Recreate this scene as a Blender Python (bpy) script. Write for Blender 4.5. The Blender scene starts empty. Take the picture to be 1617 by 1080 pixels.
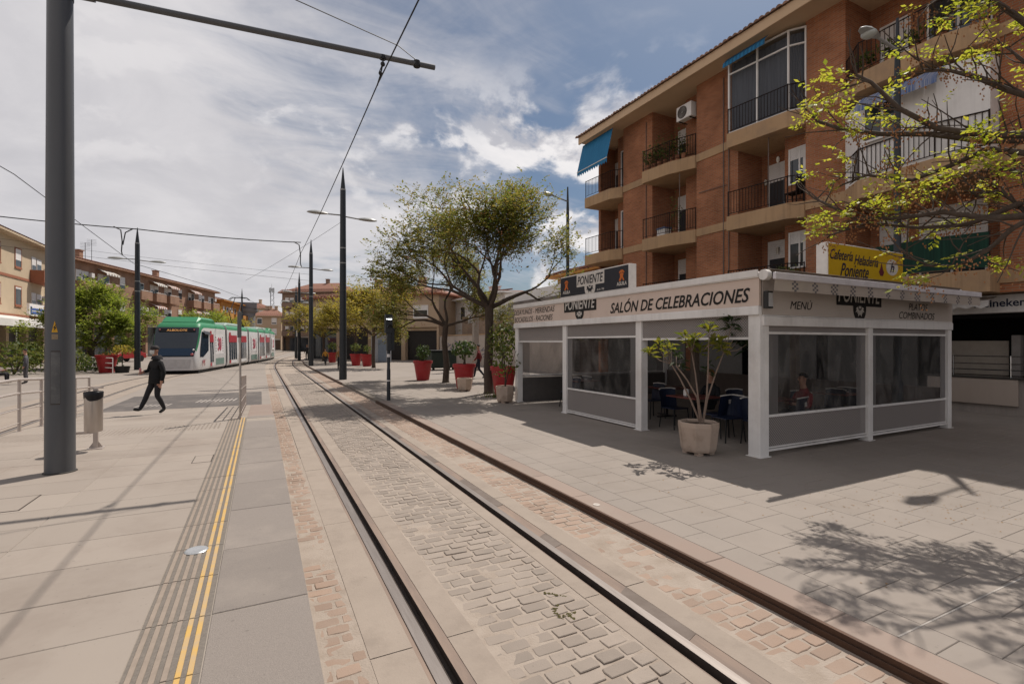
import bpy, bmesh, math, random
import numpy as np
from mathutils import Vector, Matrix, noise
R = math.radians
sc = bpy.context.scene
COL = sc.collection
rnd = random.Random(7)

# ------------------------------------------------------------------ camera
F, U0, VH, CAMZ, YAW = 780.0, 808.5, 541.0, 1.95, R(26.97)
cd = bpy.data.cameras.new('camera'); cam = bpy.data.objects.new('camera', cd); COL.objects.link(cam)
cam.location = (0, 0, CAMZ); cam.rotation_euler = (R(90), 0, -YAW)
cd.sensor_width = 36; cd.lens = F / 1617 * 36; cd.shift_y = 1.0 / 1617
cd.clip_start = 0.05; cd.clip_end = 2000
sc.camera = cam
sc.render.engine = 'CYCLES'

# ------------------------------------------------------------------ sun and sky
SUN_ELEV = R(58.5); SUN_DIR = Vector((0.84 * math.cos(SUN_ELEV), 0.5426 * math.cos(SUN_ELEV), math.sin(SUN_ELEV)))
sd = bpy.data.lights.new('sun', 'SUN'); sun = bpy.data.objects.new('sun', sd); COL.objects.link(sun)
sd.energy = 5.0; sd.angle = R(0.55); sd.color = (1.0, 0.93, 0.85)
sun.rotation_euler = SUN_DIR.to_track_quat('Z', 'Y').to_euler()

world = bpy.data.worlds.new('World'); sc.world = world; world.use_nodes = True
def build_sky():
    nt = world.node_tree; N = nt.nodes; L = nt.links
    for n in list(N): N.remove(n)
    out = N.new('ShaderNodeOutputWorld'); bg = N.new('ShaderNodeBackground')
    bg.inputs['Strength'].default_value = 0.088
    sky = N.new('ShaderNodeTexSky'); sky.sky_type = 'NISHITA'; sky.sun_disc = False
    sky.sun_elevation = SUN_ELEV; sky.sun_rotation = math.atan2(SUN_DIR.x, SUN_DIR.y)
    sky.air_density = 1.0; sky.dust_density = 1.5; sky.ozone_density = 1.0
    tc = N.new('ShaderNodeTexCoord'); sep = N.new('ShaderNodeSeparateXYZ')
    L.new(tc.outputs['Generated'], sep.inputs[0])
    def math_(op, a, b=None, c=None):
        m = N.new('ShaderNodeMath'); m.operation = op
        for i, v in enumerate((a, b, c)):
            if v is None: continue
            if isinstance(v, (int, float)): m.inputs[i].default_value = v
            else: L.new(v, m.inputs[i])
        return m.outputs[0]
    zc = math_('MAXIMUM', sep.outputs[2], 0.0)
    den = math_('ADD', zc, 0.22)
    px = math_('DIVIDE', sep.outputs[0], den); py = math_('DIVIDE', sep.outputs[1], den)
    cv = N.new('ShaderNodeCombineXYZ'); L.new(px, cv.inputs[0]); L.new(py, cv.inputs[1])
    def noise_(vec, scale, det, rough, off, dist=0.0, stretch=None):
        mp = N.new('ShaderNodeMapping'); mp.inputs['Location'].default_value = off
        if stretch: mp.inputs['Scale'].default_value = stretch; mp.inputs['Rotation'].default_value = (0, 0, R(35))
        L.new(vec, mp.inputs[0])
        n = N.new('ShaderNodeTexNoise'); n.inputs['Scale'].default_value = scale; n.inputs['Detail'].default_value = det
        n.inputs['Roughness'].default_value = rough; n.inputs['Distortion'].default_value = dist
        L.new(mp.outputs[0], n.inputs['Vector']); return n.outputs[0]
    def ramp(v, a, b):
        m = N.new('ShaderNodeMapRange'); m.interpolation_type = 'SMOOTHSTEP'
        m.inputs[1].default_value = a; m.inputs[2].default_value = b; L.new(v, m.inputs[0]); return m.outputs[0]
    # how much veil: the sky is clouded towards -X / low, clear towards +X high
    side = math_('MULTIPLY_ADD', sep.outputs[0], -0.80, 0.58)
    side = math_('MULTIPLY_ADD', zc, -0.30, side)
    big = noise_(cv.outputs[0], 1.1, 8, 0.62, (3.1, 7.7, 0), 0.6)
    wisp = noise_(cv.outputs[0], 2.2, 9, 0.6, (1.3, 4.2, 0), 1.0, (1.0, 2.6, 1))
    veil = math_('MULTIPLY_ADD', big, 0.75, math_('MULTIPLY', wisp, 0.45))
    veil = ramp(math_('ADD', veil, side), 0.62, 1.12)
    # cumulus: sampled on the direction itself so that the heaps stand upright near the skyline
    up = N.new('ShaderNodeMapping'); up.inputs['Scale'].default_value = (1, 1, 1.7); L.new(tc.outputs['Generated'], up.inputs[0])
    cu = noise_(up.outputs[0], 4.6, 10, 0.56, (0.35, 2.13, 0.41), 0.25)
    cu2 = noise_(up.outputs[0], 4.6, 10, 0.56, (0.345, 2.135, 0.375), 0.25)
    low = ramp(sep.outputs[2], 0.53, 0.36)
    cum = math_('MULTIPLY', ramp(cu, 0.495, 0.58), low)
    lit = ramp(math_('SUBTRACT', cu, cu2), -0.035, 0.05)
    def mix(f, a, b):
        m = N.new('ShaderNodeMix'); m.data_type = 'RGBA'
        if isinstance(f, (int, float)): m.inputs[0].default_value = f
        else: L.new(f, m.inputs[0])
        for i, v in ((6, a), (7, b)):
            if isinstance(v, tuple): m.inputs[i].default_value = (*v, 1)
            else: L.new(v, m.inputs[i])
        return m.outputs[2]
    tint = N.new('ShaderNodeMix'); tint.data_type = 'RGBA'; tint.blend_type = 'MULTIPLY'; tint.inputs[0].default_value = 1
    L.new(sky.outputs[0], tint.inputs[6]); tint.inputs[7].default_value = (SKYT[0], SKYT[1], SKYT[2], 1)
    shade = ramp(noise_(cv.outputs[0], 1.8, 7, 0.6, (9.3, 2.2, 0), 0.4), 0.3, 0.72)
    veilcol = mix(shade, (6.9, 6.7, 6.95), (8.6, 8.3, 8.4))
    cumcol = mix(lit, (6.6, 6.45, 6.8), (10.6, 10.2, 10.1))
    c1 = mix(math_('MULTIPLY', veil, 0.93), tint.outputs[2], veilcol)
    c2 = mix(math_('MULTIPLY', math_('MULTIPLY', cum, math_('MULTIPLY_ADD', veil, -0.75, 1.0)), 0.95), c1, cumcol)
    L.new(c2, bg.inputs['Color']); L.new(bg.outputs[0], out.inputs[0])
SKYT = (0.56, 0.63, 0.68)
build_sky()
sc.view_settings.view_transform = 'Standard'; sc.view_settings.look = 'None'
sc.view_settings.exposure = 0.0; sc.view_settings.gamma = 1.0; sc.view_settings.use_curve_mapping = False
sc.cycles.max_bounces = 8; sc.cycles.transparent_max_bounces = 24; sc.cycles.use_denoising = True

# ------------------------------------------------------------------ photo pixel -> place
CS, SN = math.cos(YAW), math.sin(YAW)
def at(u, v, z):                     # where the view ray of pixel (u,v) meets height z
    d = (CAMZ - z) * F / (v - VH); lat = (u - U0) / F * d
    return (d * SN + lat * CS, d * CS - lat * SN)
def at_d(u, d):
    r = (u - U0) / F
    return (d * (SN + r * CS), d * (CS - r * SN))
def pix(X, Y, Z):
    d = X * SN + Y * CS; lat = X * CS - Y * SN
    return (U0 + F * lat / d, VH - F * (Z - CAMZ) / d, d) if d > 0.05 else (9999, 9999, -1)
def seen(X, Y, Z, m=60):
    u, v, d = pix(X, Y, Z)
    return d > 0 and -m < u < 1617 + m and -m < v < 1080 + m

# ------------------------------------------------------------------ materials
MATS = {}
PAVING = dict.fromkeys('dusty_ground joint_sand paving_slab paving_far paving_slab_group platform_slab tactile_rib track_concrete sand_mortar cobble_grey cobble_grey_group cobble_pink cobble_pink_group kerb_stone'.split(), 0.67)
def mat(name, col, rough=0.8, col2=None, scale=6.0, amt=0.5, detail=6, metal=0.0, bump=0.0, bscale=40.0, spec=0.3,
        vary=0.0, island=False, dirt=None, dirt_scale=1.5, dirt_amt=0.4, coat=0.0, stretch=None, speck=0.0, streak=0.0):
    if name in MATS: return MATS[name]
    if name in PAVING:
        g = lambda c: None if c is None else tuple(x * PAVING[name] for x in c)
        col, col2, dirt = g(col), g(col2), g(dirt)
    m = bpy.data.materials.new(name); m.use_nodes = True; MATS[name] = m
    N = m.node_tree.nodes; L = m.node_tree.links; b = N['Principled BSDF']
    b.inputs['Roughness'].default_value = rough; b.inputs['Metallic'].default_value = metal
    b.inputs['Specular IOR Level'].default_value = spec; b.inputs['Coat Weight'].default_value = coat
    geo = N.new('ShaderNodeNewGeometry')
    vec = geo.outputs['Position']
    if stretch:
        mp = N.new('ShaderNodeMapping'); mp.inputs['Scale'].default_value = stretch; L.new(vec, mp.inputs[0]); vec = mp.outputs[0]
    def nz(s, d=detail, r=0.6):
        n = N.new('ShaderNodeTexNoise'); n.inputs['Scale'].default_value = s; n.inputs['Detail'].default_value = d
        n.inputs['Roughness'].default_value = r; L.new(vec, n.inputs['Vector']); return n.outputs[0]
    def rng(v, a, c, lo=0.0, hi=1.0):
        q = N.new('ShaderNodeMapRange'); q.inputs[1].default_value = a; q.inputs[2].default_value = c
        q.inputs[3].default_value = lo; q.inputs[4].default_value = hi; L.new(v, q.inputs[0]); return q.outputs[0]
    def mx(f, a, c):
        q = N.new('ShaderNodeMix'); q.data_type = 'RGBA'; L.new(f, q.inputs[0])
        for i, v in ((6, a), (7, c)):
            if isinstance(v, tuple): q.inputs[i].default_value = (*v[:3], 1)
            else: L.new(v, q.inputs[i])
        return q.outputs[2]
    c2 = col2 or tuple(x * 0.8 for x in col)
    c = mx(rng(nz(scale), 0.5 - amt / 2, 0.5 + amt / 2), col, c2)
    if dirt: c = mx(rng(nz(dirt_scale, 9, 0.68), 0.5, 0.72, 0, dirt_amt), c, dirt)
    if streak:
        mp2 = N.new('ShaderNodeMapping'); mp2.inputs['Scale'].default_value = (5, 5, .30); L.new(geo.outputs['Position'], mp2.inputs[0])
        n2 = N.new('ShaderNodeTexNoise'); n2.inputs['Scale'].default_value = 1.6; n2.inputs['Detail'].default_value = 8; n2.inputs['Roughness'].default_value = .65; L.new(mp2.outputs[0], n2.inputs['Vector'])
        c = mx(rng(n2.outputs[0], .5, .75, 0, streak), c, tuple(x * .45 for x in col))
    if speck:
        for sc_, th, k_ in ((5.5, .075, .9), (16.0, .11, .6)):
            vo = N.new('ShaderNodeTexVoronoi'); vo.inputs['Scale'].default_value = sc_; vo.inputs['Randomness'].default_value = 1; L.new(geo.outputs['Position'], vo.inputs['Vector'])
            c = mx(rng(vo.outputs['Distance'], th, th * .45, 0, speck * k_), c, tuple(x * .42 for x in col))
    if vary:
        if island: rv = geo.outputs['Random Per Island']
        else:
            oi = N.new('ShaderNodeObjectInfo'); rv = oi.outputs['Random']
        h = N.new('ShaderNodeHueSaturation'); L.new(rng(rv, 0, 1, 1 - vary, 1 + vary), h.inputs['Value']); L.new(c, h.inputs['Color'])
        c = h.outputs[0]
    L.new(c, b.inputs['Base Color'])
    if bump:
        bp = N.new('ShaderNodeBump'); bp.inputs['Strength'].default_value = bump; bp.inputs['Distance'].default_value = 0.01
        L.new(nz(bscale, 4), bp.inputs['Height']); L.new(bp.outputs[0], b.inputs['Normal'])
    return m

def leaf_mat(name, col, col2, trans=0.5):
    m = bpy.data.materials.new(name); m.use_nodes = True; MATS[name] = m
    N = m.node_tree.nodes; L = m.node_tree.links; b = N['Principled BSDF']; o = N['Material Output']
    geo = N.new('ShaderNodeNewGeometry'); mx = N.new('ShaderNodeMix'); mx.data_type = 'RGBA'
    L.new(geo.outputs['Random Per Island'], mx.inputs[0]); mx.inputs[6].default_value = (*col, 1); mx.inputs[7].default_value = (*col2, 1)
    L.new(mx.outputs[2], b.inputs['Base Color']); b.inputs['Roughness'].default_value = 0.55; b.inputs['Specular IOR Level'].default_value = 0.25
    t = N.new('ShaderNodeBsdfTranslucent'); hs = N.new('ShaderNodeHueSaturation'); hs.inputs['Value'].default_value = 1.5; hs.inputs['Saturation'].default_value = 1.1
    L.new(mx.outputs[2], hs.inputs['Color']); L.new(hs.outputs[0], t.inputs['Color'])
    ms = N.new('ShaderNodeMixShader'); ms.inputs[0].default_value = trans
    L.new(b.outputs[0], ms.inputs[1]); L.new(t.outputs[0], ms.inputs[2]); L.new(ms.outputs[0], o.inputs[0])
    return m

def clear_mat(name, tint=(0.9, 0.92, 0.92), opac=0.12, rough=0.06, body=(0.25, 0.25, 0.25), wrinkle=0.0):   # clear sheet: mostly lets light through, some gloss
    m = bpy.data.materials.new(name); m.use_nodes = True; MATS[name] = m
    N = m.node_tree.nodes; L = m.node_tree.links; b = N['Principled BSDF']; o = N['Material Output']
    b.inputs['Base Color'].default_value = (*body, 1); b.inputs['Roughness'].default_value = rough
    t = N.new('ShaderNodeBsdfTransparent'); t.inputs[0].default_value = (*tint, 1)
    fr = N.new('ShaderNodeLayerWeight'); fr.inputs[0].default_value = .5
    pw = N.new('ShaderNodeMath'); pw.operation = 'POWER'; pw.inputs[1].default_value = 5; L.new(fr.outputs['Facing'], pw.inputs[0])
    ad = N.new('ShaderNodeMath'); ad.operation = 'ADD'; ad.use_clamp = True; ad.inputs[1].default_value = opac
    L.new(pw.outputs[0], ad.inputs[0])
    if wrinkle:
        g = N.new('ShaderNodeNewGeometry'); mp = N.new('ShaderNodeMapping'); mp.inputs['Scale'].default_value = (1.6, 1.6, .7); L.new(g.outputs['Position'], mp.inputs[0])
        n = N.new('ShaderNodeTexNoise'); n.inputs['Scale'].default_value = 2.2; n.inputs['Detail'].default_value = 4; n.inputs['Distortion'].default_value = .8; L.new(mp.outputs[0], n.inputs['Vector'])
        bp = N.new('ShaderNodeBump'); bp.inputs['Strength'].default_value = wrinkle; bp.inputs['Distance'].default_value = .12; L.new(n.outputs[0], bp.inputs['Height'])
        L.new(bp.outputs[0], b.inputs['Normal']); L.new(bp.outputs[0], fr.inputs['Normal'])
        q = N.new('ShaderNodeMapRange'); q.inputs[1].default_value = .42; q.inputs[2].default_value = .68; q.inputs[3].default_value = opac * .4; q.inputs[4].default_value = opac * 2.2; L.new(n.outputs[0], q.inputs[0]); L.new(q.outputs[0], ad.inputs[1])
    ms = N.new('ShaderNodeMixShader'); L.new(ad.outputs[0], ms.inputs[0]); L.new(t.outputs[0], ms.inputs[1]); L.new(b.outputs[0], ms.inputs[2])
    L.new(ms.outputs[0], o.inputs[0]); return m

def emit_mat(name, col, s):
    m = bpy.data.materials.new(name); m.use_nodes = True; MATS[name] = m
    b = m.node_tree.nodes['Principled BSDF']; b.inputs['Base Color'].default_value = (*col, 1)
    b.inputs['Emission Color'].default_value = (*col, 1); b.inputs['Emission Strength'].default_value = s
    return m

def brick_mat(name, c1, c2, mortar, bw=0.25, bh=0.068, ms=0.011, bump=0.5, blotch=0.25, vec_rot=0.0):
    m = bpy.data.materials.new(name); m.use_nodes = True; MATS[name] = m
    N = m.node_tree.nodes; L = m.node_tree.links; b = N['Principled BSDF']; b.inputs['Roughness'].default_value = 0.9
    b.inputs['Specular IOR Level'].default_value = 0.15
    geo = N.new('ShaderNodeNewGeometry'); s = N.new('ShaderNodeSeparateXYZ'); L.new(geo.outputs['Position'], s.inputs[0])
    a = N.new('ShaderNodeMath'); L.new(s.outputs[0], a.inputs[0]); L.new(s.outputs[1], a.inputs[1])
    c = N.new('ShaderNodeCombineXYZ'); L.new(a.outputs[0], c.inputs[0]); L.new(s.outputs[2], c.inputs[1])
    t = N.new('ShaderNodeTexBrick'); L.new(c.outputs[0], t.inputs['Vector']); t.inputs['Scale'].default_value = 1
    t.inputs['Brick Width'].default_value = bw; t.inputs['Row Height'].default_value = bh; t.inputs['Mortar Size'].default_value = ms
    t.inputs['Mortar Smooth'].default_value = 0.3; t.inputs['Bias'].default_value = -0.1
    t.inputs['Color1'].default_value = (*c1, 1); t.inputs['Color2'].default_value = (*c2, 1); t.inputs['Mortar'].default_value = (*mortar, 1)
    n = N.new('ShaderNodeTexNoise'); n.inputs['Scale'].default_value = 0.9; n.inputs['Detail'].default_value = 9; L.new(geo.outputs['Position'], n.inputs['Vector'])
    r = N.new('ShaderNodeMapRange'); r.inputs[1].default_value = .3; r.inputs[2].default_value = .7; r.inputs[3].default_value = 1 - blotch; r.inputs[4].default_value = 1 + blotch * .6
    L.new(n.outputs[0], r.inputs[0])
    h = N.new('ShaderNodeHueSaturation'); L.new(r.outputs[0], h.inputs['Value']); L.new(t.outputs['Color'], h.inputs['Color']); L.new(h.outputs[0], b.inputs['Base Color'])
    bp = N.new('ShaderNodeBump'); bp.invert = True; bp.inputs['Strength'].default_value = bump; bp.inputs['Distance'].default_value = 0.01
    L.new(t.outputs['Fac'], bp.inputs['Height']); L.new(bp.outputs[0], b.inputs['Normal'])
    return m

# ------------------------------------------------------------------ mesh builder
FRAME = {}
class MB:
    def __init__(s): s.v = []; s.f = []; s.m = []
    def face(s, pts, mi=0):
        i = len(s.v); s.v += [tuple(p) for p in pts]; s.f.append(tuple(range(i, i + len(pts)))); s.m.append(mi)
    def box(s, x0, x1, y0, y1, z0, z1, mi=0):
        x0, x1 = min(x0, x1), max(x0, x1); y0, y1 = min(y0, y1), max(y0, y1); z0, z1 = min(z0, z1), max(z0, z1)
        i = len(s.v); s.v += [(x, y, z) for z in (z0, z1) for x, y in ((x0, y0), (x1, y0), (x1, y1), (x0, y1))]
        for q in ((3, 2, 1, 0), (4, 5, 6, 7), (0, 1, 5, 4), (1, 2, 6, 5), (2, 3, 7, 6), (3, 0, 4, 7)):
            s.f.append(tuple(i + k for k in q)); s.m.append(mi)
    def prism(s, poly, z0, z1, mi=0, side=None):      # poly counter-clockwise in x,y ; z may be callables
        n = len(poly); i = len(s.v); fz = lambda z, p: z(p) if callable(z) else z
        s.v += [(p[0], p[1], fz(z0, p)) for p in poly] + [(p[0], p[1], fz(z1, p)) for p in poly]
        s.f.append(tuple(i + k for k in reversed(range(n)))); s.m.append(mi)
        s.f.append(tuple(i + n + k for k in range(n))); s.m.append(mi)
        for k in range(n):
            j = (k + 1) % n; s.f.append((i + k, i + j, i + n + j, i + n + k)); s.m.append(mi if side is None else side)
    def tube(s, pts, rad, n=8, mi=0, cap=True):
        pts = [Vector(p) for p in pts]; rad = rad if isinstance(rad, (list, tuple)) else [rad] * len(pts)
        base = len(s.v); prev = None
        for k, p in enumerate(pts):
            t = (pts[min(k + 1, len(pts) - 1)] - pts[max(k - 1, 0)]).normalized()
            if prev is None:
                prev = t.orthogonal().normalized()
            a = (prev - t * prev.dot(t)); a = a.normalized() if a.length > 1e-6 else t.orthogonal().normalized()
            prev = a; bb = t.cross(a)
            for q in range(n):
                w = 2 * math.pi * q / n; s.v.append(tuple(p + (a * math.cos(w) + bb * math.sin(w)) * rad[k]))
        for k in range(len(pts) - 1):
            for q in range(n):
                q2 = (q + 1) % n
                s.f.append((base + k * n + q, base + k * n + q2, base + (k + 1) * n + q2, base + (k + 1) * n + q)); s.m.append(mi)
        if cap:
            s.f.append(tuple(base + q for q in reversed(range(n)))); s.m.append(mi)
            e = base + (len(pts) - 1) * n; s.f.append(tuple(e + q for q in range(n))); s.m.append(mi)
    def lathe(s, prof, n=20, c=(0, 0, 0), mi=0, rot=0.0, cap=True):
        base = len(s.v)
        for r, z in prof:
            for q in range(n):
                w = 2 * math.pi * q / n + rot; s.v.append((c[0] + r * math.cos(w), c[1] + r * math.sin(w), c[2] + z))
        for k in range(len(prof) - 1):
            for q in range(n):
                q2 = (q + 1) % n
                s.f.append((base + k * n + q, base + k * n + q2, base + (k + 1) * n + q2, base + (k + 1) * n + q)); s.m.append(mi)
        if cap:
            s.f.append(tuple(base + q for q in reversed(range(n)))); s.m.append(mi)
            e = base + (len(prof) - 1) * n; s.f.append(tuple(e + q for q in range(n))); s.m.append(mi)
    def ball(s, c, r, n=10, mi=0, sq=(1, 1, 1)):
        prof = [(math.sin(math.pi * k / (n // 2 + 1)), -math.cos(math.pi * k / (n // 2 + 1))) for k in range(1, n // 2 + 1)]
        base = len(s.v); s.lathe([(p[0], p[1]) for p in prof], n, (0, 0, 0), mi)
        for k in range(base, len(s.v)):
            v = s.v[k]; s.v[k] = (c[0] + v[0] * r * sq[0], c[1] + v[1] * r * sq[1], c[2] + v[2] * r * sq[2])
    def xform(s, M, start=0):
        for k in range(start, len(s.v)): s.v[k] = tuple(M @ Vector(s.v[k]))
    def obj(s, name, mats, parent=None, loc=None, rz=None, smooth=None, bevel=0.0, world=True, seg=2):
        """world=True: vertices are in world coordinates and are brought into the frame of the parent (or of loc/rz)."""
        me = bpy.data.meshes.new(name)
        if parent is not None: fl, fr = FRAME[parent.name]
        else: fl, fr = (loc or (0, 0, 0)), (rz or 0.0)
        vs = s.v
        if world and (fr or any(fl)):
            c, q = math.cos(-fr), math.sin(-fr)
            vs = [((x - fl[0]) * c - (y - fl[1]) * q, (x - fl[0]) * q + (y - fl[1]) * c, z - fl[2]) for x, y, z in vs]
        me.from_pydata(vs, [], s.f)
        mats = mats if isinstance(mats, (list, tuple)) else [mats]
        for m in mats: me.materials.append(m)
        if len(mats) > 1: me.polygons.foreach_set('material_index', s.m)
        if smooth:
            me.polygons.foreach_set('use_smooth', [True] * len(me.polygons)); me.update()
            if smooth < 180: me.set_sharp_from_angle(angle=R(smooth))
        me.update()
        o = bpy.data.objects.new(name, me); COL.objects.link(o)
        if parent is not None: o.parent = parent; FRAME[o.name] = (fl, fr)
        else: o.location = fl; o.rotation_euler = (0, 0, fr); FRAME[o.name] = (fl, fr)
        if bevel:
            b = o.modifiers.new('bevel', 'BEVEL'); b.width = bevel; b.segments = seg; b.limit_method = 'ANGLE'; b.angle_limit = R(40)
        return o

def tag(o, label=None, cat=None, group=None, kind=None):
    if label: o['label'] = label
    if cat: o['category'] = cat
    if group: o['group'] = group
    if kind: o['kind'] = kind
    return o
def thing(name, label, cat, loc=(0, 0, 0), rz=0.0, group=None):
    o = bpy.data.objects.new(name, None); COL.objects.link(o); o.empty_display_size = .2
    o.location = loc; o.rotation_euler = (0, 0, rz); FRAME[o.name] = (tuple(loc), rz)
    return tag(o, label, cat, group)
def link_copy(src, parent=None, loc=None, rz=None, name=None):
    c = src.copy(); COL.objects.link(c)
    if parent is not None: c.parent = parent
    if loc is not None: c.location = loc
    if rz is not None: c.rotation_euler = (0, 0, rz)
    return c
def dup(root, loc, rz, label=None, group=None):
    """copy a thing, its parts and sub-parts"""
    c = root.copy(); COL.objects.link(c); c.location = loc; c.rotation_euler = (0, 0, rz); FRAME[c.name] = (tuple(loc), rz)
    if label: c['label'] = label
    if group: c['group'] = group
    for ch in list(root.children):
        d = ch.copy(); COL.objects.link(d); d.parent = c
        for g in list(ch.children):
            e = g.copy(); COL.objects.link(e); e.parent = d
    return c

_dg = None
def lettering(s, parent, m, center, right, up, w, h, shear=0.0, bold=0.0, ext=0.004, name='lettering'):
    cu = bpy.data.curves.new('txt', 'FONT'); cu.body = s; cu.shear = shear; cu.offset = bold; cu.resolution_u = 3
    to = bpy.data.objects.new('txt', cu); COL.objects.link(to)
    dg = bpy.context.evaluated_depsgraph_get(); me0 = bpy.data.meshes.new_from_object(to.evaluated_get(dg))
    vs = [v.co.copy() for v in me0.vertices]; fs = [tuple(p.vertices) for p in me0.polygons]
    bpy.data.objects.remove(to); bpy.data.curves.remove(cu); bpy.data.meshes.remove(me0)
    if not vs: return None
    x0, x1 = min(v.x for v in vs), max(v.x for v in vs); y0, y1 = min(v.y for v in vs), max(v.y for v in vs)
    rt, upv, c = Vector(right), Vector(up), Vector(center); nm = rt.cross(upv).normalized()
    b = MB()
    b.v = [tuple(c + rt * ((v.x - (x0 + x1) / 2) / (x1 - x0) * w) + upv * ((v.y - (y0 + y1) / 2) / (y1 - y0) * h) + nm * ext) for v in vs]
    b.f = fs; b.m = [0] * len(fs)
    return b.obj(name, m, parent)

def sweep(x):       # tracks bend gently to the right beyond the crossing
    return 0.0
def bend(Y): return 0.0 if Y < 40 else (Y - 40) ** 2 / 430.0
# ================================================================== GROUND
m_ground = mat('dusty_ground', (0.40, 0.345, 0.29), 0.9, (0.33, 0.285, 0.24), 0.35, 0.5, bump=0.15, dirt=(0.22, 0.19, 0.16), dirt_scale=0.25, dirt_amt=0.5)
m_joint = mat('joint_sand', (0.33, 0.285, 0.24), 0.95, (0.2, 0.17, 0.14), 1.3)
m_slab = mat('paving_slab', (0.40, 0.345, 0.30), 0.85, (0.345, 0.30, 0.262), 0.9, 0.5, bump=0.12, bscale=160, vary=0.022, dirt=(0.27, 0.225, 0.185), dirt_scale=0.8, dirt_amt=0.42, spec=0.25, speck=.4)
m_slab_far = mat('paving_far', (0.40, 0.345, 0.30), 0.85, (0.345, 0.30, 0.262), 0.7, 0.5, bump=0.12, bscale=90, dirt=(0.26, 0.22, 0.18), dirt_scale=0.5, dirt_amt=0.45)
m_slab_stuff = mat('paving_slab_group', (0.40, 0.345, 0.30), 0.85, (0.345, 0.30, 0.262), 0.9, 0.5, bump=0.12, bscale=160, vary=0.022, island=True, dirt=(0.27, 0.225, 0.185), dirt_scale=0.8, dirt_amt=0.42, speck=.4)
m_plat = mat('platform_slab', (0.43, 0.37, 0.315), 0.8, (0.385, 0.325, 0.275), 0.7, 0.5, bump=0.08, bscale=220, vary=0.05, dirt=(0.27, 0.215, 0.175), dirt_scale=0.7, dirt_amt=0.55, spec=0.28, speck=.5)
m_grey = mat('grey_edge_slab', (0.18, 0.157, 0.14), 0.9, (0.245, 0.213, 0.188), 170, 0.45, detail=3, bump=0.5, bscale=210, vary=0.05, dirt=(0.30, 0.26, 0.225), dirt_scale=1.3, dirt_amt=0.45, speck=.35)
m_rib_dark = mat('tactile_base', (0.125, 0.11, 0.095), 0.9, (0.19, 0.165, 0.14), 60, 0.5, bump=0.3, bscale=200)
m_rib_light = mat('tactile_rib', (0.42, 0.34, 0.275), 0.8, (0.32, 0.26, 0.21), 14, 0.5, bump=0.1)
m_rib_yel = mat('yellow_rib', (0.50, 0.31, 0.085), 0.7, (0.38, 0.285, 0.18), 6, 0.28, detail=10)
m_conc = mat('track_concrete', (0.45, 0.375, 0.31), 0.9, (0.38, 0.315, 0.26), 2.2, 0.5, bump=0.25, bscale=70, dirt=(0.27, 0.22, 0.18), dirt_scale=1.7, dirt_amt=0.6, speck=.35)
m_mortar = mat('sand_mortar', (0.51, 0.43, 0.36), 0.95, (0.40, 0.33, 0.27), 5, 0.5, bump=0.7, bscale=55, dirt=(0.33, 0.25, 0.185), dirt_scale=2.5, dirt_amt=0.4)
def cobble_mat(name, a, b, island):
    return mat(name, a, 0.85, b, 3.0, 0.6, bump=0.35, bscale=120, vary=0.13, island=island, dirt=(0.48, 0.39, 0.32), dirt_scale=1.6, dirt_amt=0.4, speck=.4)
m_cob_mid = cobble_mat('cobble_grey', (0.33, 0.28, 0.235), (0.42, 0.35, 0.295), False)
m_cob_mid_s = cobble_mat('cobble_grey_group', (0.33, 0.28, 0.235), (0.42, 0.35, 0.295), True)
m_cob_side = cobble_mat('cobble_pink', (0.45, 0.315, 0.235), (0.38, 0.285, 0.225), False)
m_cob_side_s = cobble_mat('cobble_pink_group', (0.45, 0.315, 0.235), (0.38, 0.285, 0.225), True)
m_gasket = mat('rail_gasket', (0.27, 0.20, 0.155), 0.85, (0.17, 0.13, 0.11), 2.5, 0.5, stretch=(3, 0.5, 1), dirt=(0.12, 0.10, 0.09), dirt_scale=1.1, dirt_amt=0.8, bump=.2)
m_railhead = mat('rail_steel', (0.27, 0.24, 0.22), 0.5, (0.18, 0.155, 0.14), 5, 0.5, metal=0.6, spec=0.4, stretch=(6, 0.4, 1))
m_railside = mat('rail_dark', (0.035, 0.028, 0.024), 0.8, (0.07, 0.05, 0.04), 8)
m_kerb = mat('kerb_stone', (0.385, 0.29, 0.24), 0.85, (0.36, 0.285, 0.24), 1.4, 0.5, vary=0.06, bump=0.15, bscale=120, dirt=(0.40, 0.34, 0.29), dirt_scale=1.2, dirt_amt=0.55)
m_kerbsteel = mat('kerb_steel', (0.055, 0.033, 0.024), 0.6, (0.10, 0.055, 0.035), 4, 0.6, metal=0.4, bump=0.3)
m_moss = mat('moss', (0.10, 0.085, 0.025), 0.95, (0.05, 0.045, 0.015), 60, 0.5, bump=1.0, bscale=150)
m_asph = mat('asphalt', (0.115, 0.10, 0.094), 0.9, (0.085, 0.077, 0.072), 40, 0.5, bump=0.4, bscale=140, dirt=(0.26, 0.225, 0.195), dirt_scale=1.0, dirt_amt=0.5)

# one sheet out to the horizon, well below the streets
b = MB(); b.face([(-900, -200, -.12), (900, -200, -.12), (900, 1500, -.12), (-900, 1500, -.12)])
tag(b.obj('ground', m_ground), kind='structure')

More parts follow.
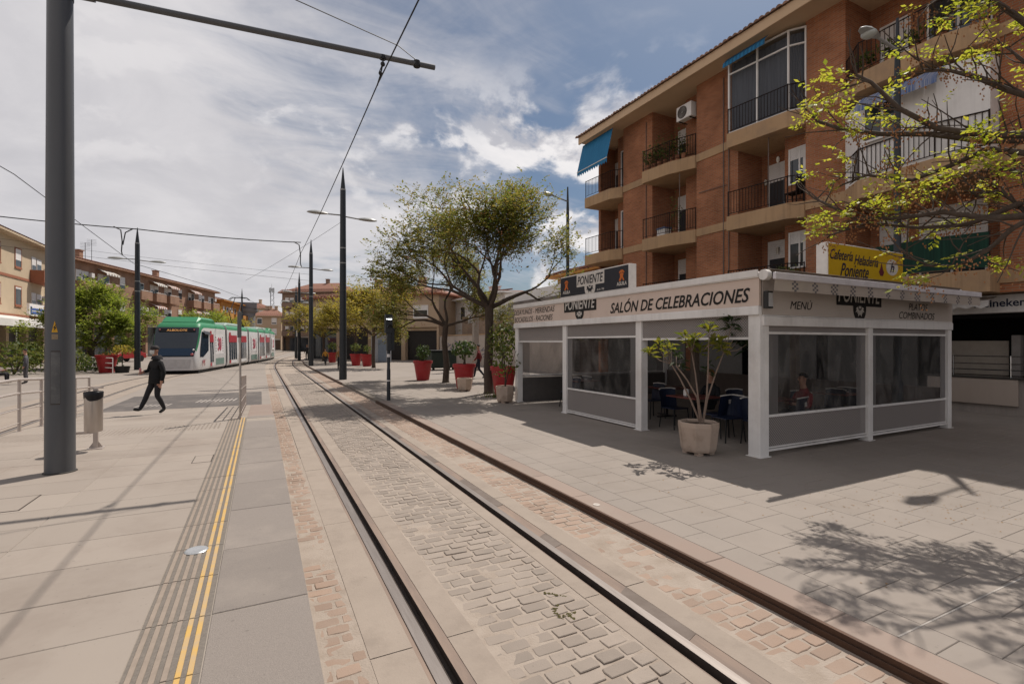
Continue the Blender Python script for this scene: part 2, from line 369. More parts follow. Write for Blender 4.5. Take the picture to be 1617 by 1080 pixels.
def ys(y0, y1): 
    a = [y0]; 
    if y0 < 40 < y1: a.append(40)
    y = max(y0, 40)
    while y + 2 < y1: y += 2; a.append(y)
    a.append(y1); return a
def strip(b, xa, xb, z, y0, y1, mi=0, path=None, za=None):
    path = path or (lambda y: bend(y)); yy = ys(y0, y1) if path is None or za is None else za
    for p, q in zip(yy, yy[1:]):
        b.face([(path(p) + xa, p, z), (path(p) + xb, p, z), (path(q) + xb, q, z), (path(q) + xa, q, z)], mi)
def wallstrip(b, x, z0, z1, yy, mi=0, path=bend, flip=False):
    for p, q in zip(yy, yy[1:]):
        f = [(path(p) + x, p, z0), (path(q) + x, q, z0), (path(q) + x, q, z1), (path(p) + x, p, z1)]
        b.face(f[::-1] if flip else f, mi)

Y0T, Y1T = -2.0, 118.0
YT = ys(Y0T, Y1T)
# bed under the cobbles with rising and sinking mortar; concrete strips; gaskets
def mortar_sheet(name, xa, xb, y0, y1, zbase, nx, ny):
    v = []; f = []
    for j in range(ny + 1):
        for i in range(nx + 1):
            x = xa + (xb - xa) * i / nx; y = y0 + (y1 - y0) * j / ny
            e = min(1, min(i, nx - i) / 2.0)
            h = noise.noise(Vector((x * 2.1, y * 2.1, 3.3))) * 0.007 + noise.noise(Vector((x * 9, y * 9, 1.3))) * 0.003
            v.append((x, y, zbase + h * e + (1 - e) * .006))
    for j in range(ny):
        for i in range(nx):
            a = j * (nx + 1) + i; f.append((a, a + 1, a + nx + 2, a + nx + 1))
    b = MB(); b.v = v; b.f = f; b.m = [0] * len(f); return b
track = MB()
for xa, xb in ((0.285, 0.605), (1.28, 2.205), (2.78, 3.34)):
    q = mortar_sheet('track_bed', xa, xb, 0.6, 9.0, -0.0035, int((xb - xa) / .04), 210); o_ = len(track.v)
    track.v += q.v; track.f += [tuple(k + o_ for k in f) for f in q.f]; track.m += q.m
    strip(track, xa, xb, -0.0045, 9.0, Y1T, path=bend, za=[9.0] + YT[1:])
    strip(track, xa, xb, -0.0045, Y0T, 0.6, path=bend, za=[Y0T, 0.6])
tag(track.obj('track_bed', m_mortar, smooth=180), kind='structure')
track = bpy.data.objects['track_bed']
# cut room for the grooves: the concrete and gasket strips stand above, the groove is a dark channel between two walls
cb = MB()
for xa, xb in ((0.60, 0.865), (1.10, 1.285), (2.20, 2.335), (2.60, 2.785)):
    y = 0.6; k = 0
    edges = [Y0T]
    while y < 40: edges.append(y); y += 2.5
    edges += [yy for yy in YT if yy >= 40]
    for p, q in zip(edges, edges[1:]):
        g = 0.004 if q <= 40 else 0.0
        cb.prism([(bend(p) + xa, p + g), (bend(p) + xb, p + g), (bend(q) + xb, q - g), (bend(q) + xa, q - g)], -0.05, 0.006 + rnd.uniform(-.001, .001))
cb.obj('concrete_strip', m_conc, track)
gb = MB()
for xa, xb in ((0.865, 0.895), (1.035, 1.10), (2.335, 2.35), (2.487, 2.60)):
    strip(gb, xa, xb, 0.002, Y0T, Y1T, 0, bend, YT)
gb.obj('rail_gasket', m_gasket, track)
# weathered patches on the brown gasket band beside the second rail
pb = MB()
for p, q in ((2.35, 3.1), (4.0, 4.35), (5.3, 6.6), (7.7, 8.3), (10.0, 11.5), (13, 15)):
    pb.prism([(2.49, p), (2.598, p + .04), (2.596, q), (2.492, q - .06)], 0.0025, 0.0055)
pb.obj('gasket_patch', mat('gasket_patch', (0.115, 0.09, 0.075), .85, (0.17, 0.14, 0.12), 6, bump=.2), track)
def rail(name, xh0, xh1, xg0, xg1):
    b = MB(); a = min(xh0, xg0) ; e = max(xh1, xg1)
    yy = YT
    strip(b, xh0, xh1, 0.010, Y0T, Y1T, 0, bend, yy)
    for x, fl in ((xh0, False), (xh1, True)): wallstrip(b, x, -0.055, 0.010, yy, 1, bend, fl)
    strip(b, xg0, xg1, -0.052, Y0T, Y1T, 1, bend, yy)         # flangeway: a dark channel beside the rail head
    for x, fl in ((xg0, False), (xg1, True)): wallstrip(b, x + (.0005 if x in (xh0, xh1) else 0), -0.055, 0.002, yy, 1, bend, not fl)
    return tag(b.obj(name, [m_railhead, m_railside]), kind='structure')
rail('tram_rail', 0.895, 0.968, 0.968, 1.035)
rail('tram_rail', 2.42, 2.487, 2.35, 2.42)

# cobbles
def cobble_variant(seed, w, l, t=0.05):
    r = random.Random(seed); n = 12; c = []
    for k in range(n):
        a = 2 * math.pi * (k + .5) / n; cx, sx = math.cos(a), math.sin(a)
        m = max(abs(cx), abs(sx)) ** 0.86
        c.append((cx / m * w / 2 * r.uniform(.93, 1.0), sx / m * l / 2 * r.uniform(.90, 1.0)))
    b = MB(); i = 0
    b.v = [(x, y, -t) for x, y in c] + [(x, y, -0.0035) for x, y in c] + [(x * .955 , y * .92, r.uniform(-.0008, .0008)) for x, y in c]
    b.f = [tuple(2 * n + k for k in range(n))]
    for k in range(n):
        j = (k + 1) % n
        b.f += [(k, j, n + j, n + k), (n + k, n + j, 2 * n + j, 2 * n + k)]
    b.m = [0] * len(b.f); return b
def lay_cobbles(bands, parent, ymax, nmax, y_first=0.7):
    spots = []
    for (xa, xb, w, l, mats, nm) in bands:
        y = y_first; row = 0
        while y < ymax:
            x = xa + (0.0 if row % 2 else -w / 2) + rnd.uniform(-.02, .02)
            while x < xb - 0.03:
                ww = w * rnd.uniform(.85, 1.15); x0, x1 = max(x, xa), min(x + ww, xb)
                if x1 - x0 > 0.06 and seen((x0 + x1) / 2, y, 0, 350):
                    spots.append(((x0 + x1) / 2, y + rnd.uniform(-.006, .006), x1 - x0 - .016, l - .016 + rnd.uniform(-.008, .006), mats, nm))
                x += ww
            y += l; row += 1
    spots.sort(key=lambda s: (not seen(s[0], s[1], 0, 20), math.hypot(s[0], s[1])))
    vars_ = {}
    stuff = {}
    for k, (x, y, w, l, mats, nm) in enumerate(spots):
        sunk = noise.noise(Vector((x * 1.1 + 5, y * 0.9, 7.7))) * 0.0045 + rnd.uniform(-.002, .002)
        z = (0.0027 if nm == 'a' else -0.0012) + sunk
        if k < nmax:
            vi = (round(w, 2), rnd.randrange(4), nm)
            if vi not in vars_:
                me = cobble_variant(hash(vi[:2]) % 1000, vi[0], bands[0][3] - .016).obj('cobblestone', mats[0], track, smooth=None)
                vars_[vi] = me; o = me
            else: o = link_copy(vars_[vi], track)
            o.location = (x, y, z); o.rotation_euler = (rnd.uniform(-.02, .02), rnd.uniform(-.02, .02), rnd.uniform(-.05, .05))
        else:
            b = stuff.setdefault(nm, MB()); st = len(b.v); c = cobble_variant(k, w, l); o0 = len(b.v)
            b.v += [(p[0] + x, p[1] + y, p[2] + z) for p in c.v]; b.f += [tuple(q + o0 for q in f) for f in c.f]; b.m += c.m
    for nm, b in stuff.items():
        mt = [q[4] for q in bands if q[5] == nm][0][1]
        tag(b.obj('cobblestone_paving', mt, parent), kind='stuff')
lay_cobbles([(1.29, 2.195, 0.205, 0.118, (m_cob_mid, m_cob_mid_s), 'a'),
             (2.79, 3.33, 0.205, 0.118, (m_cob_side, m_cob_side_s), 'b'),
             (0.29, 0.595, 0.19, 0.118, (m_cob_side, m_cob_side_s), 'c')], track, 34, 300)
# moss between a few cobbles
b = MB()
def mossline(pts, w):
    for p, q in zip(pts, pts[1:]):
        d = (Vector(q) - Vector(p)); L = d.length; n = max(3, int(L / 0.012))
        for k in range(n * 3):
            t = rnd.random(); c = Vector(p) + d * t + Vector((rnd.uniform(-w, w), rnd.uniform(-w, w)))
            r = rnd.uniform(.004, .010); b.ball((c.x, c.y, 0.0015), r, 6, 0, (1, 1, .28))
pA, pB, pC, pD = [at(u, v, 0) for u, v in ((862, 937), (884, 950), (873, 965), (912, 975))]
mossline([at(856, 935, 0), at(893, 942, 0)], .012); mossline([pB, at(874, 962, 0), at(884, 975, 0), at(908, 966, 0)], .014); mossline([at(895, 970, 0), at(909, 978, 0)], .012)
tag(b.obj('moss', m_moss), kind='stuff')

# ------------------------------------------------------------------ slabs
def slab_into(b, x, y, z, w, l, t=0.05, ch=0.004, mi=0):
    o = len(b.v); hw, hl = w / 2, l / 2
    b.v += [(x - hw, y - hl, z - t), (x + hw, y - hl, z - t), (x + hw, y + hl, z - t), (x - hw, y + hl, z - t),
            (x - hw, y - hl, z - ch), (x + hw, y - hl, z - ch), (x + hw, y + hl, z - ch), (x - hw, y + hl, z - ch),
            (x - hw + ch, y - hl + ch, z), (x + hw - ch, y - hl + ch, z), (x + hw - ch, y + hl - ch, z), (x - hw + ch, y + hl - ch, z)]
    for f in ((8, 9, 10, 11), (0, 1, 5, 4), (1, 2, 6, 5), (2, 3, 7, 6), (3, 0, 4, 7), (4, 5, 9, 8), (5, 6, 10, 9), (6, 7, 11, 10), (7, 4, 8, 11)):
        b.f.append(tuple(o + k for k in f)); b.m.append(mi)
def lay_slabs(name, spots, mat_one, mat_many, parent, nmax=300, stuff='paving_slabs', gap=0.003, tz=0.0005):
    spots = sorted(spots, key=lambda s: (not seen(s[0], s[1], s[2], 60), math.hypot(s[0], s[1]))); proto = {}; sb = MB()
    for k, (x, y, z, w, l) in enumerate(spots):
        zz = z + rnd.uniform(-tz, tz)
        if k < nmax:
            key = (round(w, 3), round(l, 3))
            if key not in proto:
                q = MB(); slab_into(q, 0, 0, 0, w - gap, l - gap); o = q.obj(name, mat_one, parent); proto[key] = o
                o.data.transform(Matrix.Identity(4))
                # the parent sits at the origin, so local == world
            else: o = link_copy(proto[key], parent)
            o.location = (x, y, zz); o.rotation_euler = (rnd.uniform(-.0015, .0015), rnd.uniform(-.0015, .0015), 0)
        else: slab_into(sb, x, y, zz, w - gap, l - gap)
    if sb.f: tag(sb.obj(stuff, mat_many, parent), kind='stuff')

# plaza to the right
ZP = 0.08
b = MB(); b.prism([(3.36, -6), (40, -6), (40, 24), (3.36, 24)], -0.11, ZP - 0.006)
plaza = tag(b.obj('plaza', m_joint), kind='structure')
spots = []
x = 3.61; col = 0
while x < 20:
    w = 0.3 if col == 0 else 0.6
    y = -1.0 + (0.2 if col % 2 else 0.0) + 0.69 - 0.6
    while y < 24 - .4:
        if seen(x + w / 2, y + .2, ZP, 450): spots.append((x + w / 2, y + .2, ZP, w, .4))
        y += .4
    x += w; col += 1
lay_slabs('paving_slab', spots, m_slab, m_slab_stuff, plaza)
b = MB(); b.prism([(3.36 + 0.0, 24), (40, 24), (40, 110), (3.36 + bend(110), 110)] + [(3.36 + bend(y), y) for y in range(108, 39, -4)], -0.1, ZP)
tag(b.obj('far_plaza_paving', m_slab_far), kind='structure')
# kerb stones with a dark steel angle in front
for s in range(int((16.3 + 2) / 1.0)):
    q = MB(); y = -2 + s; slab_into(q, 3.485, y + .5, ZP + .001, .246, .994, .12, .006)
    if seen(3.485, y + .5, ZP, 200): q.obj('kerb_stone', m_kerb, plaza)
b = MB(); b.prism([(3.332, -2), (3.362, -2), (3.362, 16.3), (3.332, 16.3)], -0.06, ZP + .004)
b.prism([(3.318, -2), (3.332, -2), (3.332, 16.3), (3.318, 16.3)], -0.06, 0.045)
b.obj('kerb_edging', m_kerbsteel, plaza, bevel=.004)
b = MB()
for p, q in ((24.4, 60),):
    for y in range(24, 60, 2): b.prism([(3.33 + bend(y), y), (3.40 + bend(y), y), (3.40 + bend(y + 2), y + 2), (3.33 + bend(y + 2), y + 2)], -.06, ZP + .003)
b.obj('kerb_edging', m_kerbsteel, plaza)
# dropped crossing
b = MB(); b.face([(3.33, 16.3, 0.0), (3.9, 16.3, ZP + .002), (3.9, 24, ZP + .002), (3.33, 24, 0.0)])
b.face([(3.33, 16.3, 0), (3.33, 16.3, -.06), (3.9, 16.3, -.06), (3.9, 16.3, ZP + .002)][::-1]); b.obj('dropped_kerb', m_slab_far, plaza)
# pale filled joints and a survey disc
b = MB()
for (p, q) in (((1418, 1005), (1617, 911)), ((767, 703.5), (842, 694))):
    P, Q = at(*p, ZP), at(*q, ZP); b.prism([(P[0], P[1] - .006), (Q[0], Q[1] - .006), (Q[0], Q[1] + .006), (P[0], P[1] + .006)], ZP - .004, ZP + .0025)
b.obj('joint_filler', mat('white_joint', (0.42, 0.385, 0.35), .9, (.30, .27, .24), 5, .5), plaza)
px_, py_ = at(942, 797, ZP); b = MB(); b.lathe([(.042, -.01), (.042, .006), (.036, .009), (.02, .007), (.018, .004)], 20, (px_, py_, ZP)); b.obj('marker_disc', mat('pale_plastic', (.5, .45, .4), .5), plaza, smooth=30)

# ------------------------------------------------------------------ platform
ZF = 0.28; PXR = 0.285; PXL = -4.15; YR0, YR1 = 12.4, 17.4
def plz(y): return ZF if y < YR0 else max(0.012, ZF - (ZF - 0.012) * (y - YR0) / (YR1 - YR0))
b = MB(); yy = [-4, YR0, YR1]
for p, q in zip(yy, yy[1:]):
    zp, zq = plz(p) - .006, plz(q) - .006
    b.face([(PXL, p, zp), (PXR - .004, p, zp), (PXR - .004, q, zq), (PXL, q, zq)])
    for x, fl in ((PXL, True), (PXR - .004, False)):
        f = [(x, p, -.12), (x, q, -.12), (x, q, zq), (x, p, zp)]; b.face(f[::-1] if fl else f)
platform = tag(b.obj('platform', mat('platform_core', (.30, .26, .22), .9)), kind='structure')
spots = []
cols = [(-0.62 - 1.18, -0.62), (-0.62 - 2.36, -0.62 - 1.18), (PXL, -0.62 - 2.36)]
for i, (xa, xb) in enumerate(cols):
    y = -.65
    while y < YR0 - .1:
        spots.append(((xa + xb) / 2, y + .3, ZF, xb - xa, .6)); y += .6
lay_slabs('platform_slab', [s for s in spots if seen(s[0], s[1], ZF, 300)], m_plat, m_plat, platform, gap=.006, tz=.0008)
# tactile tiles: grooved base with four pale and two yellow ribs
q = MB(); q.box(-.173, .173, -.297, .297, -.05, -.0035)
for k in range(6):
    xc = -.173 + .032 + k * .0525 + (0.006 if k > 3 else 0)
    slab_into(q, xc, 0, 0.0015, .027, .59, .006, .002, 1 if k < 4 else 2)
y = -.65; tproto = None
while y < YR0 - .1:
    cx, cy = -0.447, y + .3
    if tproto is None: tproto = q.obj('tactile_tile', [m_rib_dark, m_rib_light, m_rib_yel], platform); o = tproto
    else: o = link_copy(tproto, platform)
    o.location = (cx, cy, ZF + rnd.uniform(-.001, .001)); y += .6
spots = [(.006, 3.55 - .525 - 1.05 * 3 + 1.05 * k, ZF, .556, 1.05) for k in range(12)]
lay_slabs('edge_slab', spots, m_grey, m_grey, platform, gap=.009, tz=.002)
# ramp slabs and the cross strip of tactile studs at the top of the ramp
ramp = []
y = YR0
while y < YR1 - .1:
    for xa, xb in ((-.27, .284), (-.62, -.275), (-1.8, -.62), (-2.98, -1.8), (PXL, -2.98)):
        q = MB(); slab_into(q, 0, 0, 0, xb - xa - .006, .494, .05)
        tint = m_plat if xb < -.27 else (m_kerb if y > YR0 + .2 else m_grey)
        o = q.obj('ramp_slab', tint, platform); o.location = ((xa + xb) / 2, y + .25, plz(y + .25)); o.rotation_euler = (-math.atan2(ZF - .012, YR1 - YR0), 0, 0)
    y += .5
b = MB()
for i in range(48):
    for j in range(10):
        x = PXL + .12 + i * .07; y = 11.2 + j * .075
        if x < -.68: b.lathe([(.017, 0), (.012, .004)], 6, (x, y, ZF + .001))
tag(b.obj('tactile_stud', mat('stud', (.33, .275, .23), .85), platform), kind='stuff')
# lid flush in the tactile strip, two access covers outlined in the paving
lx, ly = at(310, 869, ZF)
b = MB(); b.lathe([(.085, -.01), (.085, .004), (.078, .010), (.055, .013), (.045, .009), (.02, .012), (.002, .012)], 28, (lx, ly, ZF))
tag(b.obj('drain_lid', mat('lid_metal', (.55, .56, .56), .3, metal=.7, spec=.5), loc=(lx, ly, ZF), smooth=35), 'small round grey metal lid beside the yellow platform line', 'drain lid')
def cover(name, corners, lab):
    P = [at(u, v, ZF) for u, v in corners]; cx = sum(p[0] for p in P) / 4; cy = sum(p[1] for p in P) / 4
    x0, x1 = min(p[0] for p in P), max(p[0] for p in P); y0, y1 = min(p[1] for p in P), max(p[1] for p in P)
    t = thing(name, lab, 'access cover', (cx, cy, ZF))
    b = MB(); b.box(x0 + .014, x1 - .014, y0 + .014, y1 - .014, ZF - .02, ZF + .003); b.obj('lid', m_plat, t)
    b = MB()
    for a in ((x0, x1, y0, y0 + .01), (x0, x1, y1 - .01, y1), (x0, x0 + .01, y0 + .01, y1 - .01), (x1 - .01, x1, y0 + .01, y1 - .01)): b.box(*a, ZF - .02, ZF + .0025)
    b.obj('rim', m_railside, t)
cover('access_cover', [(-40, 810), (30, 806), (52, 787), (-10, 789)], 'square paved access cover on the platform near the big dark mast')
cover('access_cover', [(302, 731), (331, 729), (338, 718), (312, 720)], 'small paved access cover against the tactile strip')

# ------------------------------------------------------------------ beyond the platform: paving between and left of the tracks
def lpath(y):      # centre of the left-hand track
    if y < 26: return -5.65
    t = min(1, (y - 26) / 44); s = t * t * (3 - 2 * t)
    return -5.65 + s * 6.0 + max(0, y - 70) * .10
YL = [-6, 26] + [26 + 2 * k for k in range(1, 47)]
b = MB()
b.face([(-60, YR1 - .0, 0.0), (PXL, YR1, 0.0), (PXR, YR1, 0.0), (PXR, 40, 0.0), (-60, 40, 0)])
strip(b, -60, PXR, 0.0, 40, 118, 0, lambda y: bend(y) if y >= 40 else 0, [40] + list(range(42, 119, 2)))
tag(b.obj('crossing_paving', m_slab_far), kind='structure')
b = MB(); b.face([(-60, -6, -.004), (PXL, -6, -.004), (PXL, YR1, -.004), (-60, YR1, -.004)]); tag(b.obj('left_paving', m_slab_far), kind='structure')
for side in (-1, 1):
    b = MB(); xh = .7175 * side
    strip(b, xh - .037, xh + .037, .012, 0, 0, 0, lpath, YL)
    g0 = xh - .037 * side - .07 * side if side > 0 else xh + .037
    strip(b, min(g0, g0 + .07), max(g0, g0 + .07), .008, 0, 0, 1, lpath, YL)
    tag(b.obj('tram_rail', [m_railhead, m_railside]), kind='structure')
b = MB()
strip(b, -1.2, 1.2, .004, 0, 0, 0, lpath, YL); tag(b.obj('left_track_bed', m_conc), kind='structure')
b = MB(); b.face([(-4.1, 17.45, .008), (.03, 17.45, .008), (.03, 22.0, .008), (-4.05, 22.0, .008)]); tag(b.obj('asphalt_crossing', m_asph), kind='structure')
# fine slab joints and drain slots across the crossing (thin recessed-looking steel strips)
b = MB()
for (p, q, w) in (((400, 611), (528, 601), .03), ((415, 616.5), (512, 613), .015)):
    P, Q = at(*p, 0), at(*q, 0); b.prism([(P[0], P[1] - w), (Q[0], Q[1] - w), (Q[0], Q[1] + w), (P[0], P[1] + w)], -.02, .0045)
b.obj('drain_slot', m_railside, track)
b = MB()
for k in range(9):
    x = -1.9 + k * .13; b.prism([(x, 18.9), (x + .06, 18.9), (x + .16, 19.7), (x + .10, 19.7)], .004, .0115)
for k in range(7):
    x = -3.4 + k * .13; b.prism([(x, 18.3), (x + .05, 18.3), (x + .13, 18.9), (x + .08, 18.9)], .004, .0115)
tag(b.obj('road_marking', mat('faded_white', (.42, .38, .34), .9, (.25, .22, .2), 12, .5)), kind='structure')
# far street on the right behind and a grit of fallen leaves
b = MB()
for k in range(420):
    u, v = rnd.uniform(1270, 1600), rnd.uniform(738, 830); x, y = at(u, v, ZP)
    if rnd.random() < .5: x, y = rnd.uniform(4, 12), rnd.uniform(2, 6)
    r = rnd.uniform(.006, .013); a = rnd.uniform(0, 6.28)
    b.face([(x + r * math.cos(a), y + r * math.sin(a), ZP + .004), (x + r * math.cos(a + 2), y + r * math.sin(a + 2), ZP + .007), (x + r * math.cos(a + 4), y + r * math.sin(a + 4), ZP + .004)])
tag(b.obj('fallen_berries', mat('berry_litter', (.16, .085, .035), .8, (.3, .17, .05), 20)), kind='stuff')
# ================================================================== BRICK APARTMENT BUILDING (right)
m_brick = brick_mat('red_brick', (0.37, 0.138, 0.064), (0.27, 0.095, 0.046), (0.29, 0.19, 0.125), blotch=.26)
m_band = mat('cream_render', (0.44, 0.29, 0.165), 0.9, (0.37, 0.235, 0.13), 0.8, 0.5, dirt=(0.24, 0.17, 0.12), dirt_scale=1.1, dirt_amt=.55, bump=.1, streak=.55)
m_soffit = mat('cream_soffit', (0.56, 0.40, 0.26), 0.9, (0.50, 0.35, 0.22), 0.5, dirt=(.36, .27, .19), dirt_scale=.8, dirt_amt=.4)
m_rooftile = mat('roof_tile', (0.27, 0.15, 0.095), 0.9, (0.16, 0.10, 0.075), 5, 0.6, vary=.25, bump=.2)
m_iron = mat('dark_iron', (0.018, 0.014, 0.013), 0.75, (0.035, 0.02, 0.016), 14, .5, spec=.12)
m_white = mat('white_paint', (0.74, 0.71, 0.68), 0.5, (0.66, 0.63, 0.60), 2, .5, dirt=(.48, .44, .40), dirt_scale=1.5, dirt_amt=.3, streak=.25)
m_alu = mat('white_aluminium', (0.78, 0.755, 0.73), 0.38, (0.70, 0.68, 0.66), 1.2, .5, spec=.4, dirt=(.42, .37, .33), dirt_scale=1.2, dirt_amt=.35, streak=.3)
m_glass = mat('window_glass', (0.03, 0.035, 0.04), 0.06, (0.05, 0.055, 0.06), 1, spec=.6)
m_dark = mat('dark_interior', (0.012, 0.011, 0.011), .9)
m_curtain = mat('grey_curtain', (0.17, 0.17, 0.19), .9, (0.09, 0.09, 0.105), 3.0, .5, stretch=(6, 6, .2))
m_blue = mat('blue_canvas', (0.022, 0.17, 0.33), .8, (0.012, 0.12, 0.25), 7, .25, stretch=(1, 9, .1))
m_green = mat('green_canvas', (0.010, 0.045, 0.028), .85, (0.005, 0.024, 0.016), 4, .3, stretch=(1, 6, .1))
m_pipe = mat('grey_pipe', (.16, .12, .10), .6)
m_pot = mat('terracotta', (.30, .13, .07), .8, vary=.2)
m_leafd = leaf_mat('dark_leaf', (.03, .06, .018), (.075, .10, .025), .3)
m_leafy = leaf_mat('mixed_leaf', (.05, .085, .02), (.15, .15, .04), .4)

XP, XB = 16.5, 17.9                       # pier fronts, loggia back walls
ZS = [3.75, 6.75, 9.9]; ZE = 12.85         # slab tops, eave
bld = thing('brick_apartment_building', 'tall red brick apartment building with cream balcony slabs behind the white cafe pavilion', 'apartment building', (XP, 14, 0))
def part(b, name, m, parent=bld, **k): return b.obj(name, m, parent, **k)
piers = [(17.8, 19.9), (13.1, 15.14), (9.15, 10.43), (3.3, 5.48), (-4, -1.5)]
bays = [(19.9, 22.5, 'l'), (15.14, 17.8, 'b'), (10.43, 13.1, 'c'), (5.48, 9.15, 'd'), (-1.5, 3.3, 'e')]
b = MB()
b.box(XB, XB + 8, -4, 22.3, 3.2, ZE)                           # body
for y0, y1 in piers: b.box(XP, XB, y0, y1, 3.2, ZE + .1)
b.box(XP + .4, XB + 8, 22.32, 22.5, 0, ZE - .01)               # gable
part(b, 'brick_wall', m_brick)
for zt in ZS:
    for y0, y1 in piers: b = MB(); b.box(XP - .035, XP + .01, y0 - .03, y1 + .03, zt - .32, zt + .003); part(b, 'floor_band', m_band, bevel=.01)

def rail_run(b, pts, z0, h=.92, gap=.115, r=.011):
    for p, q in zip(pts, pts[1:]):
        P, Q = Vector((*p, 0)), Vector((*q, 0)); L = (Q - P).length; n = max(1, int(L / gap))
        for z in (z0 + h, z0 + .1): b.tube([P + Vector((0, 0, z)), Q + Vector((0, 0, z))], .02 if z > z0 + .5 else .013, 5)
        for k in range(1, n):
            c = P + (Q - P) * (k / n); b.tube([c + Vector((0, 0, z0 + .1)), c + Vector((0, 0, z0 + h))], .02 if k in (0, n) else r, 4, cap=False)
        if p is pts[0]: b.tube([P + Vector((0, 0, z0 - .02)), P + Vector((0, 0, z0 + h + .03))], .022, 5)
        b.tube([Q + Vector((0, 0, z0 - .02)), Q + Vector((0, 0, z0 + h + .03))], .022, 5)
def window_x(x, y0, y1, z0, z1, parent=bld, shutter=0.35, mullions=1, cur=False, fr=.06):
    """window in a wall that faces -X at x"""
    b = MB()
    b.box(x - .05, x, y0, y1, z0, z0 + fr); b.box(x - .05, x, y0, y1, z1 - fr, z1)
    b.box(x - .05, x, y0, y0 + fr, z0 + fr, z1 - fr); b.box(x - .05, x, y1 - fr, y1, z0 + fr, z1 - fr)
    for k in range(mullions):
        y = y0 + (y1 - y0) * (k + 1) / (mullions + 1); b.box(x - .04, x, y - fr / 2, y + fr / 2, z0 + fr, z1 - fr)
    w = b.obj('window', m_white, parent)
    b = MB(); b.box(x - .018, x - .004, y0 + fr, y1 - fr, z0 + fr, z1 - fr); b.obj('pane', m_glass, w)
    if shutter:
        b = MB(); zs = z1 - fr - (z1 - z0) * shutter; n = 8
        for k in range(n):
            za = zs + (z1 - fr - zs) * k / n; b.box(x - .034, x - .02, y0 + fr, y1 - fr, za + .004, zs + (z1 - fr - zs) * (k + 1) / n - .002)
        b.obj('shutter', m_white, w)
    if cur:
        b = MB(); b.box(x - .019, x - .0185, y0 + fr, y0 + (y1 - y0) * .35, z0 + fr, z1 - fr); b.obj('curtain', m_white, w)
    return w
def window_y(y, x0, x1, z0, z1, parent=bld, shutter=0.0, mullions=0, fr=.06, sgn=-1):
    """opening in a wall that faces -Y at y"""
    b = MB(); d = .05 * sgn
    b.box(x0, x1, y + d, y, z0, z0 + fr); b.box(x0, x1, y + d, y, z1 - fr, z1); b.box(x0, x0 + fr, y + d, y, z0 + fr, z1 - fr); b.box(x1 - fr, x1, y + d, y, z0 + fr, z1 - fr)
    w = b.obj('window', m_white, parent); b = MB(); b.box(x0 + fr, x1 - fr, y + .3 * d, y + .05 * d, z0 + fr, z1 - fr); b.obj('pane', m_glass, w); return w

def slab_poly(y0, y1, kind):
    L = y1 - y0
    if kind == 'd': return [(16.45, y1), (15.75, y1 - .75), (15.62, y0 + 1.0), (15.95, y0), (XB, y0), (XB, y1)]
    if kind == 'l': return [(15.95, y1), (16.05, y0 + .55), (16.42, y0), (XB, y0), (XB, y1)]
    if kind == 'c': return [(15.85, y1), (16.12, y0 + .42), (16.42, y0), (XB, y0), (XB, y1)]
    return [(15.85, y1), (16.0, y0 + .42 * L), (16.42, y0), (XB, y0), (XB, y1)]
def foliage(b, c, rx, ry, rz, n, s, r):
    for _ in range(n):
        p = Vector((r.gauss(0, .5) * rx + c[0], r.gauss(0, .5) * ry + c[1], r.gauss(0, .5) * rz + c[2])); d = Vector((r.gauss(0, 1), r.gauss(0, 1), r.gauss(0, 1) + .3)).normalized()
        e = d.orthogonal().normalized(); k = s * r.uniform(.6, 1.3)
        b.face([p - e * k * .45, p + d * k * .5 + e * 0, p + e * k * .45, p - d * k * .5])
def pot_plant(x, y, z, h, lab, r):
    t = thing('potted_plant', lab, 'plant', (x, y, z), group='pot plants on the brick balconies')
    b = MB(); b.lathe([(.09, 0), (.12, .2), (.13, .21), (.11, .21)], 10, (x, y, z)); b.obj('pot', m_pot, t, smooth=30)
    b = MB(); foliage(b, (x, y, z + .21 + h * .45), .24, .26, h * .6, 130, .12, r); b.obj('foliage', m_leafy, t)
rb = random.Random(3)
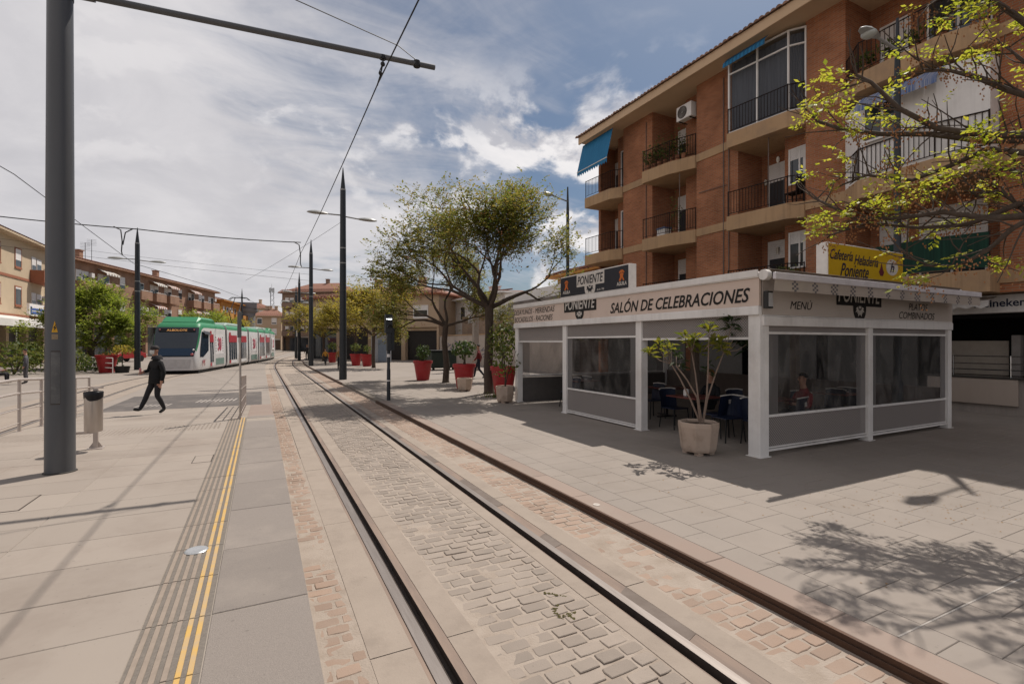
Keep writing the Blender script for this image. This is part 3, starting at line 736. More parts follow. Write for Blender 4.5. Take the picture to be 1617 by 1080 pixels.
for y0, y1, kd in bays:
    for fi, zt in enumerate(ZS):
        L = y1 - y0; poly = slab_poly(y0, y1, kd)
        ztop = ZS[fi + 1] if fi < 2 else ZE
        th = .55
        b = MB(); b.prism(poly[::-1] if False else poly, zt - th, zt, 0) if False else b.prism([p for p in poly[::-1]], zt - th, zt)
        bal = part(b, 'balcony', m_band, bevel=.015)
        n_front = len(poly) - 2
        pts = [(p[0] + .05, p[1] + (-.04 if i == 0 else .03 if i == n_front - 1 else 0)) for i, p in enumerate(poly[:n_front])]
        b = MB(); rail_run(b, pts, zt)
        rl = b.obj('railing', m_iron, bal)
        # returns: nearer half of the bay is brought forward and holds a window; the farther half is a deep loggia with a door
        if kd in 'bcl':
            ym = y0 + L * .42
            b = MB(); b.box(17.05, XB, y0, ym, zt, ztop - .55 if fi < 2 else ZE + .1); part(b, 'brick_return', m_brick)
            if kd != 'b': window_x(17.05, y0 + .15, y0 + (.95 if kd == 'c' else .8), zt + (.85 if kd == 'c' else .2), zt + 2.15, shutter=.28 if kd == 'c' else .0, mullions=1 if kd == 'c' else 0, cur=True)
            window_x(XB, ym + .35, ym + 1.25, zt + .02, zt + 2.15, shutter=.3, mullions=0)
            if kd == 'c':
                b = MB(); b.box(XB - .6, XB - .05, ym, ym + .05, zt + .02, zt + 2.1); w = part(b, 'door_leaf', m_white)
        elif kd == 'e':
            window_x(XB, y0 + .6, y0 + 2.4, zt + .02, zt + 2.15, shutter=.3)
        if kd == 'd':
            if fi == 1:     # white glazed-in balcony with its own window
                b = MB(); q = [(16.5, y1), (15.82, y1 - .78), (15.72, y0 + 1.0), (16.02, y0 + .02), (XB, y0 + .02), (XB, y1)][::-1]
                b.prism(q, zt + .003, zt + 2.35); part(b, 'white_enclosure', m_white)
                for k in range(24):
                    pass
                window_x(15.745, y0 + 1.25, y0 + 2.75, zt + 1.0, zt + 2.05, shutter=.0, mullions=2, cur=True)
                b = MB(); b.box(15.735, 15.765, y0 + 1.0, y1 - .8, zt + 2.06, zt + 2.33); part(b, 'shutter_box', m_white)
                b = MB(); b.face([(15.72, y1 - .9, zt + 2.34), (15.72, y0 + .8, zt + 2.34), (15.28, y0 + .8, zt + 1.98), (15.28, y1 - .9, zt + 1.98)]); b.face([(15.28, y1 - .9, zt + 1.98), (15.28, y0 + .8, zt + 1.98), (15.26, y0 + .8, zt + 1.8), (15.26, y1 - .9, zt + 1.8)])
                part(b, 'blue_awning', mat('blue_awning_cloth', (.05, .10, .24), .8, (.3, .3, .34), 3, .2, stretch=(.5, 12, .3)))
            elif fi == 0:
                b = MB(); pp = [(p[0] - .03, p[1]) for p in pts[1:3]] + [(pts[3][0] - .03, pts[3][1])]
                for p, q in zip(pp, pp[1:]): b.face([(p[0], p[1], zt + .06), (q[0], q[1], zt + .06), (q[0], q[1], zt + .93), (p[0], p[1], zt + .93)])
                b.obj('railing_cloth', m_green, bal)
                window_x(XB, y0 + .7, y0 + 2.3, zt + .02, zt + 2.2, shutter=.55)
                window_x(XB, y1 - 1.1, y1 - .3, zt + .02, zt + 2.2, shutter=.5)
            else:
                window_x(XB, y0 + .6, y0 + 2.1, zt + .02, zt + 2.2, shutter=.0); window_x(XB, y1 - 1.15, y1 - .3, zt + .02, zt + 2.2, shutter=.8, mullions=0)
        if kd == 'c' and fi == 2:      # glazed-in balcony
            pp = [(p[0] + .09, p[1]) for p in poly[:3]]; b = MB(); gl = MB(); cu_ = MB(); zt2 = ZE - .15
            pp[0] = (pp[0][0], pp[0][1] - .05)
            for p, q in zip(pp, pp[1:]):
                P, Q = Vector((*p, 0)), Vector((*q, 0)); d = (Q - P)
                for z in (zt + .02, zt + 2.25, zt + 2.78): b.tube([P + Vector((0, 0, z)), Q + Vector((0, 0, z))], .035, 4)
                for k in range(0 if p is pp[0] else 1, 3 if d.length > 1.2 else 2):
                    c = P + d * (k / (2 if d.length > 1.2 else 1)); b.tube([c + Vector((0, 0, zt)), c + Vector((0, 0, zt2))], .04, 4)
                nrm = Vector((.02, 0, 0)); gl.face([P + nrm + Vector((0, 0, zt)), Q + nrm + Vector((0, 0, zt)), Q + nrm + Vector((0, 0, zt2)), P + nrm + Vector((0, 0, zt2))])
                n = 16
                for k in range(n):
                    a = P + d * (k / n) + Vector((.16 + .03 * (k % 2), 0, 0)); e = P + d * ((k + 1) / n) + Vector((.16 + .03 * ((k + 1) % 2), 0, 0))
                    cu_.face([a + Vector((0, 0, zt)), e + Vector((0, 0, zt)), e + Vector((0, 0, zt + 2.7)), a + Vector((0, 0, zt + 2.7))])
            P = Vector((*pp[0], 0)); Q = Vector((XP + .3, pp[0][1], 0))
            gl.face([P + Vector((0, 0, zt)), Q + Vector((0, 0, zt)), Q + Vector((0, 0, zt2)), P + Vector((0, 0, zt2))])
            g = part(b, 'glazing', m_white); gl.obj('pane', clear_mat('enclosure_glass', (.75, .78, .8), .10), g); cu_.obj('curtain', m_curtain, g)
            b = MB(); n = 22; ya, yb = y1 - .02, y0 + .9
            for k in range(n):
                y_a, y_b = ya + (yb - ya) * k / n, ya + (yb - ya) * (k + 1) / n
                for s in (0, 1):
                    z0_, z1_ = ZE - .12 - .22 * s, ZE - .12 - .22 * (s + 1); x0_, x1_ = 15.86 - .22 * s, 15.86 - .22 * (s + 1)
                    if s == 1: z1_ = z0_ - .2; x1_ = x0_ - .02
                    b.face([(x0_, y_a, z0_), (x0_, y_b, z0_), (x1_, y_b, z1_ + (.03 if s else 0)), (x1_, y_a, z1_ + (.03 if s else 0))], k % 2)
            part(b, 'blue_awning', [m_blue, mat('blue_canvas_dark', (.015, .10, .2), .8)])
        if kd == 'l' and fi == 2:
            b = MB(); n = 26; ya, yb = y1 - .05, y0 - .05
            for k in range(n):
                y_a, y_b = ya + (yb - ya) * k / n, ya + (yb - ya) * (k + 1) / n
                b.face([(15.8, y_a, ZE - .1), (15.8, y_b, ZE - .1), (15.42, y_b, ZE - 1.62), (15.42, y_a, ZE - 1.62)])
                zb = ZE - 1.86 + .06 * math.cos(k * math.pi)
                b.face([(15.42, y_a, ZE - 1.66), (15.42, y_b, ZE - 1.66), (15.41, y_b, zb), (15.41, y_a, ZE - 1.86 - .06 * math.cos(k * math.pi))])
            aw = part(b, 'blue_awning', m_blue)
            b = MB(); b.tube([(15.415, ya, ZE - 1.64), (15.415, yb, ZE - 1.64)], .025, 6)
            b.obj('awning_bar', m_white, aw)
# plants and odds on the balconies
for k in range(7): pot_plant(16.03 + .05 * k, 17.55 - .31 * k, ZS[2] + .02, .8 + .12 * (k % 3), 'leafy pot plant on the top balcony railing under the air conditioner', rb)
for k in range(4): pot_plant(16.0 + .03 * k, 8.3 - .6 * k, ZS[2] + .02, .45, 'small pot plant on the uppermost right balcony', rb)
for k in range(3): pot_plant(16.35, 11.4 - .3 * k, ZS[0] + .1, .5, 'dark pot plant under the lowest window above the cafe roof', rb)
pot_plant(16.25, 16.1, ZS[1] + .02, 1.5, 'tall thin pot plant on the middle floor balcony', rb)
t = thing('storage_box', 'pale storage box on the middle floor balcony', 'box', (16.4, 17.0, ZS[1]))
b = MB(); b.box(16.3, 16.7, 16.8, 17.3, ZS[1] + .01, ZS[1] + .38); b.obj('box_body', m_white, t, bevel=.02); b = MB(); b.box(16.28, 16.72, 16.78, 17.32, ZS[1] + .382, ZS[1] + .45); b.obj('lid', mat('blue_plastic', (.1, .14, .25), .5), t, bevel=.01)
t = thing('balcony_chair', 'dark slatted chair on the middle balcony beside the white door', 'chair', (16.7, 11.0, ZS[1]))
b = MB(); b.box(16.5, 16.95, 10.75, 11.2, ZS[1] + .42, ZS[1] + .46); b.obj('seat', m_iron, t); b = MB(); b.box(16.5, 16.95, 10.73, 10.77, ZS[1] + .46, ZS[1] + .95); b.obj('backrest', m_iron, t)
for x_ in (16.52, 16.92):
    for y_ in (10.77, 11.17): b = MB(); b.box(x_ - .015, x_ + .015, y_ - .015, y_ + .015, ZS[1] + .01, ZS[1] + .42); b.obj('leg', m_iron, t)
def ac(x, y, z, lab):
    t = thing('air_conditioner', lab, 'air conditioner', (x, y, z))
    b = MB(); b.box(x, x + .32, y - .42, y + .42, z, z + .62); b.obj('casing', m_white, t, bevel=.02)
    b = MB(); 
    for r in (.06, .11, .16, .21, .25): b.lathe([(r - .008, 0), (r - .008, .012), (r + .008, .012), (r + .008, 0)], 22, (0, 0, 0), cap=False)
    b.xform(Matrix.Translation((x - .004, y + .08, z + .31)) @ Matrix.Rotation(R(-90), 4, 'Y')); b.obj('grille', m_iron, t)
    b = MB(); b.lathe([(.26, 0), (.26, .003)], 22); b.xform(Matrix.Translation((x - .001, y + .08, z + .31)) @ Matrix.Rotation(R(-90), 4, 'Y')); b.obj('fan_opening', mat('fan_grey', (.3, .28, .26), .7), t)
    b = MB(); 
    for s in (-.3, .3): b.box(x + .04, x + .55, y + s - .015, y + s + .015, z - .04, z - .003)
    b.obj('bracket', m_iron, t)
ac(16.35, 15.72, ZS[2] + 1.75, 'white air conditioner high on the brick wall under the eave')
ac(16.9, 20.9, ZS[0] + 1.1, 'air conditioner in the shade behind the black rooftop sign')
# wall lamps, pipes
for (x, y, z) in ((XB - .12, 12.85, ZS[1] + 1.5), (17.05 - .1, 11.75, ZS[1] + 1.9), (XB - .12, 12.35, ZS[0] + 1.75)):
    t = thing('wall_lamp', 'small lantern on the brick wall ' + ('beside the middle balcony window' if x < 17.5 else 'at the left end of the middle balcony' if y > 12.5 else 'of the lowest balcony above the cafe roof'), 'wall lamp', (x, y, z), group='small lanterns on the brick wall')
    b = MB(); b.lathe([(.03, -.1), (.06, 0), (.05, .1), (.01, .14)], 8, (x, y, z)); b.obj('lantern', mat('lamp_glass', (.55, .5, .42), .4), t, smooth=30); b = MB(); b.box(x, x + .1, y - .02, y + .02, z + .1, z + .13); b.obj('bracket', m_iron, t)
b = MB()
for x, y in ((XP - .03, 13.5), (XP - .03, 13.75), (XP - .02, 18.2)): b.tube([(x, y, 3.2), (x, y, ZE - .35)], .022, 6)
b.tube([(XP - .03, 13.6, 8.2), (XP - .03, 15.0, 8.25)], .014, 5)
b.tube([(16.3, 15.9, ZS[1] + .9), (16.3, 15.9, ZS[2] - .6)], .018, 5); b.tube([(16.35, 11.7, ZS[1]), (16.35, 11.7, ZS[2] - .5)], .018, 5)
part(b, 'drain_pipe', m_pipe)
# eave: soffit board, fascia and one row of curved tiles you can count
XE = 15.55
b = MB(); b.prism([(XE + .02, -4.5), (XB + 8, -4.5), (XB + 8, 22.4), (XE + .02, 22.4)], ZE - .02, ZE + .12); part(b, 'eave', m_soffit)
b = MB(); b.prism([(XE - .06, -4.5), (XE + .02, -4.5), (XE + .02, 22.45), (XE - .06, 22.45)], ZE - .1, ZE + .28); part(b, 'fascia', m_soffit, bevel=.015)
b = MB(); b.face([(XE - .1, -4.5, ZE + .29), (XE - .1, 22.5, ZE + .29), (XB + 3, 22.5, ZE + 1.9), (XB + 3, -4.5, ZE + 1.9)][::-1]); b.face([(XB + 3, -4.5, ZE + 1.9), (XB + 3, 22.5, ZE + 1.9), (XB + 9, 22.5, ZE + .3), (XB + 9, -4.5, ZE + .3)][::-1])
b.face([(XE + .02, 22.42, ZE + .1), (XB + 8, 22.42, ZE + .1), (XB + 3, 22.42, ZE + 1.88)][::-1])
part(b, 'roof', m_rooftile)
q = MB(); n = 7; Lr = 1.0
for s in range(2):
    for k in range(n + 1):
        a = math.pi * k / n; q.v.append((-.06 + Lr * s, math.cos(a) * .10, math.sin(a) * .095 + .33 * Lr * s * .95 - .0))
for k in range(n): q.f.append((k, k + 1, n + 2 + k, n + 1 + k)[::-1]); q.m.append(0)
q.f.append(tuple(range(n + 1))); q.m.append(0)
proto = None; y = -4.4
roofp = bpy.data.objects['roof']
while y < 22.5:
    if proto is None: proto = q.obj('roof_tile', m_rooftile, bld, world=False, smooth=50); o = proto
    else: o = link_copy(proto, bld)
    o.location = (XE - .1 - XP + rnd.uniform(-.02, .02), y - 14, ZE + .27 + rnd.uniform(-.01, .01)); y += .215

# ------------------------------------------------------------------ ground floor bar under the building
m_counter = mat('counter_panel', (.40, .33, .28), .5, (.34, .28, .235), 1.5, .5, stretch=(1, 1, .2))
m_tile = mat('counter_tile', (.30, .26, .23), .6, (.24, .21, .19), 9, .3, stretch=(.3, 1, .1))
m_chrome = mat('chrome', (.6, .6, .6), .18, metal=1.0)
bar = thing('corner_bar', 'dark open bar front with white sign band and long counter under the brick building', 'bar', (17.0, 5, 0))
b = MB(); b.box(16.95, 17.4, -4, 6.9, 2.72, 3.18); b.box(17.0, 17.4, 6.9, 22.3, 2.6, 3.18); bd = b.obj('sign_band', m_white, bar, bevel=.01)
b = MB(); b.box(17.2, 17.9, -4, 7.3, ZP, 1.0); b.box(17.02, 17.12, -4, -1.5, ZP, 2.72); b.obj('counter_base', m_tile, bar)
b = MB(); b.box(17.12, 17.2, 5.35, 7.25, .32, 1.0); b.obj('counter_panel', m_counter, bar, bevel=.01)
b = MB(); b.box(17.1, 17.95, -4, 7.32, 1.002, 1.05); b.obj('counter_top', mat('dark_stone', (.05, .045, .04), .25), bar, bevel=.006)
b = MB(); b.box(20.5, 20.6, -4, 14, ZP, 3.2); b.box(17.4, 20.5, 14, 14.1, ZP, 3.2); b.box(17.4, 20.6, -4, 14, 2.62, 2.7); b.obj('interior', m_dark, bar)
b = MB()
for z in (1.22, 1.38, 1.58): b.tube([(17.5, -3, z), (17.5, 6.9, z)], .018, 6)
for y in (0, 2.4, 4.2, 5.6, 6.8): b.tube([(17.5, y, 1.05), (17.5, y, 1.6)], .018, 6)
b.obj('counter_rail', m_chrome, bar)
b = MB(); b.box(18.3, 18.34, 5.9, 7.3, 1.05, 2.0); b.box(18.3, 18.34, 5.0, 5.55, 1.75, 2.0); b.obj('back_panel', mat('pale_board', (.42, .36, .3), .7), bar)
for y_ in (4.75, 5.6): b = MB(); b.box(18.1, 18.3, y_, y_ + .18, 1.055, 2.15); b.obj('pillar', mat('grey_pillar', (.3, .27, .25), .7), bar)
b = MB()
for k in range(5): b.lathe([(.03, 0), (.035, .12), (.012, .18), (.012, .24)], 8, (18.9, 4.7 + .14 * k, 2.1))
b.obj('hanging_glass', m_chrome, bar)
# pavement-level closed front farther along
b = MB()
for k in range(5): b.box(17.35, 17.4, 7.6 + k * 3.0, 10.2 + k * 3.0, ZP, 2.6)
b.obj('shop_front', mat('grey_front', (.09, .085, .08), .6), bar)
lettering('Heineken', bar, mat('navy_letters', (.012, .022, .055), .5), (16.948, 5.645, 2.97), (0, -1, 0), (0, 0, 1), 1.0, .20, bold=.02)
# little white scalloped awning beside the sign
b = MB(); n = 3
for k in range(n):
    y_a, y_b = 6.54 - .30 * k, 6.54 - .30 * (k + 1)
    b.face([(16.9, y_a, 3.14), (16.9, y_b, 3.14), (16.35, y_b, 3.02), (16.35, y_a, 3.02)])
    b.face([(16.35, y_a, 3.02), (16.35, y_b, 3.02), (16.34, y_b, 2.88), (16.34, (y_a + y_b) / 2, 2.82), (16.34, y_a, 2.88)])
b.obj('small_awning', m_white, bar)

# ================================================================== CAFE PAVILION
m_pink = mat('pinkish_panel', (0.64, 0.52, 0.445), .6, (0.59, 0.475, 0.405), .9, .5, dirt=(.42, .33, .28), dirt_scale=1.0, dirt_amt=.3)
m_frontpanel = mat('cream_panel', (0.52, 0.46, 0.41), .6, (0.47, 0.415, 0.37), .9, .5, dirt=(.36, .31, .27), dirt_scale=1.0, dirt_amt=.4)
m_black = mat('black_lettering', (.012, .011, .011), .55)
m_ivory = mat('ivory_lettering', (.62, .58, .53), .6)
m_vinyl = clear_mat('clear_vinyl', (.74, .75, .76), .12, .07, (.26, .25, .24), wrinkle=.13)
m_vfilm = clear_mat('vinyl_edge', (.55, .55, .56), .40, .3, (.27, .255, .25))
def mesh_screen():
    m = bpy.data.materials.new('mesh_screen'); m.use_nodes = True; MATS['mesh_screen'] = m
    N = m.node_tree.nodes; L = m.node_tree.links; p = N['Principled BSDF']; o = N['Material Output']
    geo = N.new('ShaderNodeNewGeometry'); s = N.new('ShaderNodeSeparateXYZ'); L.new(geo.outputs['Position'], s.inputs[0])
    a = N.new('ShaderNodeMath'); L.new(s.outputs[0], a.inputs[0]); L.new(s.outputs[1], a.inputs[1])
    def w(sg):
        q = N.new('ShaderNodeMath'); q.operation = 'MULTIPLY_ADD'; L.new(s.outputs[2], q.inputs[0]); q.inputs[1].default_value = sg; L.new(a.outputs[0], q.inputs[2])
        k = N.new('ShaderNodeMath'); k.operation = 'MULTIPLY'; L.new(q.outputs[0], k.inputs[0]); k.inputs[1].default_value = 125
        z = N.new('ShaderNodeMath'); z.operation = 'SINE'; L.new(k.outputs[0], z.inputs[0]); return z.outputs[0]
    mm = N.new('ShaderNodeMath'); mm.operation = 'MAXIMUM'; L.new(w(1.0), mm.inputs[0]); L.new(w(-1.0), mm.inputs[1])
    r = N.new('ShaderNodeMapRange'); r.inputs[1].default_value = .2; r.inputs[2].default_value = .9; r.inputs[3].default_value = .55; r.inputs[4].default_value = 1.25; L.new(mm.outputs[0], r.inputs[0])
    h = N.new('ShaderNodeHueSaturation'); h.inputs['Color'].default_value = (.30, .27, .255, 1); L.new(r.outputs[0], h.inputs['Value']); L.new(h.outputs[0], p.inputs['Base Color'])
    p.inputs['Roughness'].default_value = .7
    t = N.new('ShaderNodeBsdfTransparent'); ms = N.new('ShaderNodeMixShader'); ms.inputs[0].default_value = .78; L.new(t.outputs[0], ms.inputs[1]); L.new(p.outputs[0], ms.inputs[2]); L.new(ms.outputs[0], o.inputs[0])
    return m
m_screen = mesh_screen()
PX0, PX1, PY0, PY1, ZR = 7.2, 13.55, 5.3, 13.95, 3.1
pav = thing('cafe_pavilion', 'white framed cafe pavilion with clear roll-down side panels and lettered fascia', 'pavilion', (PX0, PY0, ZP))
def pp(b, name, m, **k): return b.obj(name, m, pav, **k)
for (x, y, w) in ((PX0 + .11, PY0 + .11, .22), (PX0 + .09, 8.19, .18), (PX0 + .09, 11.08, .18), (PX0 + .09, 13.84, .18), (10.38, PY0 + .07, .15), (13.47, PY0 + .07, .15), (13.47, 9.6, .12), (13.47, 13.84, .12)):
    b = MB(); b.box(x - w / 2, x + w / 2, y - w / 2, y + w / 2, ZP + .012, 2.4 if y > 5.5 or x < 8 else 2.225)
    b.box(x - w / 2 - .03, x + w / 2 + .03, y - w / 2 - .03, y + w / 2 + .03, ZP, ZP + .012)
    pp(b, 'post', m_alu, bevel=.008)
b = MB(); b.box(PX0 + .055, PX1 - .03, PY0 + .025, PY1 - .035, ZR - .12, ZR - .055); pp(b, 'roof', mat('roof_sheet', (.10, .085, .075), .8))
b = MB(); b.box(PX0 + .03, PX1 + .02, PY0 - .01, PY1, ZR - .049, ZR - .04); pp(b, 'roof_cover', mat('roof_cover_grey', (.35, .33, .31), .8))
# long fascia (faces -X)
b = MB(); b.box(PX0 - .05, PX0 + .05, PY0, PY1, 2.4, 2.545); b.box(PX0 - .05, PX0 + .05, PY0, PY1, 3.0, ZR); pp(b, 'fascia_frame', m_alu, bevel=.012)
for y0, y1 in ((PY0, 9.9), (9.9, 11.95), (11.95, PY1)):
    b = MB(); b.box(PX0 - .02, PX0 + .03, y0 + .004, y1 - .004, 2.547, 2.998); pp(b, 'fascia_panel', m_pink)
b = MB(); b.box(PX0 - .065, PX0 - .052, PY0, PY1, 3.02, 3.13); pp(b, 'roof_edge', m_white)
# front fascia (faces -Y)
b = MB(); b.box(PX0 + .05, PX1, PY0 - .03, PY0 + .04, 2.225, 2.38); b.box(PX0 + .06, PX1, PY0 - .015, PY0 + .02, 2.38, 2.405); pp(b, 'fascia_frame', m_alu, bevel=.01)
b = MB(); b.box(PX0 + .06, PX1, PY0 - .005, PY0 + .02, 2.407, 3.05); pp(b, 'fascia_panel', m_frontpanel)
b = MB(); b.box(PX1 - .02, PX1 + .03, PY0, PY1, 2.3, ZR); b.box(PX0, PX1, PY1 - .03, PY1, 2.3, ZR); pp(b, 'fascia_back', m_frontpanel)
# roll-down panels
def vpanel(axis, c, a0, a1, levels, edge=.22):
    """levels: (z_bottom_bar, z_mid_bar, z_top_bar, z_head) of one roll-down panel; axis 'x' = lies in plane x=c"""
    zb, zm, zt, zh = levels
    def bx(b, p0, p1, d0, d1, z0, z1):
        if axis == 'x': b.box(c + d0, c + d1, p0, p1, z0, z1)
        else: b.box(p0, p1, c + d0, c + d1, z0, z1)
    def qd(b, p0, p1, z0, z1):
        if axis == 'x': b.face([(c + .03, p0, z0), (c + .03, p1, z0), (c + .03, p1, z1), (c + .03, p0, z1)])
        else: b.face([(p0, c + .03, z0), (p1, c + .03, z0), (p1, c + .03, z1), (p0, c + .03, z1)])
    b = MB(); bx(b, a0, a1, .01, .05, zt - .02, zt + .02)
    if zm: bx(b, a0, a1, .01, .05, zm - .02, zm + .02); bx(b, a0, a1, .005, .055, zb, zb + .035); bx(b, a0, a1, .012, .05, zb + .05, zb + .07)
    fr = b.obj('roll_down_panel', m_alu, pav)
    b = MB(); qd(b, a0, a1, zt + .02, zh); b.obj('mesh_screen', m_screen, fr)
    if zm: b = MB(); qd(b, a0, a1, zb + .07, zm - .02); b.obj('mesh_screen', m_screen, fr)
    if zm:
        b = MB(); qd(b, a0 + edge, a1 - edge, zm + .02, zt - .02); b.obj('clear_window', m_vinyl, fr)
        for e0, e1 in ((a0, a0 + edge), (a1 - edge, a1)): b = MB(); qd(b, e0, e1, zm + .02, zt - .02); b.obj('window_edge', m_vfilm, fr)
vpanel('x', PX0 + .02, 11.17, 13.75, (0, 0, 1.98, 2.4))
vpanel('x', PX0 + .02, 8.28, 10.99, (.11, .74, 2.08, 2.4))
vpanel('x', PX0 + .02, 5.52, 8.10, (0, 0, 2.02, 2.4))
vpanel('y', PY0 + .02, 7.42, 10.30, (.16, .74, 2.11, 2.225), .3)
vpanel('y', PY0 + .02, 10.46, 13.39, (.16, .72, 2.11, 2.225), .2)
vpanel('y', PY1 - .1, 7.4, 13.4, (.12, .9, 2.1, 2.4), .3)
b = MB(); b.box(PX1 - .06, PX1, PY0 + .2, PY1 - .1, ZP, .95); pp(b, 'low_wall', mat('low_wall', (.20, .16, .14), .8))
b = MB(); b.box(7.4, 13.4, PY1 - .16, PY1 - .12, ZP, .84); pp(b, 'end_panel', mat('grey_panel', (.11, .10, .095), .7))
for x, y in ((10.4, 9.6), (12.2, 8.0)):
    b = MB(); b.box(x - .08, x + .08, y - .08, y + .08, ZP, 2.98); pp(b, 'inner_post', mat('brown_post', (.28, .22, .18), .7))
# awning box along the front, bar, cloth and patterned valance
aw = MB(); aw.box(PX0 + .07, PX1 + .05, PY0 - .14, PY0 + .06, 3.065, 3.135); aw = pp(aw, 'front_awning', mat('awning_cover', (.10, .075, .055), .7, (.16, .125, .10), 4), bevel=.01)
b = MB(); b.tube([(PX0 - .045, PY0 - .085, 3.035), (PX0 + .06, PY0 - .085, 3.035)], .085, 14); b.obj('end_cap', m_white, aw, smooth=40); b = MB(); b.tube([(PX1, PY0 - .09, 3.03), (PX1 + .08, PY0 - .09, 3.03)], .09, 14); b.obj('end_cap', m_white, aw, smooth=40)
YB = 4.78
b = MB(); b.face([(PX0 + .05, PY0 - .12, 3.06), (PX1, PY0 - .12, 3.06), (PX1 - .15, YB, 3.0), (PX0 + .02, YB, 3.0)]); b.obj('awning_cloth', mat('awning_cloth', (.13, .10, .08), .8), aw)
b = MB(); b.box(PX0 - .4, PX1 - .1, YB - .03, YB + .02, 2.895, 3.0); b.obj('awning_bar', mat('lilac_white', (.66, .63, .66), .4), aw, bevel=.012)
v = MB(); n = 132; x0_, x1_ = PX0 - .38, PX1 - .12
for k in range(n):
    xa, xb_ = x0_ + (x1_ - x0_) * k / n, x0_ + (x1_ - x0_) * (k + 1) / n
    ph = (k * (x1_ - x0_) / n) % .52
    for j in range(5):
        za, zb_ = 2.895 - .034 * j, 2.895 - .034 * (j + 1); w0 = .02 * math.sin(xa * 3.1) * j / 5; w1 = .02 * math.sin(xb_ * 3.1) * j / 5
        chk = ph > .36 and (k + j) % 2
        v.face([(xa, YB + w0, za), (xb_, YB + w1, za), (xb_, YB + w1, zb_), (xa, YB + w0, zb_)], 1 if chk else 0)
v.obj('valance', [mat('valance_cloth', (.42, .36, .31), .85, (.36, .31, .27), 3), mat('valance_grey', (.13, .12, .13), .85)], aw)
b = MB()
for x in (PX0 + .7, 10.4, PX1 - .8): b.tube([(x, PY0 - .1, 2.95), (x + .25, PY0 - .3, 2.93), (x, YB + .03, 2.95)], .02, 6)
b.obj('folding_arm', m_alu, aw)
# outside flood light and box at the corner
b = MB(); b.box(PX0 + .02, PX0 + .16, PY0 - .12, PY0 - .04, 2.50, 2.78); fl = pp(b, 'corner_lamp', mat('dark_frame', (.03, .03, .03), .5), bevel=.01)
b = MB(); b.box(PX0 + .04, PX0 + .14, PY0 - .128, PY0 - .121, 2.53, 2.75); b.obj('lens', mat('lens_pale', (.45, .45, .45), .3), fl)
# lettering on the fascias
LX, LY = (0, -1, 0), (1, 0, 0); UP = (0, 0, 1)
def crest(c, rt, s, plate, ink, plate_m=None, name='crest', dep=.2, hw=.145):
    """letter plate with a shield of rays under it"""
    c = Vector(c); rt = Vector(rt); up = Vector(UP); nm = rt.cross(up)
    b = MB(); P = lambda x, z, e: c + rt * x * s + up * z * s + nm * e
    b.face([P(-.5, -.02, .003), P(.5, -.02, .003), P(.5, .25, .003), P(-.5, .25, .003)])
    n = 14; b.face([P(hw * math.cos(a) , -.02 - dep * abs(math.sin(a)) ** .8, .0035) for a in [math.pi + math.pi * k / n for k in range(n + 1)]])
    o = b.obj(name, plate, pav if plate_m is None else plate_m)
    b = MB()
    for k in range(9):
        a = math.pi + math.pi * (k + .5) / 9; l = .12 if k % 2 else .10
        d = (math.cos(a) * hw / .155, math.sin(a) * 5.4 * dep); w = (-d[1] * .13, d[0] * .13)
        b.face([P(d[0] * .035, -.035 + d[1] * .03, .007), P(d[0] * l * .6 + w[0] * .13, -.035 + d[1] * l * .6 + w[1] * .13, .007), P(d[0] * l, -.035 + d[1] * l, .007), P(d[0] * l * .6 - w[0] * .13, -.035 + d[1] * l * .6 - w[1] * .13, .007)])
    b.face([P(.03 * math.cos(a), -.02 - abs(.035 * math.sin(a)), .0075) for a in [math.pi + math.pi * k / 8 for k in range(9)]])
    b.obj('rays', ink, o)
    lettering('PONIENTE', o, ink, c + up * .115 * s + nm * .004, rt, UP, .93 * s, .19 * s, .22, .012)
    return o
xf = PX0 - .022
def ypix(u): return at_d(u, PX0 / (SN + (u - U0) / F * CS))[1]
lettering('SALÓN DE CELEBRACIONES', pav, m_black, (xf, (ypix(965) + ypix(1186)) / 2, 2.765), LX, UP, abs(ypix(965) - ypix(1186)), .30, .28, .018)
lettering('DESAYUNOS - MERIENDAS', pav, m_black, (xf, (ypix(813) + ypix(877)) / 2, 2.885), LX, UP, abs(ypix(813) - ypix(877)), .155, .3, .0)
lettering('BOCADILLOS - RACIONES', pav, m_black, (xf, (ypix(814) + ypix(874)) / 2, 2.66), LX, UP, abs(ypix(814) - ypix(874)), .155, .3, .0)
crest((xf, (ypix(892) + ypix(943)) / 2, 2.765), LX, abs(ypix(892) - ypix(943)), m_black, m_ivory, dep=.155, hw=.135)
yf = PY0 - .007
def xpix(u, Y=PY0): return at_d(u, Y / (CS - (u - U0) / F * SN))[0]
lettering('MENÚ', pav, m_black, ((xpix(1247) + xpix(1282)) / 2, yf, 2.60), LY, UP, xpix(1282) - xpix(1247), .17, .25, 0)
crest(((xpix(1320) + xpix(1391)) / 2, yf, 2.66), LY, xpix(1391) - xpix(1320), m_black, m_ivory)
lettering('PLATOS', pav, m_black, ((xpix(1434) + xpix(1464)) / 2, yf, 2.68), LY, UP, xpix(1464) - xpix(1434), .14, .25, 0)
lettering('COMBINADOS', pav, m_black, ((xpix(1419) + xpix(1475)) / 2, yf, 2.50), LY, UP, xpix(1475) - xpix(1419), .14, .25, 0)

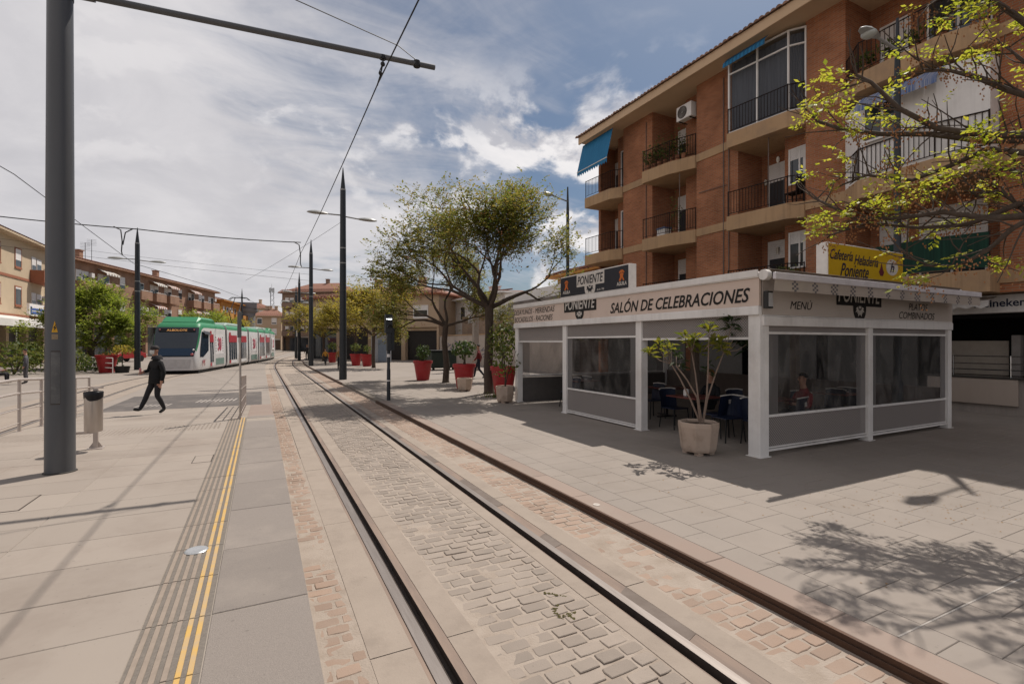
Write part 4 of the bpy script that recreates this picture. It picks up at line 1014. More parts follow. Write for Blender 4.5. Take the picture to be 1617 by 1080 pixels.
# ------------------------------------------------------------------ rooftop signs
m_signbox = mat('sign_box_white', (.72, .68, .64), .5, dirt=(.5, .45, .4), dirt_scale=2, dirt_amt=.3)
ya, yb = ypix(887), ypix(996)
t = thing('rooftop_sign', 'long black illuminated box sign reading PONIENTE on the pavilion roof', 'sign', (PX0, (ya + yb) / 2, ZR))
b = MB(); b.box(PX0 - .04, PX0 + .16, yb, ya, ZR + .03, 3.68); sbx = b.obj('sign_box', m_signbox, t, bevel=.008)
b = MB(); b.box(PX0 - .046, PX0 - .0405, yb + .03, ya - .02, ZR + .055, 3.655); b.obj('sign_face', mat('sign_black', (.018, .021, .030), .35), t)
b = MB(); 
for y in (ya - .4, yb + .4): b.box(PX0 + .02, PX0 + .08, y - .03, y + .03, ZR - .06, ZR + .03)
b.obj('foot', m_alu, t)
xs = PX0 - .047; cy = (ypix(912) + ypix(960)) / 2; wd = abs(ypix(915) - ypix(959))
lettering('CAFÉ - BAR - RESTAURANTE', t, m_ivory, (xs, cy, 3.59), LX, UP, wd * .98, .065, 0, .01)
crest((xs, cy + .02, 3.37), LX, wd, m_ivory, mat('sign_dark_ink', (.02, .022, .03), .4), t, dep=.25, hw=.2)
lettering('desde 1986', t, m_ivory, (xs, ypix(951), 3.215), LX, UP, .28, .055, .25, 0)
m_orange = mat('orange_logo', (.55, .14, .025), .6)
for u in (897, 984.5):
    yc = ypix(u); w = .30
    b = MB(); e = -.003
    def Q(x, z): return (xs + e, yc - x * w, 3.40 + z * w)
    b.face([Q(-.30, .34), Q(-.30, .42), Q(-.12, .56), Q(.12, .56), Q(.30, .40), Q(.30, .33), Q(.10, .38), Q(-.10, .36)][::-1])
    b.face([Q(-.22, .30), Q(0, .34), Q(.22, .30), Q(.14, .05), Q(.30, -.22), Q(.16, -.25), Q(.02, -.02), Q(-.16, -.28), Q(-.34, -.22), Q(-.18, .05)][::-1])
    b.obj('logo', m_orange, t)
    lettering('AGUILA', t, m_ivory, (xs, yc, 3.265), LX, UP, .34, .085, 0, .03)
t = thing('yellow_sign', 'yellow box sign in blue script standing on the front of the pavilion roof', 'sign', (10.4, 5.75, ZR))
YS = 5.62; xa, xb_ = xpix(1307, YS), xpix(1426, YS)
b = MB(); b.box(xa, xb_, YS, YS + .22, ZR + .05, 3.86); b.obj('sign_box', m_signbox, t, bevel=.008)
b = MB(); b.box(xa + .02, xb_ - .02, YS - .006, YS - .0005, ZR + .075, 3.835); b.obj('sign_face', mat('sign_yellow', (.56, .37, .012), .45, (.50, .30, .01), 1.2, .6), t)
b = MB(); 
for x in (xa + .3, xb_ - .3): b.box(x - .03, x + .03, YS + .05, YS + .15, ZR - .06, ZR + .05)
b.obj('foot', m_alu, t)
m_script = mat('script_ink', (.02, .018, .05), .5)
def xs_(u): return xpix(u, YS)
for (s, u0, u1, z, h) in (('Cafetería', 1310, 1346, 3.64, .20), ('Heladería', 1348, 1386, 3.585, .20), ('Poniente', 1326, 1371, 3.36, .26)):
    lettering(s, t, m_script, ((xs_(u0) + xs_(u1)) / 2, YS - .008, z), LY, UP, xs_(u1) - xs_(u0), h, .42, .012)
b = MB(); c = (xs_(1408), 3.52)
b.face([(c[0] + .23 * math.cos(a), YS - .009, c[1] + .17 * math.sin(a)) for a in [2 * math.pi * k / 20 for k in range(20)]]); em = b.obj('emblem', m_ivory, t)
b = MB(); b.face([(c[0] - .5 + .05 * k, YS - .009, z) for k, z in ((0, 3.40), (1, 3.32), (3, 3.32), (4, 3.40), (3, 3.46), (2, 3.60), (1, 3.46))]); b.obj('ice_cream', mat('dark_red', (.13, .02, .03), .6), em)
lettering('h', em, m_script, (c[0], YS - .010, c[1]), LY, UP, .16, .2, .3, .02)

# ------------------------------------------------------------------ furniture inside the pavilion
m_navy = mat('navy_plastic', (.010, .016, .04), .4, (.007, .011, .028), 5)
m_blk = mat('black_metal', (.015, .015, .016), .45)
m_table = mat('red_table', (.16, .045, .035), .4, (.12, .035, .03), 4)
def chair(lab, x, y, rz):
    t = thing('cafe_chair', lab, 'chair', (x, y, ZP), rz, 'navy cafe chairs inside the pavilion')
    b = MB(); b.box(-.21, .21, -.21, .21, .43, .455); b.obj('seat', m_navy, t, world=False, bevel=.012)
    b = MB(); n = 6; rows = ((.455, 0), (.62, .02), (.80, .06), (.84, .07))
    for k in range(n):
        x0, x1 = -.22 + .44 * k / n, -.22 + .44 * (k + 1) / n; cv = lambda q: -.21 + .05 * (q / .22) ** 2
        for (za, oa), (zb, ob) in zip(rows, rows[1:]):
            b.face([(x0, cv(x0) - oa, za), (x1, cv(x1) - oa, za), (x1, cv(x1) - ob, zb), (x0, cv(x0) - ob, zb)]); b.face([(x0, cv(x0) - oa - .012, za), (x0, cv(x0) - ob - .012, zb), (x1, cv(x1) - ob - .012, zb), (x1, cv(x1) - oa - .012, za)])
    bk = b.obj('backrest', m_navy, t, world=False)
    b = MB(); b.tube([(-.23, -.225, .835), (-.12, -.28, .852), (.12, -.28, .852), (.23, -.225, .835)], .014, 6); b.obj('rim', m_ivory, bk, world=False, smooth=60)
    b = MB(); b.box(-.05, .05, -.287, -.2845, .68, .76); b.obj('emblem', m_ivory, bk, world=False)
    for sx in (-1, 1):
        for sy in (-1, 1):
            b = MB(); b.tube([(sx * .19, sy * .19, .43), (sx * .22, sy * .23, 0)], .013, 6); b.obj('leg', m_blk, t, world=False)
    return t
def table(lab, x, y):
    t = thing('cafe_table', lab, 'table', (x, y, ZP), 0, 'red topped cafe tables')
    b = MB(); b.box(-.4, .4, -.4, .4, .72, .745); b.obj('tabletop', m_table, t, world=False, bevel=.008)
    b = MB(); b.lathe([(.03, .02), (.03, .72)], 10); b.obj('stem', m_blk, t, world=False, smooth=40)
    b = MB(); b.box(-.3, .3, -.03, .03, 0, .03); b.box(-.03, .03, -.3, .3, .0305, .05); b.obj('foot', m_blk, t, world=False)
    return t
t0 = table('red topped table just inside the open bay beside the middle post', 8.15, 7.55)
dup(t0, (9.3, 6.6, ZP), 0, 'red topped table deeper inside the open bay behind the big planter'); dup(t0, (8.6, 12.3, ZP), 0, 'table in the far open bay of the pavilion')
dup(t0, (9.2, 9.4, ZP), 0, 'table behind the lowered clear panel of the long side'); dup(t0, (11.6, 6.6, ZP), 0, 'table behind the right-hand front window of the pavilion')
c0 = chair('navy chair standing nearest the corner post of the pavilion', 8.05, 5.95, 2.7)
for (x, y, r, l) in ((7.95, 6.55, 1.4, 'navy chair behind the big concrete planter'), (9.9, 6.5, 1.6, 'navy chair behind the inner red table'), (8.1, 8.05, 3.1, 'navy chair beside the middle post of the pavilion'),
                     (8.15, 6.95, 0.1, 'navy chair with its back to the inner tables'), (9.2, 7.2, 3.0, 'navy chair deep in the open bay'), (8.0, 12.0, 1.5, 'navy chair in the far open bay next to the second post'),
                     (9.1, 12.4, -1.5, 'navy chair at the far table of the pavilion'), (8.7, 9.4, 1.5, 'navy chair behind the lowered clear panel'), (11.1, 6.5, 1.5, 'navy chair behind the second front window'),
                     (9.0, 6.0, .2, 'navy chair behind the first front window'), (12.2, 6.6, -1.5, 'navy chair at the right end table')):
    dup(c0, (x, y, ZP), r, l)
def holder(x, y, lab):
    t = thing('napkin_holder', lab, 'napkin holder', (x, y, ZP + .745)); b = MB(); b.box(x - .05, x + .05, y - .035, y + .035, ZP + .746, ZP + .875); b.obj('holder', m_alu, t, bevel=.01); b = MB(); b.box(x - .035, x + .035, y - .025, y + .025, ZP + .876, ZP + .895); b.obj('napkins', m_white, t)
holder(8.0, 7.62, 'white napkin holder on the red table beside the middle post'); holder(9.15, 6.65, 'white napkin holder on the inner table seen through the front window')
# ================================================================== MASTS, LAMPS, OVERHEAD LINE
m_mast = mat('mast_paint', (0.085, 0.088, 0.094), .42, (0.065, 0.068, 0.074), 1.3, .5, spec=.4, dirt=(.14, .135, .13), dirt_scale=1.2, dirt_amt=.35, stretch=(1, 1, .3), bump=.04, bscale=90)
m_mastd = mat('mast_dark', (0.022, 0.026, 0.03), .45, (0.03, 0.033, 0.037), 2, .5)
m_lampgrey = mat('lamp_grey', (.30, .30, .29), .45, spec=.4)
m_wire = mat('wire', (.02, .02, .021), .6)
m_steel = mat('brushed_steel', (.52, .48, .45), .33, (.40, .36, .33), 9, .5, metal=.85, stretch=(1, 1, .2))
m_paintsteel = mat('pale_steel', (.50, .44, .40), .4, (.42, .36, .32), 6, .5, metal=.4)
# big near mast
bx, by = -2.31, 8.34
t = thing('overhead_line_mast', 'thick dark grey steel mast with a warning triangle on the near platform', 'mast', (bx, by, ZF))
b = MB(); b.lathe([(.155, 0), (.153, .6), (.134, 5.2), (.122, 8.4), (.04, 9.0)], 40, (bx, by, ZF)); b.obj('pole', m_mast, t, smooth=40)
b = MB(); b.lathe([(.176, -.01), (.170, .012), (.160, .018)], 40, (bx, by, ZF)); b.obj('base_ring', mat('rubber_ring', (.05, .045, .04), .8), t, smooth=40)
vdir = Vector((-bx, -by, 0)).normalized(); sdir = Vector((-vdir.y, vdir.x, 0))
def on_mast(b, a0, a1, z0, z1, r, mi=0, n=6):
    base = math.atan2(vdir.y, vdir.x)
    for k in range(n):
        p, q = base + a0 + (a1 - a0) * k / n, base + a0 + (a1 - a0) * (k + 1) / n
        rr = lambda z: r + .1535 - (z) * .0042
        b.face([(bx + rr(z0) * math.cos(p), by + rr(z0) * math.sin(p), ZF + z0), (bx + rr(z0) * math.cos(q), by + rr(z0) * math.sin(q), ZF + z0),
                (bx + rr(z1) * math.cos(q), by + rr(z1) * math.sin(q), ZF + z1), (bx + rr(z1) * math.cos(p), by + rr(z1) * math.sin(p), ZF + z1)], mi)
b = MB(); on_mast(b, -.62, .0, .90, 1.55, .0035, n=8); b.obj('hatch', mat('hatch_scuffed', (.075, .077, .08), .5, (.12, .12, .12), 6, .35, dirt=(.2, .2, .19), dirt_scale=5, dirt_amt=.5), t)
b = MB()
for a0, a1, z0, z1 in ((-.635, -.62, .89, 1.56), (0, .015, .89, 1.56), (-.62, 0, .885, .897), (-.62, 0, 1.553, 1.565)): on_mast(b, a0, a1, z0, z1, .0045)
b.obj('hatch_gap', m_railside, t)
zt_ = 1.80
base_a = math.atan2(vdir.y, vdir.x)
def mpt(a, z, r): rr = .1535 - z * .0042 + r; return (bx + rr * math.cos(base_a + a), by + rr * math.sin(base_a + a), ZF + z)
b = MB()
for k in range(6):
    f0, f1 = k / 6, (k + 1) / 6
    zz = lambda f: zt_ + .145 * (1 - abs(2 * f - 1))
    b.face([mpt(-.56 + .42 * f0, zt_, .005), mpt(-.56 + .42 * f1, zt_, .005), mpt(-.56 + .42 * f1, zz(f1), .005), mpt(-.56 + .42 * f0, zz(f0), .005)])
w = b.obj('warning_triangle', mat('warning_yellow', (.62, .33, .02), .5), t)
b = MB(); bolt = [(.02, .105), (-.02, .055), (.0, .055), (-.015, .015), (.03, .065), (.008, .065)]
b.face([mpt(-.35 + x * 4.6, zt_ + z, .0075) for x, z in bolt]); b.obj('bolt', m_black, w)
b = MB(); 
for k in range(4): b.face([mpt(-.56 + .42 * k / 4, zt_ - .09, .004), mpt(-.56 + .42 * (k + 1) / 4, zt_ - .09, .004), mpt(-.56 + .42 * (k + 1) / 4, zt_ - .025, .004), mpt(-.56 + .42 * k / 4, zt_ - .025, .004)])
b.obj('warning_plate', mat('plate_tan', (.30, .22, .13), .6, (.2, .15, .1), 60, .3), w)
b = MB(); b.tube([(bx, by, 6.50), (2.72, by, 6.77)], .045, 12); b.obj('arm', m_mast, t, smooth=40)
b = MB(); b.tube([(bx, by, 6.50), (bx + .35, by, 6.52)], .065, 12); b.lathe([(.137, 0), (.137, .2)], 24, (bx, by, 6.4), cap=False); b.obj('clamp', m_mast, t, smooth=40)
b = MB(); 
b.tube([(1.82, by, 6.71), (1.82, by - .02, 6.62), (1.80, by + .1, 6.45), (1.78, by + .25, 6.35)], .012, 6); b.tube([(1.82, by, 6.62), (1.74, by - .1, 6.40)], .008, 5); b.ball((1.82, by, 6.60), .04, 8); b.ball((1.80, by + .08, 6.48), .035, 8); b.lathe([(.055, -.03), (.055, .03)], 10, (1.82, by, 6.71)); b.lathe([(.06, -.05), (.06, .05)], 10, (2.40, by, 6.75))
b.obj('wire_hanger', m_wire, t)
def lamp_head(b, p, d, L=.55, wd=1.0, mi=0):
    """flat teardrop head starting at p going in direction d"""
    p, d = Vector(p), Vector(d).normalized(); s = Vector((-d.y, d.x, 0)); n = 8
    prof = [(0, .035, .03), (.12, .075, .05), (.35, .115, .075), (.65, .125, .08), (.9, .085, .05), (1.0, .02, .015)]
    base = len(b.v)
    for f, w, h in prof:
        for k in range(n):
            a = 2 * math.pi * k / n; z = math.sin(a) * h * wd * (1 if math.sin(a) > 0 else .45)
            b.v.append(tuple(p + d * f * L + s * (math.cos(a) * w * wd) + Vector((0, 0, z))))
    for r in range(len(prof) - 1):
        for k in range(n):
            k2 = (k + 1) % n; b.f.append((base + r * n + k, base + r * n + k2, base + (r + 1) * n + k2, base + (r + 1) * n + k)); b.m.append(mi)
    b.f.append(tuple(base + k for k in range(n))); b.m.append(mi); e = base + (len(prof) - 1) * n; b.f.append(tuple(e + k for k in range(n))[::-1]); b.m.append(mi)
def lampmast(x, y, z0, h, lab, r=.19, arms=True, zl=None):
    t = thing('lamp_mast', lab, 'mast', (x, y, z0), group='dark spiked masts along the tramway')
    b = MB(); b.lathe([(r, 0), (r * .98, .5), (r * .72, h - 1.15), (r * .66, h - 1.1), (r * .1, h)], 20, (x, y, z0)); b.obj('pole', m_mastd, t, smooth=40)
    b = MB(); b.lathe([(r * .73, h - 1.16), (r * .73, h - 1.08)], 20, (x, y, z0)); b.lathe([(r * .82, h * .62), (r * .82, h * .62 + .06)], 20, (x, y, z0)); b.lathe([(r * .84, h * .55), (r * .84, h * .55 + .06)], 20, (x, y, z0)); b.obj('collar', m_lampgrey, t)
    if arms:
        zl = zl or z0 + h * .775
        for s in (-1, 1):
            b = MB(); b.tube([(x, y, zl - .02 * s), (x + s * .8, y, zl - .04 - .05 * s)], .035, 8); a = b.obj('lamp_arm', m_lampgrey, t)
            b = MB(); lamp_head(b, (x + s * .72, y, zl - .04 - .05 * s), (s, 0, .0), .98, 1.55); b.obj('lamp_head', m_lampgrey, a, smooth=50)
    return t
lampmast(3.72, 26.2, 0, 10.8, 'dark spiked mast with two lamps, nearest of the row right of the rails')
lampmast(3.6, 42.6, 0, 10.2, 'dark spiked mast with two lamps behind the nearest one right of the rails')
lampmast(3.75, 58.5, 0, 9.6, 'thin distant mast on the right kerb with a small white box', .17)
lampmast(3.9, 66.5, 0, 9.0, 'distant lamp mast just left of the beige corner house', .17)
lampmast(-7.85, 43.6, 0, 10.15, 'dark spiked mast with two lamps left of the tram', .2)
lampmast(-2.6, 88, 0, 10.4, 'far thin mast rising behind the tail of the tram', .17, arms=False)
b = MB(); b.box(3.45, 3.52, 58.0, 58.5, 2.6, 3.3); tag(b.obj('small_sign', m_white, loc=(3.48, 58.3, 2.6)), 'small white plate on the thin distant mast', 'sign')
def streetlamp(x, y, z0, h, hx, hy, hz, lab, r=.075):
    t = thing('street_lamp', lab, 'street lamp', (x, y, z0))
    b = MB(); b.lathe([(r * 1.5, 0), (r * 1.4, 1.0), (r, 1.05), (r * .8, h - 1.2), (r * .35, h)], 14, (x, y, z0)); b.obj('pole', m_mastd if r > .06 else m_mastd, t, smooth=40)
    d = Vector((hx - x, hy - y, 0)); L = d.length; dn = d.normalized()
    b = MB(); b.tube([(x, y, hz - .02), (x + dn.x * (L - .25), y + dn.y * (L - .25), hz + .03)], .03, 8); a = b.obj('lamp_arm', m_lampgrey, t)
    b = MB(); lamp_head(b, (x + dn.x * (L - .3), y + dn.y * (L - .3), hz + .03), dn, .68); b.obj('lamp_head', m_lampgrey, a, smooth=50)
    b = MB(); c = Vector((x, y, hz)) + dn * (L + .06); b.ball((c.x, c.y, hz + .0), .15, 12, 0, (1, 1, .55)); b.obj('lens', mat('lamp_lens', (.40, .42, .40), .15, spec=.6), a, smooth=60)
    return t
streetlamp(12.4, 5.8, ZP, 8.95, 11.32, 5.78, 8.35, 'street lamp with silver teardrop head above the yellow sign')
streetlamp(12.2, 18.5, ZP, 8.8, 11.0, 18.1, 8.25, 'street lamp between the mid tree and the brick building', .085)

# overhead wires
def sag(p, q, s, n=14):
    p, q = Vector(p), Vector(q); return [p + (q - p) * (k / n) + Vector((0, 0, -4 * s * (k / n) * (1 - k / n))) for k in range(n + 1)]
b = MB(); pts = [(1.9, -3, 6.5), (1.8, by + .1, 6.42)]
b.tube(sag((2.0, -6, 6.55), (1.78, by + .2, 6.36), .05) + sag((1.78, by + .2, 6.36), (1.72, 26.2, 6.25), .10)[1:] + sag((1.72, 26.2, 6.25), (1.75, 42.6, 6.2), .08)[1:] + sag((1.75, 42.6, 6.2), (1.9, 58.5, 6.2), .08)[1:] + [(3.2, 80, 6.2), (7, 110, 6.2)], .011, 5)
b.tube(sag((1.8, by + .05, 6.6), (3.65, 26.2, 10.6), .0, 6), .008, 5) if False else None
tag(b.obj('contact_wire', m_wire), 'contact wire above the near track running over the mast arm', 'wire')
p0 = at_d(470, 1.0)
b = MB(); q0 = (2.42, by, 6.80)
d0 = at_d(466, 7.2); b.tube([(d0[0], d0[1], CAMZ + 541 / F * 7.2), (2.05, by - .1, 6.92), q0], .008, 5); tag(b.obj('stay_wire', m_wire), 'stay wire slanting down to the end of the mast arm', 'wire')
b = MB(); yw = 42.6
b.tube(sag((-7.85, yw + 1, 10.05), (2.85, yw, 9.9), .12), .035, 6); b.tube(sag((-22, yw + 4, 11.0), (-7.85, yw + 1, 10.05), .15), .035, 6)
for x in (-8.6, 2.85):
    b.tube([(x - .5, yw + .5, 10.0), (x - .1, yw + .5, 9.8), (x, yw + .4, 9.0), (x - .02, yw + .3, 8.3), (x + .05, yw + .2, 8.0)], .04, 6)
b.tube([(-8.6 + .5, yw + 1, 10.05), (-8.6 + .1, yw + .8, 9.7), (-8.6, yw + .6, 8.8)], .04, 6)
tag(b.obj('feeder_cable', m_wire), 'thick black feeder cable strung across between the masts', 'cable')
b = MB(); b.tube(sag((-24, yw + 3, 9.3), (3.6, yw, 6.9), .2), .012, 4); b.tube(sag((-24, yw + 8, 10.5), (3.6, yw + .0, 7.4), .3), .010, 4)
b.tube(sag((3.7, 26.2, 8.1), (-1.0, 42, 6.6), .1), .008, 4); tag(b.obj('cross_wire', m_wire), 'thin cross span wires behind the feeder cable', 'wire')
b = MB(); b.tube(sag((-9.6, -2, 8.2), (-6.6, 20, 7.0), .1) + [(-6.3, 34, 6.35), (lpath(45) + .1, 45, 6.25), (lpath(58), 58, 6.2), (lpath(75), 75, 6.2)], .013, 5)
tag(b.obj('contact_wire', m_wire), 'contact wire above the left track slanting down to the tram', 'wire')

# ================================================================== PLATFORM FURNITURE
t = thing('litter_bin', 'stainless steel litter bin with black bag behind the big mast', 'litter bin', (-2.32, 9.75, ZF))
cx, cy = -2.32, 9.75
b = MB(); b.lathe([(.11, .30), (.115, .31), (.115, .88), (.119, .885), (.108, .88)], 26, (cx + .02, cy - .02, ZF)); b.obj('drum', m_steel, t, smooth=35)
b = MB()
pr = []
for k in range(26): pass
b.lathe([(.120, .80), (.122, .86), (.124, .905), (.115, .915), (.10, .88), (.09, .80)], 22, (cx + .02, cy - .02, ZF))
for k in range(len(b.v)): 
    v = b.v[k]; b.v[k] = (v[0], v[1], v[2] + (noise.noise(Vector((v[0] * 9, v[1] * 9, 1))) * .07 if abs(v[2] - ZF - .80) < .01 else 0))
b.obj('bin_bag', mat('bag_black', (.012, .012, .014), .35), t, smooth=50)
b = MB(); b.box(cx - .03, cx + .03, cy + .16, cy + .22, ZF + .012, ZF + .95); b.box(cx - .02, cx + .02, cy + .08, cy + .16, ZF + .36, ZF + .40); b.box(cx - .25, cx - .02, cy + .165, cy + .205, ZF + .24, ZF + .28); b.obj('post', m_paintsteel, t)
b = MB(); b.box(cx - .10, cx + .10, cy + .09, cy + .29, ZF, ZF + .012); b.face([(cx + .03, cy + .19, ZF + .11), (cx + .09, cy + .19, ZF + .014), (cx + .03, cy + .19, ZF + .014)]); b.face([(cx - .03, cy + .19, ZF + .11), (cx - .03, cy + .19, ZF + .014), (cx - .09, cy + .19, ZF + .014)]); b.obj('base_plate', m_paintsteel, t)
# railing down the left side of the ramp
t = thing('ramp_railing', 'stainless handrail down the left side of the platform ramp', 'railing', (-4.05, 13, ZF))
X = -4.05; yy = [10.4, 11.45, 12.5, 13.55, 14.6, 15.65, 16.75]
for k, y in enumerate(yy): b = MB(); b.tube([(X, y, plz(y)), (X, y, plz(y) + .98)], .028, 10); b.lathe([(.05, 0), (.05, .01)], 12, (X, y, plz(y))); b.obj('post', m_paintsteel, t, smooth=40)
for dz, r in ((.98, .027), (.72, .022), (.42, .011), (.16, .011)):
    b = MB(); b.tube([(X, yy[0] - .2, plz(yy[0]) + dz), (X, YR0, ZF + dz), (X, yy[-1], plz(yy[-1]) + dz)] + ([(X + .3, yy[-1] + .02, plz(yy[-1]) + dz - .02)] if dz == .72 else []), r, 8); b.obj('handrail' if dz > .5 else 'rod', m_paintsteel, t, smooth=40)
# barred fence with a tall sign post at the right side of the ramp
X = -.40
t = thing('ramp_fence', 'low steel barred fence along the ramp beside the rails', 'fence', (X, 12.5, ZF))
for k in range(7):
    y = 12.45 + k * .78; b = MB(); b.box(X - .012, X + .012, y - .03, y + .03, plz(y), plz(y) + .93); b.obj('post', m_paintsteel, t)
for dz in (.93, .64, .36, .10):
    b = MB(); b.tube([(X + .001, 12.43, ZF + dz - .004), (X + .001, 17.15, plz(17.15) + dz - .004)], .019 if dz > .9 else .012, 8); b.obj('rod', m_paintsteel, t)
t = thing('platform_sign_post', 'slim tall steel post with a small dark sign box at the ramp end', 'sign post', (X, 12.36, ZF))
b = MB(); b.lathe([(.022, 0), (.022, 2.34)], 12, (X, 12.36, ZF)); b.obj('post', m_steel, t, smooth=40)
b = MB(); b.box(X - .055, X + .025, 12.31, 12.40, ZF + 1.78, ZF + 2.35); b.obj('sign_box', mat('sign_box_grey', (.13, .13, .13), .4), t, bevel=.01)
# signal post on the right kerb
X, Y = 3.70, 16.1
t = thing('tram_signal', 'slender black tram signal post showing a white bar light', 'signal', (X, Y, ZP))
b = MB(); b.lathe([(.06, 0), (.06, 1.0), (.05, 1.02), (.05, 2.2)], 14, (X, Y, ZP)); b.obj('post', m_mastd, t, smooth=40)
b = MB(); b.box(X - .115, X + .115, Y - .08, Y + .10, ZP + 2.17, ZP + 2.78); b.box(X - .06, X + .07, Y - .07, Y + .07, ZP + 1.6, ZP + 2.17); b.box(X + .07, X + .19, Y - .02, Y + .1, ZP + 1.62, ZP + 2.35); hd = b.obj('head', m_mastd, t, bevel=.012)
b = MB(); b.box(X - .09, X + .09, Y - .085, Y - .081, ZP + 2.61, ZP + 2.645); b.obj('bar_light', emit_mat('signal_white', (1, 1, 1), 3.0), hd)
for z in (2.36, 2.60):
    b = MB(); n = 8
    for k in range(n):
        p, q = math.pi * k / n, math.pi * (k + 1) / n; b.face([(X + .085 * math.cos(p), Y - .08, ZP + z + .085 * math.sin(p)), (X + .085 * math.cos(q), Y - .08, ZP + z + .085 * math.sin(q)), (X + .085 * math.cos(q), Y - .22, ZP + z + .085 * math.sin(q)), (X + .085 * math.cos(p), Y - .22, ZP + z + .085 * math.sin(p))])
    b.obj('visor', m_mastd, hd)
b = MB(); b.lathe([(.063, .62), (.063, .66)], 14, (X, Y, ZP)); b.lathe([(.053, 1.4), (.053, 1.5)], 14, (X, Y, ZP)); b.obj('band', m_white, t)

# ================================================================== PLANTERS
m_red = mat('red_pot', (.36, .018, .022), .45, (.28, .014, .018), 2, .5, spec=.4, dirt=(.25, .08, .07), dirt_scale=3, dirt_amt=.4)
m_soil = mat('soil', (.045, .03, .02), .95, (.09, .06, .04), 20, .5)
m_cpot = mat('concrete_pot', (.46, .36, .29), .9, (.38, .295, .235), 6, .6, bump=.5, bscale=110, dirt=(.20, .14, .10), dirt_scale=3.0, dirt_amt=.6)
m_bark = mat('bark', (.05, .035, .027), .95, (.09, .068, .053), 11, .5, bump=.7, bscale=40, stretch=(1, 1, .3))
m_barkp = mat('pale_bark', (.22, .165, .125), .9, (.13, .095, .07), 14, .5, bump=.5)
def leafball(b, c, R_, n, s, r, sq=(1, 1, 1)):
    for _ in range(n):
        d = Vector((r.gauss(0, 1), r.gauss(0, 1), r.gauss(0, 1))).normalized(); rr = R_ * r.uniform(.35, 1.05) ** .6 * (1 + .25 * noise.noise(d * 2.3 + Vector(c)))
        p = Vector((c[0] + d.x * rr * sq[0], c[1] + d.y * rr * sq[1], c[2] + d.z * rr * sq[2]))
        e = (d + Vector((r.gauss(0, .6), r.gauss(0, .6), r.gauss(0, .6)))).normalized(); f = e.orthogonal().normalized(); f = Matrix.Rotation(r.uniform(0, 6.28), 3, e) @ f; g = e.cross(f)
        k = s * r.uniform(.6, 1.3); b.face([p - f * k * .3, p + g * k * .55 - e * k * .1, p + f * k * .3, p - g * k * .45])
def red_pot(x, y, z, h, rt, lab, plant, seed, ph=.9, pr=.42, grp='red plastic tree pots on the plaza'):
    r = random.Random(seed); t = thing('red_planter', lab, 'planter', (x, y, z), 0, grp)
    b = MB(); b.lathe([(rt * .60, 0), (rt * .64, .01), (rt * .92, h * .86), (rt * .99, h * .865), (rt, h * .9), (rt, h), (rt * .93, h), (rt * .90, h * .93)], 32, (x, y, z)); b.obj('pot', m_red, t, smooth=35)
    b = MB(); b.lathe([(rt * .9, 0), (rt * .5, .02), (.01, .03)], 16, (x, y, z + h * .925)); b.obj('soil', m_soil, t)
    b = MB(); zt = z + h + ph
    for k in range(3): b.tube([(x + .05 * k - .05, y, z + h * .9), (x + r.uniform(-.1, .1), y + r.uniform(-.1, .1), z + h + ph * .4), (x + r.uniform(-.2, .2), y + r.uniform(-.2, .2), zt - .1)], [.03, .02, .01], 5)
    b.obj('stem', m_bark, t)
    b = MB(); leafball(b, (x, y, z + h + ph * plant[1]), pr, plant[0], .13, r, (1, 1, plant[2])); b.obj('foliage', m_leafd if plant[3] else m_leafy, t)
    return t
red_pot(7.22, 24.0, ZP, .97, .48, 'red pot with a small round shrub, beside the first bare-stemmed tree', (260, .55, 1.1, 1), 1, .75, .36)
red_pot(7.42, 18.9, ZP, 1.0, .47, 'red pot with a bushy shrub right behind the small square concrete tub', (420, .62, .75, 1), 2, .95, .52)
red_pot(7.75, 15.9, ZP, 1.02, .48, 'red pot with tall leafy shrub next to the pavilion end', (700, .72, 1.15, 0), 3, 1.35, .58)
red_pot(7.5, 40.0, ZP, .95, .5, 'red pot under the yellowish trees, nearest the far street trees', (120, .5, 1.0, 0), 4, .8, .35)
red_pot(6.9, 41.5, ZP, .95, .48, 'red pot half hidden by the nearest lamp mast', (200, .6, .7, 0), 5, .9, .5)
red_pot(6.0, 49.0, ZP, .95, .46, 'red pot behind the person in the yellow jacket', (200, .6, .8, 0), 6, 1.0, .5)
red_pot(-8.9, 40.5, .0, 1.15, .62, 'large red pot left of the tramway beside the white railing', (60, .3, .7, 0), 7, .3, .3)
def tub(x, y, z, w, h, lab, n=8):
    t = thing('concrete_planter', lab, 'planter', (x, y, z)); r0 = w / 2 / math.cos(math.pi / n)
    b = MB(); b.lathe([(r0 * .80, .05), (r0 * .86, .10), (r0 * .98, h * .80), (r0, h * .86), (r0, h), (r0 * .88, h), (r0 * .86, h - .06)], n, (x, y, z), rot=math.pi / n + .2); b.obj('tub', m_cpot, t, bevel=.012)
    b = MB()
    for k in range(4): a = math.pi / 4 + k * math.pi / 2; b.box(x + r0 * .55 * math.cos(a) - .05, x + r0 * .55 * math.cos(a) + .05, y + r0 * .55 * math.sin(a) - .05, y + r0 * .55 * math.sin(a) + .05, z, z + .055)
    b.obj('foot', m_cpot, t)
    b = MB(); b.lathe([(r0 * .85, 0), (.02, .02)], n, (x, y, z + h - .05), rot=math.pi / n + .2); b.obj('soil', m_soil, t); return t
tub(7.05, 17.9, ZP, .58, .5, 'small weathered concrete tub in front of a red pot, without a plant')
t2 = tub(6.80, 13.85, ZP, .56, .52, 'concrete tub with leggy shrub at the far corner of the pavilion')
b = MB(); r = random.Random(5)
